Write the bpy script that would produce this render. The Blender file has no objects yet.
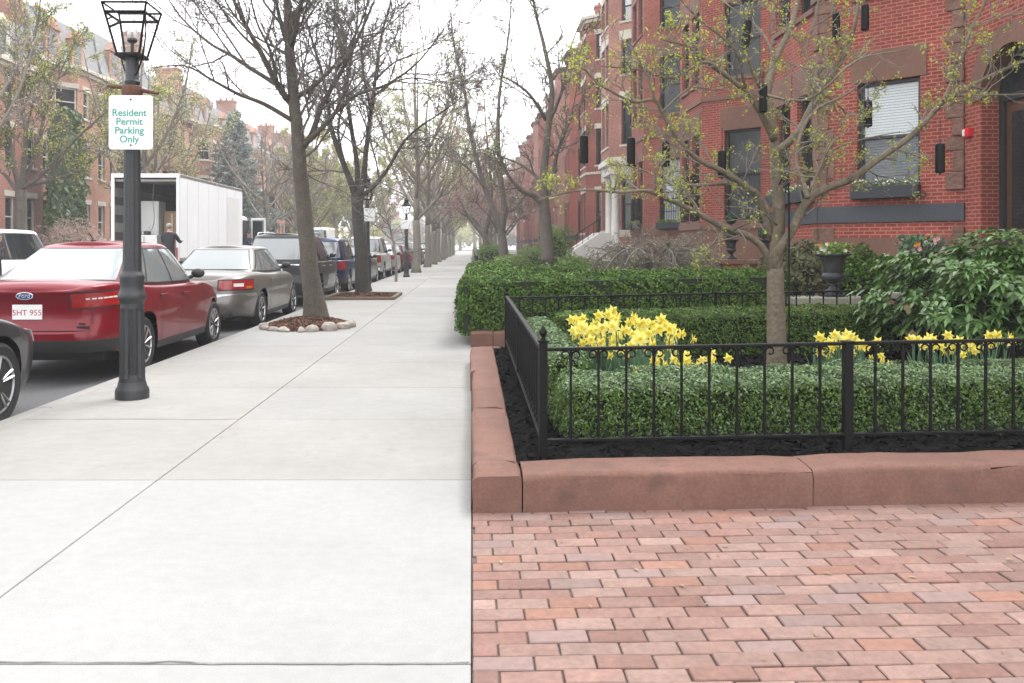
import bpy, bmesh, math, random
import numpy as np
from mathutils import Vector, Matrix
PI = math.pi
R = math.radians
SC = bpy.context.scene
COL = SC.collection
EYE = 1.45
F, CX, CY = 860.0, 472.0, 246.0

def at(px, py, Y):
    """real position of something seen at photo pixel (px, py) standing Y metres down the street"""
    return np.array([(px - CX) / F * Y, Y, EYE - (py - CY) / F * Y])

# ------------------------------------------------------------------ mesh builder
class MB:
    def __init__(s):
        s.V = []; s.F = []; s.n = 0
    def add(s, V, Fs, mat=0, smooth=None):
        V = np.asarray(V, dtype=np.float64).reshape(-1, 3)
        Fs = [np.asarray(f, dtype=np.int64) for f in Fs] if isinstance(Fs, list) else Fs
        s.V.append(V)
        if isinstance(Fs, np.ndarray):
            s.F.append((Fs + s.n, mat))
        else:
            by = {}
            for f in Fs:
                by.setdefault(len(f), []).append(f)
            for k, L in by.items():
                s.F.append((np.array(L) + s.n, mat))
        s.n += len(V)
        return s
    def box(s, c, size, mat=0, rz=0.0, M=None):
        hx, hy, hz = [v / 2 for v in size]
        V = np.array([[x, y, z] for z in (-hz, hz) for y in (-hy, hy) for x in (-hx, hx)])
        if M is not None:
            V = V @ np.asarray(M).T
        if rz:
            c_, s_ = math.cos(rz), math.sin(rz)
            V = V @ np.array([[c_, s_, 0], [-s_, c_, 0], [0, 0, 1]])
        V = V + np.asarray(c)
        return s.add(V, np.array([[0, 2, 3, 1], [4, 5, 7, 6], [0, 1, 5, 4], [2, 6, 7, 3], [0, 4, 6, 2], [1, 3, 7, 5]]), mat)
    def bx(s, x0, x1, y0, y1, z0, z1, mat=0):
        return s.box(((x0 + x1) / 2, (y0 + y1) / 2, (z0 + z1) / 2), (abs(x1 - x0), abs(y1 - y0), abs(z1 - z0)), mat)
    def tube(s, P, r, n=8, mat=0, caps=True, flat=1.0):
        P = np.asarray(P, dtype=float); m = len(P)
        r = np.broadcast_to(np.asarray(r, dtype=float), (m,))
        T = np.empty_like(P)
        T[1:-1] = P[2:] - P[:-2]; T[0] = P[1] - P[0]; T[-1] = P[-1] - P[-2]
        T /= np.linalg.norm(T, axis=1)[:, None] + 1e-12
        ref = np.array([0.0, 0, 1]) if abs(T[:, 2]).mean() < .8 else np.array([1.0, 0, 0])
        U = np.cross(T, ref); U /= np.linalg.norm(U, axis=1)[:, None] + 1e-12
        W = np.cross(T, U)
        a = np.arange(n) * 2 * PI / n
        V = P[:, None, :] + r[:, None, None] * (np.cos(a)[None, :, None] * U[:, None, :] + flat * np.sin(a)[None, :, None] * W[:, None, :])
        i = np.arange(m - 1)[:, None] * n; j = np.arange(n)[None, :]; k = (j + 1) % n
        Q = np.stack([i + j, i + k, i + n + k, i + n + j], -1).reshape(-1, 4)
        s.add(V.reshape(-1, 3), Q, mat)
        if caps and n > 3:
            b = s.n - m * n
            s.F.append((np.array([np.arange(n)[::-1] + b]), mat))
            s.F.append((np.array([np.arange(n) + b + (m - 1) * n]), mat))
        return s
    def lathe(s, prof, c=(0, 0, 0), n=16, mat=0, axis='z', flute=None):
        """prof: list of (radius, height)"""
        prof = np.asarray(prof, dtype=float); m = len(prof)
        a = np.arange(n) * 2 * PI / n
        rr = prof[:, 0][:, None] * np.ones(n)[None, :]
        if flute is not None:
            rr = rr * (1 - flute[0] * ((np.arange(n) % 2)[None, :]) * flute[1][:, None])
        V = np.stack([rr * np.cos(a)[None, :], rr * np.sin(a)[None, :], np.broadcast_to(prof[:, 1][:, None], (m, n))], -1).reshape(-1, 3)
        if axis == 'y':
            V = V[:, [0, 2, 1]]
        elif axis == 'x':
            V = V[:, [2, 0, 1]]
        V = V + np.asarray(c)
        i = np.arange(m - 1)[:, None] * n; j = np.arange(n)[None, :]; k = (j + 1) % n
        s.add(V, np.stack([i + j, i + k, i + n + k, i + n + j], -1).reshape(-1, 4), mat)
        b = s.n - m * n
        if prof[0, 0] > 1e-4: s.F.append((np.array([np.arange(n)[::-1] + b]), mat))
        if prof[-1, 0] > 1e-4: s.F.append((np.array([np.arange(n) + b + (m - 1) * n]), mat))
        return s
    def ball(s, c, r, n=10, mat=0):
        r = np.broadcast_to(np.asarray(r, dtype=float), (3,))
        m = max(4, n // 2 + 1)
        t = np.linspace(0, PI, m)
        a = np.arange(n) * 2 * PI / n
        V = np.stack([np.sin(t)[:, None] * np.cos(a)[None, :] * r[0], np.sin(t)[:, None] * np.sin(a)[None, :] * r[1], np.broadcast_to(np.cos(t)[:, None] * r[2], (m, n))], -1).reshape(-1, 3) + np.asarray(c)
        i = np.arange(m - 1)[:, None] * n; j = np.arange(n)[None, :]; k = (j + 1) % n
        return s.add(V, np.stack([i + n + j, i + n + k, i + k, i + j], -1).reshape(-1, 4), mat)
    def grid(s, G, mat=0, flip=False):
        G = np.asarray(G, dtype=float); a, b = G.shape[:2]
        i = np.arange(a - 1)[:, None] * b; j = np.arange(b - 1)[None, :]
        Q = np.stack([i + j, i + j + 1, i + b + j + 1, i + b + j], -1).reshape(-1, 4)
        return s.add(G.reshape(-1, 3), Q[:, ::-1] if flip else Q, mat)
    def prism(s, poly, z0, z1, mat=0):
        n = len(poly)
        V = [(x, y, z0) for x, y in poly] + [(x, y, z1) for x, y in poly]
        Fs = [[i, (i + 1) % n, n + (i + 1) % n, n + i] for i in range(n)] + [list(range(n))[::-1], list(range(n, 2 * n))]
        return s.add(V, Fs, mat)
    def xform(s, M):
        M = np.asarray(M)
        s.V = [v @ M[:3, :3].T + M[:3, 3] for v in s.V]
        return s
    def mesh(s, name, mats, smooth=None):
        V = np.concatenate(s.V) if s.V else np.zeros((0, 3))
        me = bpy.data.meshes.new(name)
        me.vertices.add(len(V)); me.vertices.foreach_set('co', V.astype(np.float32).ravel())
        tot = [f.shape[1] * len(f) for f, _ in s.F]
        li = np.concatenate([f.ravel() for f, _ in s.F]); sizes = np.concatenate([np.full(len(f), f.shape[1]) for f, _ in s.F])
        mi = np.concatenate([np.full(len(f), m) for f, m in s.F])
        me.loops.add(len(li)); me.loops.foreach_set('vertex_index', li.astype(np.int32))
        me.polygons.add(len(sizes))
        st = np.concatenate([[0], np.cumsum(sizes)[:-1]])
        me.polygons.foreach_set('loop_start', st.astype(np.int32))
        me.polygons.foreach_set('material_index', mi.astype(np.int32))
        # box-projected UVs in metres
        nn = np.empty((len(sizes), 3)); k = 0
        for f, _ in s.F:
            nn[k:k + len(f)] = np.cross(V[f[:, 1]] - V[f[:, 0]], V[f[:, 2]] - V[f[:, 1]]); k += len(f)
        nn /= np.linalg.norm(nn, axis=1)[:, None] + 1e-12
        nl = np.repeat(nn, sizes, axis=0); P = V[li]
        h = np.hypot(nl[:, 0], nl[:, 1]) + 1e-9
        tx, ty = -nl[:, 1] / h, nl[:, 0] / h
        flip = np.where((np.abs(tx) > np.abs(ty)), np.sign(tx), np.sign(ty)); tx *= flip; ty *= flip
        up = np.abs(nl[:, 2]) > .75
        uv = np.stack([np.where(up, P[:, 0], P[:, 0] * tx + P[:, 1] * ty), np.where(up, P[:, 1], P[:, 2])], -1)
        u = me.uv_layers.new(name='UVMap')
        u.data.foreach_set('uv', uv.astype(np.float32).ravel())
        for m in mats: me.materials.append(m)
        me.update(calc_edges=True)
        if smooth is not None:
            me.polygons.foreach_set('use_smooth', np.ones(len(sizes), dtype=bool))
            if smooth < 179: me.set_sharp_from_angle(angle=R(smooth))
        else:
            me.polygons.foreach_set('use_smooth', np.zeros(len(sizes), dtype=bool))
        return me
    def build(s, name, mats, parent=None, smooth=None, bevel=0.0, seg=2):
        if not isinstance(mats, (list, tuple)): mats = [mats]
        return put(name, s.mesh(name, mats, smooth), parent, bevel, seg)

def put(name, me, parent=None, bevel=0.0, seg=2):
    o = bpy.data.objects.new(name, me); COL.objects.link(o)
    if parent is not None: o.parent = parent
    if bevel:
        b = o.modifiers.new('bevel', 'BEVEL'); b.width = bevel; b.segments = seg; b.limit_method = 'ANGLE'; b.angle_limit = R(40)
    return o

def tag(o, label=None, cat=None, group=None, kind=None):
    if label: o['label'] = label
    if cat: o['category'] = cat
    if group: o['group'] = group
    if kind: o['kind'] = kind
    return o
def thing(name, label, cat, loc=(0, 0, 0), rz=0.0, group=None):
    o = bpy.data.objects.new(name, None); COL.objects.link(o); o.empty_display_size = .2
    o.location = [float(v) for v in loc]; o.rotation_euler = (0, 0, rz)
    return tag(o, label, cat, group)
def struct(o, label=None):
    o['kind'] = 'structure'
    if label: o['label'] = label
    return o
def dup(root, loc=None, rz=None, label=None, scale=None, group=None):
    kids = {}
    for o in bpy.data.objects:
        if o.parent is not None: kids.setdefault(o.parent.name, []).append(o)
    def rec(o, par):
        c = o.copy(); COL.objects.link(c)
        if par is not None: c.parent = par
        for ch in kids.get(o.name, []): rec(ch, c)
        return c
    r = rec(root, None)
    if loc is not None: r.location = [float(v) for v in loc]
    if rz is not None: r.rotation_euler = (0, 0, rz)
    if scale is not None: r.scale = (scale,) * 3 if np.isscalar(scale) else scale
    if label: r['label'] = label
    if group: r['group'] = group
    return r

def smooth_path(P, k=4):
    P = np.asarray(P, dtype=float)
    if len(P) < 3: return P
    Q = np.concatenate([[2 * P[0] - P[1]], P, [2 * P[-1] - P[-2]]])
    out = []
    for i in range(len(P) - 1):
        p0, p1, p2, p3 = Q[i:i + 4]
        for t in np.arange(k) / k:
            out.append(.5 * ((2 * p1) + (-p0 + p2) * t + (2 * p0 - 5 * p1 + 4 * p2 - p3) * t * t + (-p0 + 3 * p1 - 3 * p2 + p3) * t ** 3))
    out.append(P[-1])
    return np.array(out)

# ------------------------------------------------------------------ materials
def mat(name, col, rough=.6, metal=0.0, rnd=0.0, noise=None, bump=None, spec=.5, coat=0.0, transl=0.0, col2=None, stain=None, alpha=1.0, ior=None):
    """rnd: brightness spread per loose piece; noise=(scale, amount[, colour]); bump=(scale, strength, distance); stain=(scale, colour, threshold)"""
    m = bpy.data.materials.new(name); m.use_nodes = True
    N, L = m.node_tree.nodes, m.node_tree.links
    b = N['Principled BSDF']
    b.inputs['Base Color'].default_value = (*col, 1)
    b.inputs['Roughness'].default_value = rough; b.inputs['Metallic'].default_value = metal
    b.inputs['Specular IOR Level'].default_value = spec
    if ior: b.inputs['IOR'].default_value = ior
    if coat:
        b.inputs['Coat Weight'].default_value = coat; b.inputs['Coat Roughness'].default_value = .03
    tc = N.new('ShaderNodeTexCoord')
    cur = None
    def mix(a, bb, fac, mode='MIX'):
        x = N.new('ShaderNodeMix'); x.data_type = 'RGBA'; x.blend_type = mode
        for sock, v in ((x.inputs[6], a), (x.inputs[7], bb)):
            if isinstance(v, tuple): sock.default_value = (*v, 1) if len(v) == 3 else v
            else: L.new(v, sock)
        if isinstance(fac, float): x.inputs[0].default_value = fac
        else: L.new(fac, x.inputs[0])
        return x.outputs[2]
    cur = tuple(col)
    if col2 is not None:
        g = N.new('ShaderNodeNewGeometry')
        cur = mix(tuple(col), tuple(col2), g.outputs['Random Per Island'])
    if rnd:
        g = N.new('ShaderNodeNewGeometry'); mr = N.new('ShaderNodeMapRange')
        ma = N.new('ShaderNodeMath'); ma.operation = 'MULTIPLY'; ma.inputs[1].default_value = 7.31
        fr = N.new('ShaderNodeMath'); fr.operation = 'FRACT'
        L.new(g.outputs['Random Per Island'], ma.inputs[0]); L.new(ma.outputs[0], fr.inputs[0])
        mr.inputs[3].default_value = 1 - rnd; mr.inputs[4].default_value = 1 + rnd
        L.new(fr.outputs[0], mr.inputs[0])
        cb = N.new('ShaderNodeCombineColor')
        for i in range(3): L.new(mr.outputs[0], cb.inputs[i])
        cur = mix(cur, cb.outputs[0], 1.0, 'MULTIPLY')
    if noise:
        for sc_, amt in ([noise] if not isinstance(noise[0], tuple) else noise):
            nz = N.new('ShaderNodeTexNoise'); nz.inputs['Scale'].default_value = sc_; nz.inputs['Detail'].default_value = 5; nz.inputs['Roughness'].default_value = .62
            L.new(tc.outputs['Object'], nz.inputs['Vector'])
            mr = N.new('ShaderNodeMapRange'); mr.inputs[1].default_value = .3; mr.inputs[2].default_value = .7
            mr.inputs[3].default_value = 1 - amt; mr.inputs[4].default_value = 1 + amt
            L.new(nz.outputs[0], mr.inputs[0])
            cb = N.new('ShaderNodeCombineColor')
            for i in range(3): L.new(mr.outputs[0], cb.inputs[i])
            cur = mix(cur, cb.outputs[0], 1.0, 'MULTIPLY')
    if stain:
        nz = N.new('ShaderNodeTexNoise'); nz.inputs['Scale'].default_value = stain[0]; nz.inputs['Detail'].default_value = 6; nz.inputs['Roughness'].default_value = .65
        L.new(tc.outputs['Object'], nz.inputs['Vector'])
        mr = N.new('ShaderNodeMapRange'); mr.inputs[1].default_value = stain[2]; mr.inputs[2].default_value = stain[2] + .12
        L.new(nz.outputs[0], mr.inputs[0])
        cur = mix(cur, tuple(stain[1]), mr.outputs[0])
    if not isinstance(cur, tuple): L.new(cur, b.inputs['Base Color'])
    if bump:
        nz = N.new('ShaderNodeTexNoise'); nz.inputs['Scale'].default_value = bump[0]; nz.inputs['Detail'].default_value = 4
        L.new(tc.outputs['Object'], nz.inputs['Vector'])
        bp = N.new('ShaderNodeBump'); bp.inputs['Strength'].default_value = bump[1]; bp.inputs['Distance'].default_value = bump[2] if len(bump) > 2 else .01
        L.new(nz.outputs[0], bp.inputs['Height']); L.new(bp.outputs[0], b.inputs['Normal'])
    if transl:
        t = N.new('ShaderNodeBsdfTranslucent'); mx = N.new('ShaderNodeMixShader'); mx.inputs[0].default_value = transl
        if isinstance(cur, tuple): t.inputs[0].default_value = (*cur, 1)
        else: L.new(cur, t.inputs[0])
        L.new(b.outputs[0], mx.inputs[1]); L.new(t.outputs[0], mx.inputs[2]); L.new(mx.outputs[0], N['Material Output'].inputs[0])
    if alpha < 1: b.inputs['Alpha'].default_value = alpha
    return m

def brickmat(name, c1, c2, mortar, bw=.21, rh=.073, ms=.011, rough=.85, squash=0.0, dirt=.22):
    m = bpy.data.materials.new(name); m.use_nodes = True
    N, L = m.node_tree.nodes, m.node_tree.links
    b = N['Principled BSDF']; b.inputs['Roughness'].default_value = rough; b.inputs['Specular IOR Level'].default_value = .3
    tc = N.new('ShaderNodeTexCoord'); br = N.new('ShaderNodeTexBrick')
    L.new(tc.outputs['UV'], br.inputs['Vector'])
    br.inputs['Color1'].default_value = (*c1, 1); br.inputs['Color2'].default_value = (*c2, 1); br.inputs['Mortar'].default_value = (*mortar, 1)
    br.inputs['Scale'].default_value = 1; br.inputs['Brick Width'].default_value = bw; br.inputs['Row Height'].default_value = rh
    br.inputs['Mortar Size'].default_value = ms; br.inputs['Mortar Smooth'].default_value = .1; br.inputs['Bias'].default_value = 0
    cur = br.outputs['Color']
    for sc_, amt in ((.55, dirt), (9.0, .14)):
        nz = N.new('ShaderNodeTexNoise'); nz.inputs['Scale'].default_value = sc_; nz.inputs['Detail'].default_value = 5
        L.new(tc.outputs['Object'], nz.inputs['Vector'])
        mr = N.new('ShaderNodeMapRange'); mr.inputs[1].default_value = .3; mr.inputs[2].default_value = .7; mr.inputs[3].default_value = 1 - amt; mr.inputs[4].default_value = 1 + amt
        L.new(nz.outputs[0], mr.inputs[0])
        cb = N.new('ShaderNodeCombineColor')
        for i in range(3): L.new(mr.outputs[0], cb.inputs[i])
        x = N.new('ShaderNodeMix'); x.data_type = 'RGBA'; x.blend_type = 'MULTIPLY'; x.inputs[0].default_value = 1
        L.new(cur, x.inputs[6]); L.new(cb.outputs[0], x.inputs[7]); cur = x.outputs[2]
    L.new(cur, b.inputs['Base Color'])
    bp = N.new('ShaderNodeBump'); bp.invert = True; bp.inputs['Strength'].default_value = .6; bp.inputs['Distance'].default_value = .008
    L.new(br.outputs['Fac'], bp.inputs['Height']); L.new(bp.outputs[0], b.inputs['Normal'])
    return m

def glassmat(name, tint=(.9, .95, .95), refl=.12, rough=.02):
    """thin clear pane: mostly see-through, mirror-like at a grazing angle"""
    m = bpy.data.materials.new(name); m.use_nodes = True
    N, L = m.node_tree.nodes, m.node_tree.links
    N.remove(N['Principled BSDF'])
    g = N.new('ShaderNodeBsdfGlossy'); g.inputs['Roughness'].default_value = rough; g.inputs[0].default_value = (1, 1, 1, 1)
    t = N.new('ShaderNodeBsdfTransparent'); t.inputs[0].default_value = (*tint, 1)
    fr = N.new('ShaderNodeFresnel'); fr.inputs[0].default_value = 1.5
    ma = N.new('ShaderNodeMath'); ma.operation = 'ADD'; ma.inputs[1].default_value = refl; ma.use_clamp = True
    L.new(fr.outputs[0], ma.inputs[0])
    mx = N.new('ShaderNodeMixShader'); L.new(ma.outputs[0], mx.inputs[0]); L.new(t.outputs[0], mx.inputs[1]); L.new(g.outputs[0], mx.inputs[2])
    L.new(mx.outputs[0], N['Material Output'].inputs[0])
    return m

M = {}
def mk(k, *a, **kw): M[k] = mat(k, *a, **kw)
mk('concrete_new', (.278, .275, .266), .9, noise=((1.1, .06), (14, .05), (230, .16)), stain=(2.2, (.255, .252, .243), .60), bump=(160, .25, .003))
mk('concrete_old', (.252, .247, .236), .9, noise=((.8, .09), (9, .06), (200, .15)), bump=(140, .25, .003), stain=(5.0, (.215, .21, .20), .62))
mk('concrete_tan', (.255, .246, .23), .9, noise=((.8, .09), (9, .06), (200, .15)), bump=(140, .25, .003), stain=(4.0, (.215, .203, .185), .6))
mk('joint', (.16, .15, .14), .95)
mk('gum', (.215, .212, .206), .9)
mk('granite', (.25, .243, .23), .8, noise=((3, .08), (80, .14)), bump=(60, .3, .004))
mk('asphalt', (.082, .084, .087), .85, noise=((.5, .14), (70, .22)), bump=(120, .5, .004))
mk('patch', (.055, .057, .06), .9, noise=(60, .25), bump=(120, .5, .004))
mk('soil', (.045, .034, .026), .95, noise=(12, .3), bump=(30, .8, .02))
mk('brownstone', (.165, .088, .068), .85, spec=.25, noise=((1.6, .14), (8, .10), (60, .16)), bump=(45, .35, .006), stain=(3.2, (.125, .072, .058), .56))
mk('brownstone_wall', (.165, .085, .06), .85, noise=((1.1, .15), (18, .12)), bump=(25, .35, .008))
mk('rockface', (.17, .095, .07), .9, noise=((3, .25), (18, .2)), bump=(9, 1.0, .05))
mk('bluestone', (.05, .055, .066), .7, noise=((2, .12), (30, .1)))
mk('lightstone', (.50, .46, .39), .8, noise=((1.5, .12), (20, .08)))
mk('whitestone', (.66, .64, .60), .7, noise=((2, .08), (20, .05)))
mk('tanstone', (.27, .20, .11), .85, noise=((3, .2), (24, .12)))
mk('mossstone', (.22, .22, .17), .9, noise=((4, .25), (30, .12)))
mk('iron', (.0035, .0035, .004), .55, noise=(40, .25), spec=.2)
mk('iron_grey', (.024, .026, .029), .5, noise=((6, .2), (60, .2)), stain=(9, (.06, .045, .035), .68))
mk('rust', (.10, .04, .022), .75, noise=(25, .35))
mk('black_mulch', (.005, .0048, .005), 1.0, spec=.15, rnd=.6)
mk('red_mulch', (.10, .045, .028), .95, rnd=.55, col2=(.16, .085, .055))
mk('wood', (.14, .10, .07), .85, noise=(20, .25))
mk('rock', (.36, .32, .28), .85, noise=((6, .2), (40, .15)), bump=(30, .5, .01), rnd=.2)
mk('bark', (.085, .072, .057), .92, noise=((4, .2), (30, .3)), bump=(28, 1.0, .03), stain=(6, (.105, .105, .08), .6))
mk('bark_dark', (.055, .047, .042), .92, noise=((4, .2), (30, .25)), bump=(30, .9, .02))
mk('bark_light', (.155, .125, .088), .9, noise=((5, .18), (22, .2)), bump=(26, 1.0, .02), stain=(3.5, (.095, .085, .058), .54))
mk('bark_yard', (.125, .108, .088), .92, noise=((4, .2), (30, .25)), bump=(30, .9, .02))
mk('bark_far', (.21, .19, .155), .95)
mk('twig', (.125, .108, .098), .9)
mk('twig_grey', (.19, .165, .14), .9)
mk('twig_pink', (.25, .165, .15), .9)
mk('box_leaf', (.045, .105, .013), .55, rnd=.5, col2=(.105, .165, .03), transl=.12, spec=.25)
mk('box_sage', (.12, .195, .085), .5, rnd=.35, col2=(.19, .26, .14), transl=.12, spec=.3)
mk('yew_leaf', (.030, .085, .009), .6, spec=.25, rnd=.5, col2=(.105, .185, .022), transl=.1)
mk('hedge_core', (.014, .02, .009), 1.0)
mk('rhodo_leaf', (.06, .135, .028), .38, rnd=.35, col2=(.105, .19, .045), transl=.12, spec=.6)
mk('juniper', (.07, .10, .035), .7, rnd=.4, col2=(.15, .13, .065), transl=.1)
mk('spruce', (.19, .25, .22), .7, rnd=.35, col2=(.28, .32, .29), transl=.1)
mk('ivy', (.05, .095, .03), .5, rnd=.4, col2=(.10, .15, .05), transl=.15)
mk('bud', (.46, .46, .05), .5, rnd=.25, col2=(.34, .42, .07), transl=.4)
mk('bud_far', (.38, .39, .14), .6, rnd=.3, col2=(.48, .46, .25), transl=.35)
mk('bud_pink', (.44, .29, .26), .6, rnd=.3, col2=(.50, .38, .34), transl=.35)
mk('shrub_leaf', (.12, .22, .03), .5, rnd=.35, col2=(.18, .26, .06), transl=.25)
mk('topiary', (.02, .06, .018), .6, rnd=.4)
mk('daff_leaf', (.10, .19, .10), .5, rnd=.25, transl=.25)
mk('petal', (.84, .76, .16), .5, rnd=.08, transl=.3)
mk('petal_pale', (.83, .76, .24), .5, rnd=.08, transl=.3)
mk('trumpet', (.82, .66, .06), .5, transl=.25)
mk('white_flower', (.80, .79, .76), .6, transl=.2)
mk('orange_flower', (.75, .25, .03), .6, transl=.2)
mk('pink_flower', (.75, .35, .42), .6, transl=.2)
mk('paver', (.19, .102, .082), .88, col2=(.235, .155, .13), rnd=.15, noise=((34, .16), (7, .12), (2, .08)), stain=(5, (.20, .14, .12), .62), bump=(70, .3, .004))
mk('paver_orange', (.235, .122, .09), .88, rnd=.14, noise=(25, .16), bump=(70, .3, .004))
mk('paver_grey', (.21, .142, .128), .88, rnd=.12, noise=(25, .12), bump=(70, .3, .004))
mk('sand', (.105, .08, .068), .95, noise=(30, .3))
mk('rubber', (.016, .016, .017), .8)
mk('black_plastic', (.014, .014, .015), .5)
mk('alloy', (.55, .55, .56), .3, metal=.85)
mk('alloy_dark', (.03, .03, .032), .5)
mk('chrome', (.8, .8, .8), .1, metal=1.0)
mk('car_glass', (.02, .025, .028), .03, spec=1.0, ior=1.9)
mk('car_glass_light', (.16, .18, .185), .03, spec=.8, ior=1.85)
mk('tail_red', (.30, .008, .01), .1, coat=.6)
mk('tail_amber', (.55, .14, .02), .15, coat=.6)
mk('head_glass', (.16, .165, .17), .08, coat=.6)
mk('lamp_white', (.75, .75, .74), .12, coat=.5)
mk('white_paint', (.80, .80, .79), .3, coat=.3, noise=(1.2, .03))
mk('truck_white', (.80, .81, .82), .45, noise=((.7, .04), (8, .02)))
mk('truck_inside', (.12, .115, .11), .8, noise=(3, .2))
mk('truck_slat', (.33, .31, .28), .8, noise=(6, .15))
mk('sign_white', (.78, .79, .77), .35, noise=(8, .04))
mk('sign_green', (.05, .30, .24), .5)
mk('sign_faint', (.45, .55, .50), .5)
mk('plate_red', (.42, .05, .06), .5)
mk('emblem_blue', (.02, .05, .18), .25, coat=.5)
mk('alarm_red', (.62, .018, .03), .4)
mk('blind', (.66, .67, .68), .6)
mk('blind_grey', (.36, .39, .43), .6)
mk('curtain', (.42, .43, .42), .8)
mk('room_dark', (.018, .018, .02), .9)
mk('frame_black', (.02, .02, .022), .45)
mk('frame_white', (.62, .62, .60), .5)
mk('frame_brown', (.07, .045, .035), .5)
mk('slate', (.19, .195, .205), .7, noise=((2, .15), (14, .2)))
mk('copper', (.20, .34, .30), .7, noise=(3, .15))
mk('door_wood', (.08, .035, .016), .45, noise=(8, .25))
mk('planter_blue', (.014, .018, .026), .5)
mk('skin', (.45, .28, .21), .55)
mk('jacket_dark', (.022, .024, .03), .85, noise=(6, .2))
mk('jacket_navy', (.018, .026, .06), .85, noise=(6, .2))
mk('trousers', (.03, .032, .04), .9)
mk('hair_grey', (.30, .28, .26), .9)
mk('hair_dark', (.03, .022, .018), .8)
mk('box_white', (.62, .61, .58), .6)
mk('cardboard', (.33, .22, .13), .85)
mk('strap', (.55, .50, .40), .8)
M['brick_red'] = brickmat('brick_red', (.215, .034, .023), (.27, .053, .037), (.31, .155, .12))
M['brick_deep'] = brickmat('brick_deep', (.215, .05, .036), (.28, .075, .053), (.24, .13, .10))
M['brick_rose'] = brickmat('brick_rose', (.28, .10, .075), (.34, .135, .105), (.33, .23, .19))
M['brick_orange'] = brickmat('brick_orange', (.36, .16, .11), (.41, .20, .14), (.40, .28, .22))
M['brick_brown'] = brickmat('brick_brown', (.26, .12, .085), (.32, .16, .12), (.33, .25, .20))
M['pane'] = glassmat('pane', (.75, .80, .80), .10)
M['lantern_glass'] = glassmat('lantern_glass', (.97, .98, .98), .0)
def paint(name, col, metal=0.0, rough=.28, fl=.0):
    M[name] = mat(name, col, rough, metal=metal, coat=.45, spec=.3)
paint('paint_red', (.16, .0, .008), .2, .35)
paint('paint_taupe', (.165, .155, .143), .45, .32)
paint('paint_black', (.012, .012, .014), .0, .3)
paint('paint_charcoal', (.03, .031, .034), .3, .3)
paint('paint_navy', (.012, .022, .075), .2, .3)
paint('paint_silver', (.42, .42, .41), .5, .32)
paint('paint_maroon', (.09, .012, .018), .2, .3)
paint('paint_crimson', (.26, .012, .02), .2, .3)
paint('paint_grey', (.17, .18, .19), .5, .32)
paint('paint_white', (.76, .76, .75), .0, .3)
# ------------------------------------------------------------------ the ground
rng = np.random.default_rng(7)
random.seed(7)
ROAD = -.12
CURB_L = -3.78            # our side of the road
CURB_F = -14.9            # far kerb
def gz(x): return .02 * max(0.0, x)     # the right-hand yards climb gently from the pavement

struct(MB().bx(-150, 150, -60, 420, -.8, -.3).build('ground', M['soil']))
struct(MB().bx(CURB_F - .02, CURB_L - .14, -40, 400, -.5, ROAD).build('road', M['asphalt']))
# tar patch and crack repair on the road
mb = MB()
for (x, y, w, l) in ((-5.4, 7.9, .5, 1.1), (-6.8, 16, 1.2, 2.2), (-4.6, 14.6, .5, .5), (-8.2, 24, 1.5, 5)):
    a = np.arange(14) * 2 * PI / 14
    rr = 1 + .22 * rng.standard_normal(14).clip(-1, 1)
    mb.add(np.stack([x + w * rr * np.cos(a), y + l * rr * np.sin(a), np.full(14, ROAD + .004)], -1), [list(range(14))])
struct(mb.build('road_patch', M['patch']))
# granite kerb in long stones
mb = MB(); y = -20.0
while y < 260:
    l = 1.9 + rng.random() * .5
    mb.bx(CURB_L - .15, CURB_L, y + .004, y + l - .004, -.4, -.003 + .004 * rng.random()); y += l
struct(mb.build('kerb', M['granite'], bevel=.018))
# pavement slabs: two rows with a long joint, each slab its own block of concrete
mb = MB()
mb.bx(CURB_L, -.004, -20, 260, -.4, -.014, 3)
ys = [-20, -17, -14, -11, -8, -5, -2.3, 0.2, 2.985, 5.33, 7.2, 8.83]
while ys[-1] < 258: ys.append(ys[-1] + 1.85 + .15 * rng.random())
XJ = -1.95
for i in range(len(ys) - 1):
    y0, y1 = ys[i], ys[i + 1]
    for (x0, x1, row) in ((CURB_L + .004, XJ, 0), (XJ, .001, 1)):
        if y1 < 5.4: mm = 0
        elif row == 0 and y1 < 12: mm = 2
        else: mm = 1 if rng.random() < .75 else 2
        if y0 > 12 and rng.random() < .22: mm = 0
        g = .0045
        dz = .0025 * (rng.random() - .5)
        yy0, yy1 = y0 + g, y1 - g
        mb.bx(x0 + g, x1 - g, yy0, yy1, -.1, dz, mm)
struct(mb.build('pavement', [M['concrete_new'], M['concrete_old'], M['concrete_tan'], M['joint']], bevel=.004, seg=1))
# hairline cracks and worn joints in the old concrete
mb = MB(); rgc = np.random.default_rng(17)
for pts, w_ in (([(-3.7, 7.95), (-3.1, 7.78), (-2.7, 7.9), (-2.35, 8.35), (-1.95, 8.83)], .006), ([(-3.72, 7.2), (-2.6, 7.205), (-2.3, 7.17), (-1.96, 7.2)], .010), ([(-1.5, 10.4), (-.9, 10.75), (-.4, 10.6), (-.02, 10.9)], .006),
                ([(-3.6, 10.9), (-3.0, 11.3), (-2.2, 11.2)], .007), ([(-1.95, 2.985), (-1.2, 2.992), (-.5, 2.98), (-.01, 2.987)], .009), ([(-1.9, 13.2), (-1.1, 13.6), (-.1, 13.4)], .007)):
    Q = smooth_path([(a, b, .0035) for a, b in pts], 10); Q[:, 1] += .005 * rgc.standard_normal(len(Q)); ww = w_ * rgc.uniform(.25, 1, len(Q))
    mb.grid(np.stack([Q - np.stack([0 * ww, ww, 0 * ww], -1) / 2, Q + np.stack([0 * ww, ww, 0 * ww], -1) / 2], 1))
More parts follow.
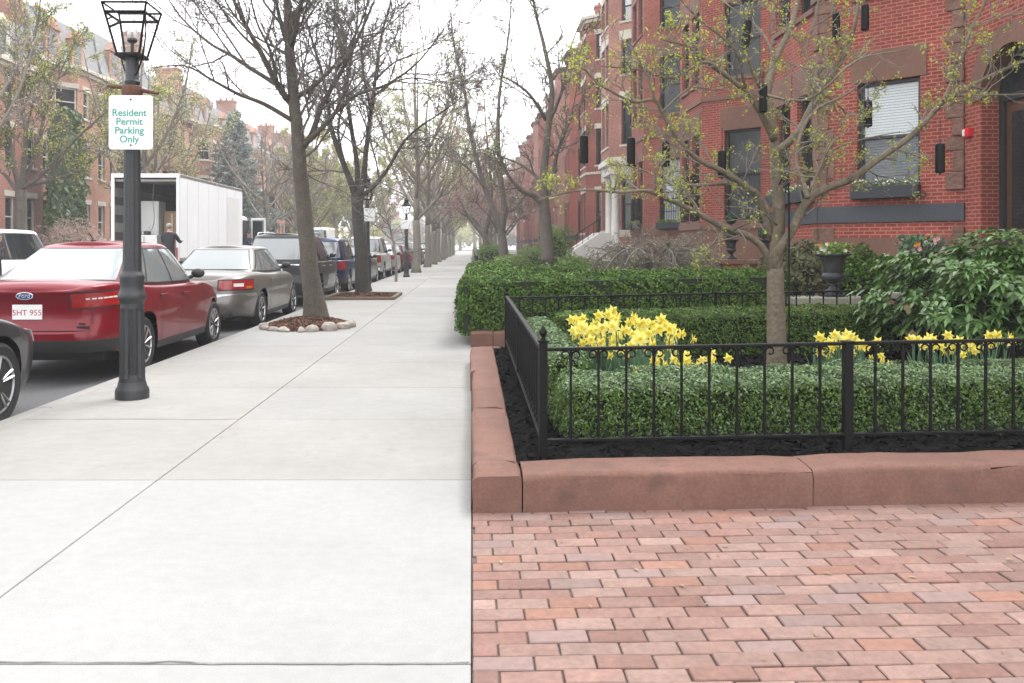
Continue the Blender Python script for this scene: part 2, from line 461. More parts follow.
for i in range(9):       # trodden gum and oil spots
    x, y, r_ = rgc.uniform(-3.6, -.1), rgc.uniform(6.0, 14), rgc.uniform(.006, .014); a = np.arange(9) * 2 * PI / 9; q = r_ * rgc.uniform(.7, 1.2, 9)
    mb.add(np.stack([x + q * np.cos(a), y + q * np.sin(a), np.full(9, .0034)], -1), [list(range(9))], 1)
struct(mb.build('pavement_crack', [M['joint'], M['gum']]))
# right-hand yards (sloping soil), far pavement and far yards
mb = MB(); xs = [.0, .3, 2, 4, 6, 9, 14, 40]
V = []; 
for x in xs: V += [(x, -20, gz(min(x, 9)) - .035), (x, 300, gz(min(x, 9)) - .035)]
mb.add(V, [[2 * i, 2 * i + 2, 2 * i + 3, 2 * i + 1] for i in range(len(xs) - 1)])
struct(mb.build('yard_ground', M['soil']))
mb = MB(); mb.bx(CURB_F - .15, CURB_F, -20, 260, -.4, 0, 0); mb.bx(-18.6, CURB_F - .153, -20, 260, -.4, .004, 1)
struct(mb.build('far_pavement', [M['granite'], M['concrete_old']], bevel=.01))
struct(MB().bx(-60, -18.61, -20, 300, -.4, .05).build('far_yard_ground', M['soil']))

# brick driveway in the right foreground: every brick laid
PAV_END = 4.66
mb = MB()
V = []
for x in (-.0, 9.0): V += [(x, -3, gz(x) - .012), (x, PAV_END + .1, gz(x) - .012)]
mb.add(V, [[0, 2, 3, 1]], 3)
y = -2.0; row = 0
sk = R(-1.2)
while y < PAV_END + .1:
    x = -.1 - (.1 if row % 2 else 0) - rng.random() * .03
    rh = .101 + .004 * rng.standard_normal()
    rh = min(max(rh, .095), .108)
    while x < 8.2:
        l = .211 + .008 * rng.standard_normal()
        x0, x1 = max(x, .001), x + l
        cxm = (x0 + x1) / 2
        ym = y + rh / 2 + cxm * math.tan(-sk) * -1 * .5
        if x1 - x0 > .03 and ym - rh / 2 < PAV_END:
            t = rng.random()
            mm = 0 if t < .80 else (1 if t < .88 else 2)
            z = gz(cxm) + .0022 * rng.standard_normal()
            a = np.random.default_rng(int(1e6 * (cxm + 9 * y)) % 99991).standard_normal(3) * .006
            Mx = np.array([[1, 0, 0], [0, 1, 0], [a[0] + .02, a[1], 1]])
            mb.box((cxm, ym, z - .03), (x1 - x0 - .0055, rh - .0055, .06), mm, rz=a[2], M=Mx)
        x += l + .002
    y += rh; row += 1
struct(mb.build('brick_driveway', [M['paver'], M['paver_orange'], M['paver_grey'], M['sand']], bevel=.0035, seg=1))
# a few fallen leaves and crumbs on the paving
mb = MB()
for i in range(46):
    x, y = rng.uniform(.1, 3.4), rng.uniform(2.6, 4.6)
    s_ = rng.uniform(.006, .016); a = rng.uniform(0, 6.3)
    V = np.array([[-s_ * 1.6, 0, .003], [0, -s_ * .6, .006], [s_ * 1.6, 0, .003], [0, s_ * .6, .008]])
    c_, s2 = math.cos(a), math.sin(a)
    V = V @ np.array([[c_, s2, 0], [-s2, c_, 0], [0, 0, 1]]) + np.array([x, y, gz(x) + .004])
    mb.add(V, [[0, 1, 2], [0, 2, 3]], 0)
tag(mb.build('leaf_litter', M['tanstone']), kind='stuff')

# ------------------------------------------------------------------ brownstone coping round the beds
def coping_block(mb, x0, x1, y0, y1, h=.212, mat=0):
    """a stone kerb block: rounded top edges along its length, square ends"""
    alongx = (x1 - x0) >= (y1 - y0)
    w = (y1 - y0) if alongx else (x1 - x0); L = (x1 - x0) if alongx else (y1 - y0)
    r = .038; th = np.linspace(0, PI / 2, 6)
    prof = [(0, -.12), (.002, h * .3)] + [(r - r * math.cos(t), h - r + r * math.sin(t)) for t in th] + [(w * .35, h + .004), (w * .7, h + .003)] + [(w - r * .6 + r * .6 * math.sin(t), h - r * .6 + r * .6 * math.cos(t)) for t in th] + [(w, -.12)]
    prof = np.array(prof); n = max(3, int(L / .16)); rg = np.random.default_rng(int(1000 * (x0 + 3 * y0)) % 9973)
    rows = []
    for i in range(n + 1):
        t = L * i / n; e = .010 * (np.exp(-t / .02) + np.exp(-(L - t) / .02))
        wz = .003 * math.sin(2.3 * t + x0) + .0015 * math.sin(7.1 * t + y0)
        P = prof.copy(); jig = .004 * rg.standard_normal(len(P)); jig[[0, -1]] = 0
        P[:, 1] += np.where(P[:, 1] > .1, wz - e + jig, 0); P[:, 0] += np.where(P[:, 0] < .1, .005 * math.sin(3.7 * t) + jig * .6, 0)
        a = x0 + t if alongx else x0
        if alongx: rows.append(np.stack([np.full(len(P), x0 + t), y0 + P[:, 0], P[:, 1] + gz(x0 + t)], -1))
        else: rows.append(np.stack([x0 + P[:, 0], np.full(len(P), y0 + t), P[:, 1] + gz(x0)], -1))
    b = mb.n; m = len(prof); mb.grid(rows, mat, flip=alongx)
    mb.F.append((np.array([np.arange(m) + b]), mat)); mb.F.append((np.array([np.arange(m)[::-1] + b + n * m]), mat))
def coping(label, blocks, group='brownstone bed edgings'):
    root = thing('stone_edging', label, 'stone edging', (blocks[0][0], blocks[0][2], 0), group=group)
    for (x0, x1, y0, y1) in blocks:
        mb = MB(); coping_block(mb, x0, x1, y0, y1)
        mb.V = [v - np.array(root.location) for v in mb.V]
        mb.build('stone_block', M['brownstone'], root, smooth=55)
    return root
coping('worn brownstone edging round the daffodil bed in front',
       [(0.004, .27, 4.66, 4.972), (.277, 1.843, 4.655, 4.965), (1.85, 3.62, 4.66, 4.97), (3.627, 5.6, 4.66, 4.97), (5.607, 8.0, 4.66, 4.97),
        (.0, .262, 4.98, 6.62), (.004, .262, 6.627, 8.6), (-.02, .262, 8.607, 10.66)])
coping('brownstone edging under the tall yew hedge', [(-.02, .3, 12.35, 12.65), (.307, 2.2, 12.35, 12.63), (2.207, 4.6, 12.35, 12.63), (-.02, .28, 12.66, 15), (-.02, .28, 15.01, 18), (-.02, .28, 18.01, 23)])
# brick walk between the two beds
mb = MB(); 
y = 10.7
while y < 12.34:
    x = .0 + (.1 if int(y * 10) % 2 else 0)
    while x < 6.5:
        mb.box((x + .1, y + .05, gz(x) - .025 + .002 * rng.standard_normal()), (.19, .091, .06), 0 if rng.random() < .8 else 2); x += .202
    y += .101
struct(mb.build('brick_walk', [M['paver'], M['paver_orange'], M['paver_grey']]))
# black mulch of the front bed: a lumpy sheet and loose chips
def mulch(name, x0, x1, y0, y1, z, step=.03, amp=.018, chips=2500, m='black_mulch', cs=.02):
    X = np.arange(x0, x1 + step, step); Y = np.arange(y0, y1 + step, step)
    r2 = np.random.default_rng(3)
    G = np.stack(np.meshgrid(X, Y, indexing='ij') + [np.zeros((len(X), len(Y)))], -1)
    G[..., 2] = z + .02 * np.clip(G[..., 0], 0, 9) + amp * r2.standard_normal((len(X), len(Y))) * .6 + .015 * np.sin(G[..., 0] * 7) * np.cos(G[..., 1] * 9)
    mb = MB(); mb.grid(G)
    n = chips
    c = np.stack([r2.uniform(x0, x1, n), r2.uniform(y0, y1, n), np.zeros(n)], -1); c[:, 2] = z + .02 * np.clip(c[:, 0], 0, 9) + .012 + .012 * r2.random(n)
    a = r2.uniform(0, 2 * PI, n); l = cs * r2.uniform(.5, 1.6, n); w = l * .35
    u = np.stack([np.cos(a), np.sin(a), r2.uniform(-.5, .5, n)], -1); v = np.stack([-np.sin(a), np.cos(a), r2.uniform(-.7, .7, n)], -1)
    V = np.stack([c - u * l[:, None] - v * w[:, None], c + u * l[:, None] - v * w[:, None], c + u * l[:, None] + v * w[:, None], c - u * l[:, None] + v * w[:, None]], 1)
    mb.add(V.reshape(-1, 3), np.arange(4 * n).reshape(-1, 4))
    o = mb.build(name, M[m]); tag(o, kind='stuff'); return o
mulch('black_mulch', .25, 6.5, 4.95, 10.7, .165, step=.045, chips=16000)

# ------------------------------------------------------------------ iron fence round the bed
FZ = lambda x: .178 + gz(x)
def scroll(mb, c, r, d, ax, up, n=12):
    """a C-scroll of bar beside a picket, curling out under the rail; d = +-1 side"""
    f = np.linspace(0, 1, n); ph = PI - f * 1.75 * PI; rr = r * (1 - .5 * f ** 1.5)
    P = [np.asarray(c) + ax * d * .005 + np.array([0, 0, -up * -1 * 2.6 * r * 1.0])]
    ctr = np.asarray(c) + ax * d * (r + .006) + np.array([0, 0, up * (r + .004)])
    P = [np.asarray(c) + ax * d * .005 + np.array([0, 0, up * 3.0 * r])] + [ctr + ax * d * q * math.cos(p_) - np.array([0, 0, up * q * math.sin(p_)]) for p_, q in zip(ph, rr)]
    mb.tube(np.array(P), .0052, 5)
def fence_run(root, p0, p1, h, spacing, lo, name_zero=None, scrolls=True, flip=False):
    o = np.array(root.location); p0 = np.asarray(p0, float); p1 = np.asarray(p1, float)
    L = np.linalg.norm((p1 - p0)[:2]); ax = (p1 - p0) / L
    ux = np.array([ax[0], ax[1], 0]); ux /= np.linalg.norm(ux)
    n = max(2, int(round(L / spacing)))
    rz = math.atan2(ux[1], ux[0])
    def rail(z, hh, w):
        mb = MB(); q = []
        nrm = np.array([-ux[1], ux[0], 0])
        for p in (p0, p1):
            for a, b in ((-1, -1), (1, -1), (1, 1), (-1, 1)): q.append(p + nrm * a * w / 2 + np.array([0, 0, z + b * hh / 2]) - o)
        mb.add(q, [[0, 1, 2, 3][::-1], [4, 5, 6, 7], [0, 1, 5, 4], [1, 2, 6, 5], [2, 3, 7, 6], [3, 0, 4, 7]])
        return mb
    rail(h, .020, .036).build('top_rail', M['iron'], root, bevel=.004)
    rail(lo, .020, .032).build('bottom_rail', M['iron'], root, bevel=.004)
    me = me2 = None
    for i in range(1, n):
        p = p0 + (p1 - p0) * i / n - o
        if me is None:
            mb = MB(); mb.box((0, 0, (h + lo) / 2), (.0135, .0135, h - lo - .014))
            me = mb.mesh('picket', [M['iron']])
            mb = MB()
            if scrolls:
                for d in (-1, 1):
                    me2 = me2 or []
                    mb = MB(); scroll(mb, (0, 0, h - .008), .027, d, ux, -1); me2.append(mb.mesh('scroll', [M['iron']], smooth=60))
                    mb = MB(); scroll(mb, (0, 0, lo + .008), .027, d, ux, 1); me2.append(mb.mesh('scroll', [M['iron']], smooth=60))
        q = put('picket', me, root); q.location = p; q.rotation_euler = (0, 0, 0)
        if me2:
            for mm in me2: put('scroll', mm, q)
def post(root, p, h, fin=True, w=.045):
    o = np.array(root.location); p = np.asarray(p, float) - o
    mb = MB(); mb.box((p[0], p[1], p[2] + h / 2 - .03), (w, w, h + .06))
    mb.box((p[0], p[1], p[2] + h + .006), (w + .014, w + .014, .012))
    pt = mb.build('post', M['iron'], root, bevel=.004)
    if fin:
        mb = MB(); mb.lathe([(.012, 0), (.02, .006), (.012, .014), (.009, .02), (.022, .034), (.026, .046), (.02, .06), (.009, .072), (.003, .088)], (p[0], p[1], p[2] + h + .01), 10)
        mb.build('finial', M['iron'], pt, smooth=60)
fx0, fx1, fy0, fy1 = .425, 6.2, 5.14, 10.6
fence = thing('iron_fence', 'low black iron fence with curled scrolls enclosing the daffodil bed', 'fence', (fx0, fy0, .178))
HF = .645
xs_ = [fx0, 2.245, 4.06, fx1]
for a, b in zip(xs_[:-1], xs_[1:]):
    fence_run(fence, (a, fy0, FZ(a)), (b, fy0, FZ(b)), HF, .166, .10)
fence_run(fence, (fx0, fy0, FZ(fx0)), (fx0, fy0 + 2.72, FZ(fx0)), HF, .166, .10)
fence_run(fence, (fx0, fy0 + 2.74, FZ(fx0)), (fx0, fy1, FZ(fx0)), HF, .166, .10)
fence_run(fence, (fx0, fy1, FZ(fx0)), (3.0, fy1, FZ(3.0)), HF - .02, .166, .10)
fence_run(fence, (3.0, fy1, FZ(3.0)), (4.83, fy1, FZ(4.83)), HF - .02, .166, .10)
post(fence, (fx0, fy0, FZ(fx0)), HF + .045, True, .05)
post(fence, (fx0, fy0 + 2.73, FZ(fx0)), HF + .0, False, .034)
post(fence, (fx0, fy1, FZ(fx0)), HF + .03)
for x in xs_[1:]: post(fence, (x, fy0, FZ(x)), HF + .004, False, .052)
post(fence, (3.0, fy1, FZ(3)), HF - .01, False, .034)
post(fence, (4.83, fy1, FZ(4.83)), HF + .06, True, .055)

# ------------------------------------------------------------------ leaves scattered over hedges and bushes
def leaf_quads(P, Nn, size, rg, aspect=1.7, mat=0, mb=None, tilt=.6, up=0.0):
    """one small folded-diamond leaf per point, roughly facing its normal"""
    n = len(P)
    Nn = Nn + tilt * rg.standard_normal((n, 3)); Nn[:, 2] += up
    Nn /= np.linalg.norm(Nn, axis=1)[:, None] + 1e-9
    t = rg.standard_normal((n, 3)); u = np.cross(Nn, t); u /= np.linalg.norm(u, axis=1)[:, None] + 1e-9
    v = np.cross(Nn, u)
    s_ = size * rg.uniform(.65, 1.35, n)[:, None]
    a = s_ * .5 * aspect ** .5; b = s_ * .5 / aspect ** .5
    V = np.stack([P - u * a, P - v * b + Nn * b * .3, P + u * a, P + v * b + Nn * b * .3], 1)
    mb.add(V.reshape(-1, 3), np.arange(4 * n).reshape(-1, 4), mat)

def hedge(name, label, x0, x1, y0, y1, h, leaf, per_m2, mats, group=None, z0=.17, bulge=.035, r=.10, sage_top=None, seed=1, cat='hedge', core=True, skip=()):
    rg = np.random.default_rng(seed)
    faces = [('top', (x1 - x0) * (y1 - y0)), ('front', (x1 - x0) * h), ('back', (x1 - x0) * h), ('left', (y1 - y0) * h), ('right', (y1 - y0) * h)]
    root = thing(name, label, cat, ((x0 + x1) / 2, y0, 0), group=group)
    o = np.array(root.location)
    PP, NN = [], []
    for f, A in faces:
        if f in skip: continue
        n = int(A * per_m2 * (1.0 if f != 'back' else .5))
        a, b = rg.random(n), rg.random(n)
        X = x0 + (x1 - x0) * a; Y = y0 + (y1 - y0) * b; Z = h * b
        if f == 'top': P = np.stack([X, Y, np.full(n, h)], -1); N_ = (0, 0, 1)
        elif f == 'front': P = np.stack([X, np.full(n, y0), Z], -1); N_ = (0, -1, 0)
        elif f == 'back': P = np.stack([X, np.full(n, y1), Z], -1); N_ = (0, 1, 0)
        elif f == 'left': P = np.stack([np.full(n, x0), Y, h * a], -1); N_ = (-1, 0, 0)
        else: P = np.stack([np.full(n, x1), Y, h * a], -1); N_ = (1, 0, 0)
        PP.append(P); NN.append(np.broadcast_to(np.array(N_, float), P.shape))
    P = np.concatenate(PP); Nn = np.concatenate(NN).copy()
    inner_lo = np.array([x0 + r, y0 + r, -1]); inner_hi = np.array([x1 - r, y1 - r, h - r])
    q = np.clip(P, inner_lo, inner_hi); d = P - q; l = np.linalg.norm(d, axis=1)[:, None] + 1e-9
    P = q + d / l * np.minimum(l, r); Nn = np.where(l > r * .6, d / l, Nn)
    k = 2 * PI
    nz = (np.sin(P[:, 0] * 5.3 + P[:, 2] * 3.1 + seed) * np.sin(P[:, 1] * 4.7 + seed) * .5 + np.sin(P[:, 0] * 13.1 + P[:, 1] * 11.3 + P[:, 2] * 12.7) * .35 + np.sin(P[:, 0] * 29 + P[:, 1] * 31 + 2.2 * P[:, 2] * 14) * .25)
    depth = np.abs(rg.standard_normal(len(P))) * .022 * (bulge / .035)
    P = P + Nn * (bulge * nz - depth + .008)[:, None]
    P[:, 2] += z0 + .02 * np.clip(P[:, 0], 0, 9)
    P -= o
    mb = MB()
    if sage_top is None:
        leaf_quads(P, Nn, leaf, rg, mb=mb, up=.35)
        ms = [mats[0], mats[1]]
        ci = 1
    else:
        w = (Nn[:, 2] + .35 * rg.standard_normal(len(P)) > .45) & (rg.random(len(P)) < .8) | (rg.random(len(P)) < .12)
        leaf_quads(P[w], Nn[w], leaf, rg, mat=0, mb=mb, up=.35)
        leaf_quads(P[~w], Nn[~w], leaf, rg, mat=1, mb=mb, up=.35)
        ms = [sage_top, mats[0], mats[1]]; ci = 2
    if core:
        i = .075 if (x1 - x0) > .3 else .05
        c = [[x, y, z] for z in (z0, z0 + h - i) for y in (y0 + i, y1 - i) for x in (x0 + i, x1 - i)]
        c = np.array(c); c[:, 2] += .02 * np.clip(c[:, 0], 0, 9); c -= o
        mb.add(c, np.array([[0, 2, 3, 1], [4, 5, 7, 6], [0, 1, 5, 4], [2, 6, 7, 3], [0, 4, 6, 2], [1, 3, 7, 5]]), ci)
    mb.build('foliage', ms, root)
    return root
GB = 'clipped boxwood hedges round the daffodil bed'
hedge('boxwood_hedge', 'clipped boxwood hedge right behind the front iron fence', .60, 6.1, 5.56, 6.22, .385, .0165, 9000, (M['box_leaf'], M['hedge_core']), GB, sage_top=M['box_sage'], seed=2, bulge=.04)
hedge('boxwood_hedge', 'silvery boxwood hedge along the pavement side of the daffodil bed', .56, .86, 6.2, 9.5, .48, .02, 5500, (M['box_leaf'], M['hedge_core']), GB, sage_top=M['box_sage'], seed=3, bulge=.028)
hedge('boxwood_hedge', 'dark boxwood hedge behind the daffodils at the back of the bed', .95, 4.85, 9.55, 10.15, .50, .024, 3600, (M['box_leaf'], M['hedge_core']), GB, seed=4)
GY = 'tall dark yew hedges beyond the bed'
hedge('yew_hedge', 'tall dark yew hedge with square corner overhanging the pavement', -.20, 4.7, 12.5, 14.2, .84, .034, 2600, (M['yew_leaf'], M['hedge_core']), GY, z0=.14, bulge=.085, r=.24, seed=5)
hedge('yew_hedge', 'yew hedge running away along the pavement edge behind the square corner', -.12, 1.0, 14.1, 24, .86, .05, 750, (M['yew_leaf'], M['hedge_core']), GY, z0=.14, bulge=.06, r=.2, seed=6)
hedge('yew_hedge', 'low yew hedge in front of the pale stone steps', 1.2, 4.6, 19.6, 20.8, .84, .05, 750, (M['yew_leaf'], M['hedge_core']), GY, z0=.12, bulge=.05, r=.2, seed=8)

# ------------------------------------------------------------------ daffodils, one plant each
def make_daffodil(seed):
    rg = np.random.default_rng(seed)
    t = thing('daffodil', 'x', 'daffodil')
    H = .40
    lean = rg.uniform(-.04, .04, 2)
    mb = MB(); P = np.array([[0, 0, -.03], [lean[0] * .4, lean[1] * .4, H * .5], [lean[0], lean[1], H - .03], [lean[0] * 1.1, lean[1] * 1.1 - .012, H], [lean[0] * 1.1, lean[1] * 1.1 - .03, H - .004]])
    mb.tube(P, .0042, 5); mb.build('stem', M['daff_leaf'], t)
    mb = MB()
    for i in range(5):
        a = rg.uniform(0, 2 * PI); L = rg.uniform(.27, .42); b = rg.uniform(.02, .10)
        dr = np.array([math.cos(a), math.sin(a), 0]); sd = np.array([-dr[1], dr[0], 0])
        tt = np.linspace(0, 1, 5)
        c = np.array([dr * (.012 + b * x ** 1.8) + np.array([0, 0, -.02 + L * x - .05 * b / .1 * x ** 3]) for x in tt])
        w = .0075 * np.array([.8, 1, 1, .8, .1])
        mb.grid(np.stack([c - sd * w[:, None], c + sd * w[:, None]], 1))
    mb.build('leaf', M['daff_leaf'], t)
    C = P[-1]; fd = np.array([rg.uniform(-.4, .4), -1, rg.uniform(-.15, .25)]); fd /= np.linalg.norm(fd)
    u = np.cross(fd, [0, 0, 1]); u /= np.linalg.norm(u); v = np.cross(u, fd)
    mb = MB()
    for i in range(6):
        a = i * PI / 3 + .2
        d = u * math.cos(a) + v * math.sin(a); s_ = np.cross(fd, d)
        fwd = -.004 if i % 2 else .006
        pts = [C + fd * .004, C + d * .022 + s_ * .0135 + fd * (.004 + fwd), C + d * .050 + fd * (.002 + fwd * 1.6), C + d * .022 - s_ * .0135 + fd * (.004 + fwd)]
        mb.add(pts, [[0, 1, 2, 3]])
    mb.build('petals', M['petal' if seed % 3 else 'petal_pale'], t)
    mb = MB(); n = 10; rows = []
    for (rr, dd) in ((.007, .003), (.010, .015), (.0125, .026), (.017, .032)):
        rows.append([C + fd * dd + (u * math.cos(k * 2 * PI / n) + v * math.sin(k * 2 * PI / n)) * rr * (1 + (.12 if rr > .015 and k % 2 else 0)) for k in range(n + 1)])
    mb.grid(rows); mb.build('trumpet', M['trumpet'], t)
    return t
protos = [make_daffodil(s) for s in (1, 2, 3, 4, 5, 6)]
spots = []
def clump(n, x0, x1, y0, y1, label, hs, seed, pos=None):
    rg = np.random.default_rng(seed); out = []
    tries = 0
    while len(out) < n and tries < 9000:
        tries += 1
        a, b = rg.uniform(-1, 1, 2)
        if a * a + b * b > 1: continue
        x, y = (x0 + x1) / 2 + a * (x1 - x0) / 2, (y0 + y1) / 2 + b * (y1 - y0) / 2
        if all((x - q[0]) ** 2 + (y - q[1]) ** 2 > .0042 for q in out): out.append((x, y, rg.uniform(*hs)))
    for q in out: spots.append((*q, label))
clump(135, .88, 1.86, 6.75, 9.0, 'yellow daffodil in the biggest clump nearest the fence corner', (.80, 1.42), 11)
clump(24, 1.3, 2.0, 6.4, 6.95, 'yellow daffodil in the small front group left of the bare tree trunk', (.66, 1.0), 12)
clump(34, 2.86, 3.38, 6.8, 7.5, 'yellow daffodil in the clump just right of the bare tree trunk', (.66, 1.16), 13)
clump(18, 3.74, 4.04, 6.9, 7.5, 'yellow daffodil under the left edge of the rhododendron', (.72, 1.12), 14)
clump(20, 4.04, 4.42, 6.9, 7.5, 'yellow daffodil at the far right in front of the rhododendron', (.72, 1.12), 15)
grp = {}
for i, (x, y, s_, lab) in enumerate(spots):
    g = 'daffodils: ' + lab[16:]
    p = protos[i % 6]
    if i < 6: o = p; o.location = (x, y, .185 + gz(x)); o.scale = (s_,) * 3; o['label'] = lab
    else: o = dup(p, (x, y, .185 + gz(x)), None, lab, s_)
    o.rotation_euler = (random.uniform(-.1, .1), random.uniform(-.14, .14), random.uniform(-.9, .9))
    o['group'] = g
# ------------------------------------------------------------------ bushes
def blob_points(n, c, rad, rg, shell=.35, lumps=7, seed=0, zmin=None):
    """points and normals on the lumpy outer layer of a bush"""
    d = rg.standard_normal((n, 3)); d /= np.linalg.norm(d, axis=1)[:, None]
    d[:, 2] = np.where(d[:, 2] < -.35, -d[:, 2], d[:, 2])
    f = 1 + .16 * np.sin(d[:, 0] * 4.1 + seed) * np.sin(d[:, 1] * 5.3 + 1.3 * seed) + .10 * np.sin(d[:, 2] * 9 + d[:, 0] * 8 + seed)
    f *= 1 - shell * rg.random(n) ** 2.2
    return np.asarray(c) + d * f[:, None] * np.asarray(rad), d
def big_leaf(mb, P, D, L, W, rg, droop=.25, mat=0):
    """long glossy leaves: base point P, pointing along D, folded along the midrib"""
    n = len(P); D = D / (np.linalg.norm(D, axis=1)[:, None] + 1e-9)
    up = np.array([0, 0, 1.0]) + .35 * rg.standard_normal((n, 3))
    S = np.cross(D, up); S /= np.linalg.norm(S, axis=1)[:, None] + 1e-9; Nn = np.cross(S, D)
    L = L * rg.uniform(.7, 1.25, n)[:, None]; W = W * rg.uniform(.8, 1.2, n)[:, None]
    dz = np.array([0, 0, -1.0])
    m1 = P + D * L * .35; m2 = P + D * L * .7 + dz * L * droop * .35; tip = P + D * L + dz * L * droop
    V = np.stack([P, m1 - S * W * .5 + Nn * W * .12, m1 - Nn * W * .02, m1 + S * W * .5 + Nn * W * .12, m2 - S * W * .42 + Nn * W * .1, m2, m2 + S * W * .42 + Nn * W * .1, tip], 1)
    b = np.arange(n)[:, None] * 8
    T = np.concatenate([b + np.array([[0, 1, 2]]), b + np.array([[0, 2, 3]]), b + np.array([[4, 7, 5]]), b + np.array([[5, 7, 6]])])
    Q = np.concatenate([b + np.array([[1, 4, 5, 2]]), b + np.array([[2, 5, 6, 3]])])
    mb.add(V.reshape(-1, 3), T, mat); k = mb.n - 8 * n
    mb.F.append((Q + k, mat))
def rhododendron():
    c = np.array([5.62, 8.85, .80]); rg = np.random.default_rng(31)
    t = thing('rhododendron', 'big glossy leaved rhododendron bush at the right of the daffodil bed', 'bush', (5.3, 8.85, .28))
    o = np.array(t.location)
    W, D = blob_points(1500, c, (1.32, 1.12, .72), rg, .35, seed=2)
    W = W[W[:, 2] > .36]; D = D[:len(W)] if len(D) == len(W) else None
    mbs = MB(); mb = MB()
    PP, DD = [], []
    for w in W:
        dirn = w - c * np.array([1, 1, .6]); dirn /= np.linalg.norm(dirn)
        axis = dirn + np.array([0, 0, .5]); axis /= np.linalg.norm(axis)
        base = c + (w - c) * .25; base[2] = min(base[2], .6)
        if len(PP) % 23 == 0: mbs.tube(smooth_path([np.array([5.3, 8.85, .25]) + .25 * (base - c), base, w]) - o, np.linspace(.010, .004, 9), 4)
        u = np.cross(axis, [0.3, .2, 1]); u /= np.linalg.norm(u); v = np.cross(axis, u)
        k = rg.integers(7, 11); ph = rg.random() * 6
        for i in range(k):
            a = ph + i * 2.4; sp = rg.uniform(.75, 1.35)
            PP.append(w); DD.append(axis * rg.uniform(.1, .55) + sp * (u * math.cos(a) + v * math.sin(a)))
    big_leaf(mb, np.array(PP) - o, np.array(DD), .115, .036, rg, .28)
    mbs.ball(c - o + [0, .1, -.12], (1.0, .8, .5), 14)
    mbs.build('stems', M['hedge_core'], t)
    mb.build('foliage', M['rhodo_leaf'], t, smooth=180)
rhododendron()
def bush(name, label, c, rad, n, leaf, m, seed, group=None, core=True, cat='bush', up=.3, aspect=1.8, tilt=.7, shell=.4):
    rg = np.random.default_rng(seed)
    t = thing(name, label, cat, (c[0], c[1], c[2] - rad[2] * .8), group=group)
    o = np.array(t.location); mb = MB()
    P, D = blob_points(n, c, rad, rg, shell, seed=seed)
    leaf_quads(P - o, D, leaf, rg, aspect, 0, mb, tilt, up)
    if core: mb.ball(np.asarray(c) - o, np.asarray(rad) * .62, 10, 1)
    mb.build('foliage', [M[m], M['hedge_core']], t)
    mb = MB()
    for i in range(5):
        a = i * 1.26; mb.tube(np.array([[0, 0, -.1], [.15 * rad[0] * math.cos(a), .15 * rad[1] * math.sin(a), rad[2] * .5], [.45 * rad[0] * math.cos(a), .45 * rad[1] * math.sin(a), rad[2] * 1.1]]), [.02, .014, .006], 5)
    mb.build('stem', M['twig'], t)
    return t
GJ = 'junipers behind the urns'
bush('juniper', 'brownish green juniper left of the big urn', (5.35, 14.2, .86), (.62, .5, .62), 5200, .05, 'juniper', 41, GJ)
bush('juniper', 'green juniper at the right of the big urn', (6.5, 14.4, .82), (.5, .45, .55), 4200, .05, 'yew_leaf', 42, GJ)
bush('juniper', 'dark juniper below the stone band behind the rhododendron', (7.4, 14.6, .75), (.6, .45, .5), 3000, .05, 'yew_leaf', 43, GJ)
GS = 'loose green shrubs in the far front yards'
for i, (px, y, r_, zz, lab) in enumerate(((512, 33, .9, .5, 'low green shrub beyond the yew hedge at the pavement'), (575, 30, .9, .5, 'leafy bright green shrub below the red brick bays'),
                                         (556, 38, .8, 1.2, 'tall bright green shrub right of the forked yard tree'), (600, 27, .6, .4, 'small green shrub in front of the pale stone steps'),
                                         (535, 45, 1.0, .7, 'rounded green shrub behind the forked yard tree'), (490, 52, 1.0, .8, 'green shrub at the pavement far down the street'))):
    bush('shrub', lab, ((px - CX) / F * y, y, .2 + zz * .8), (r_, r_ * .8, zz), 3200, .07, 'shrub_leaf', 50 + i, GS, up=.4)

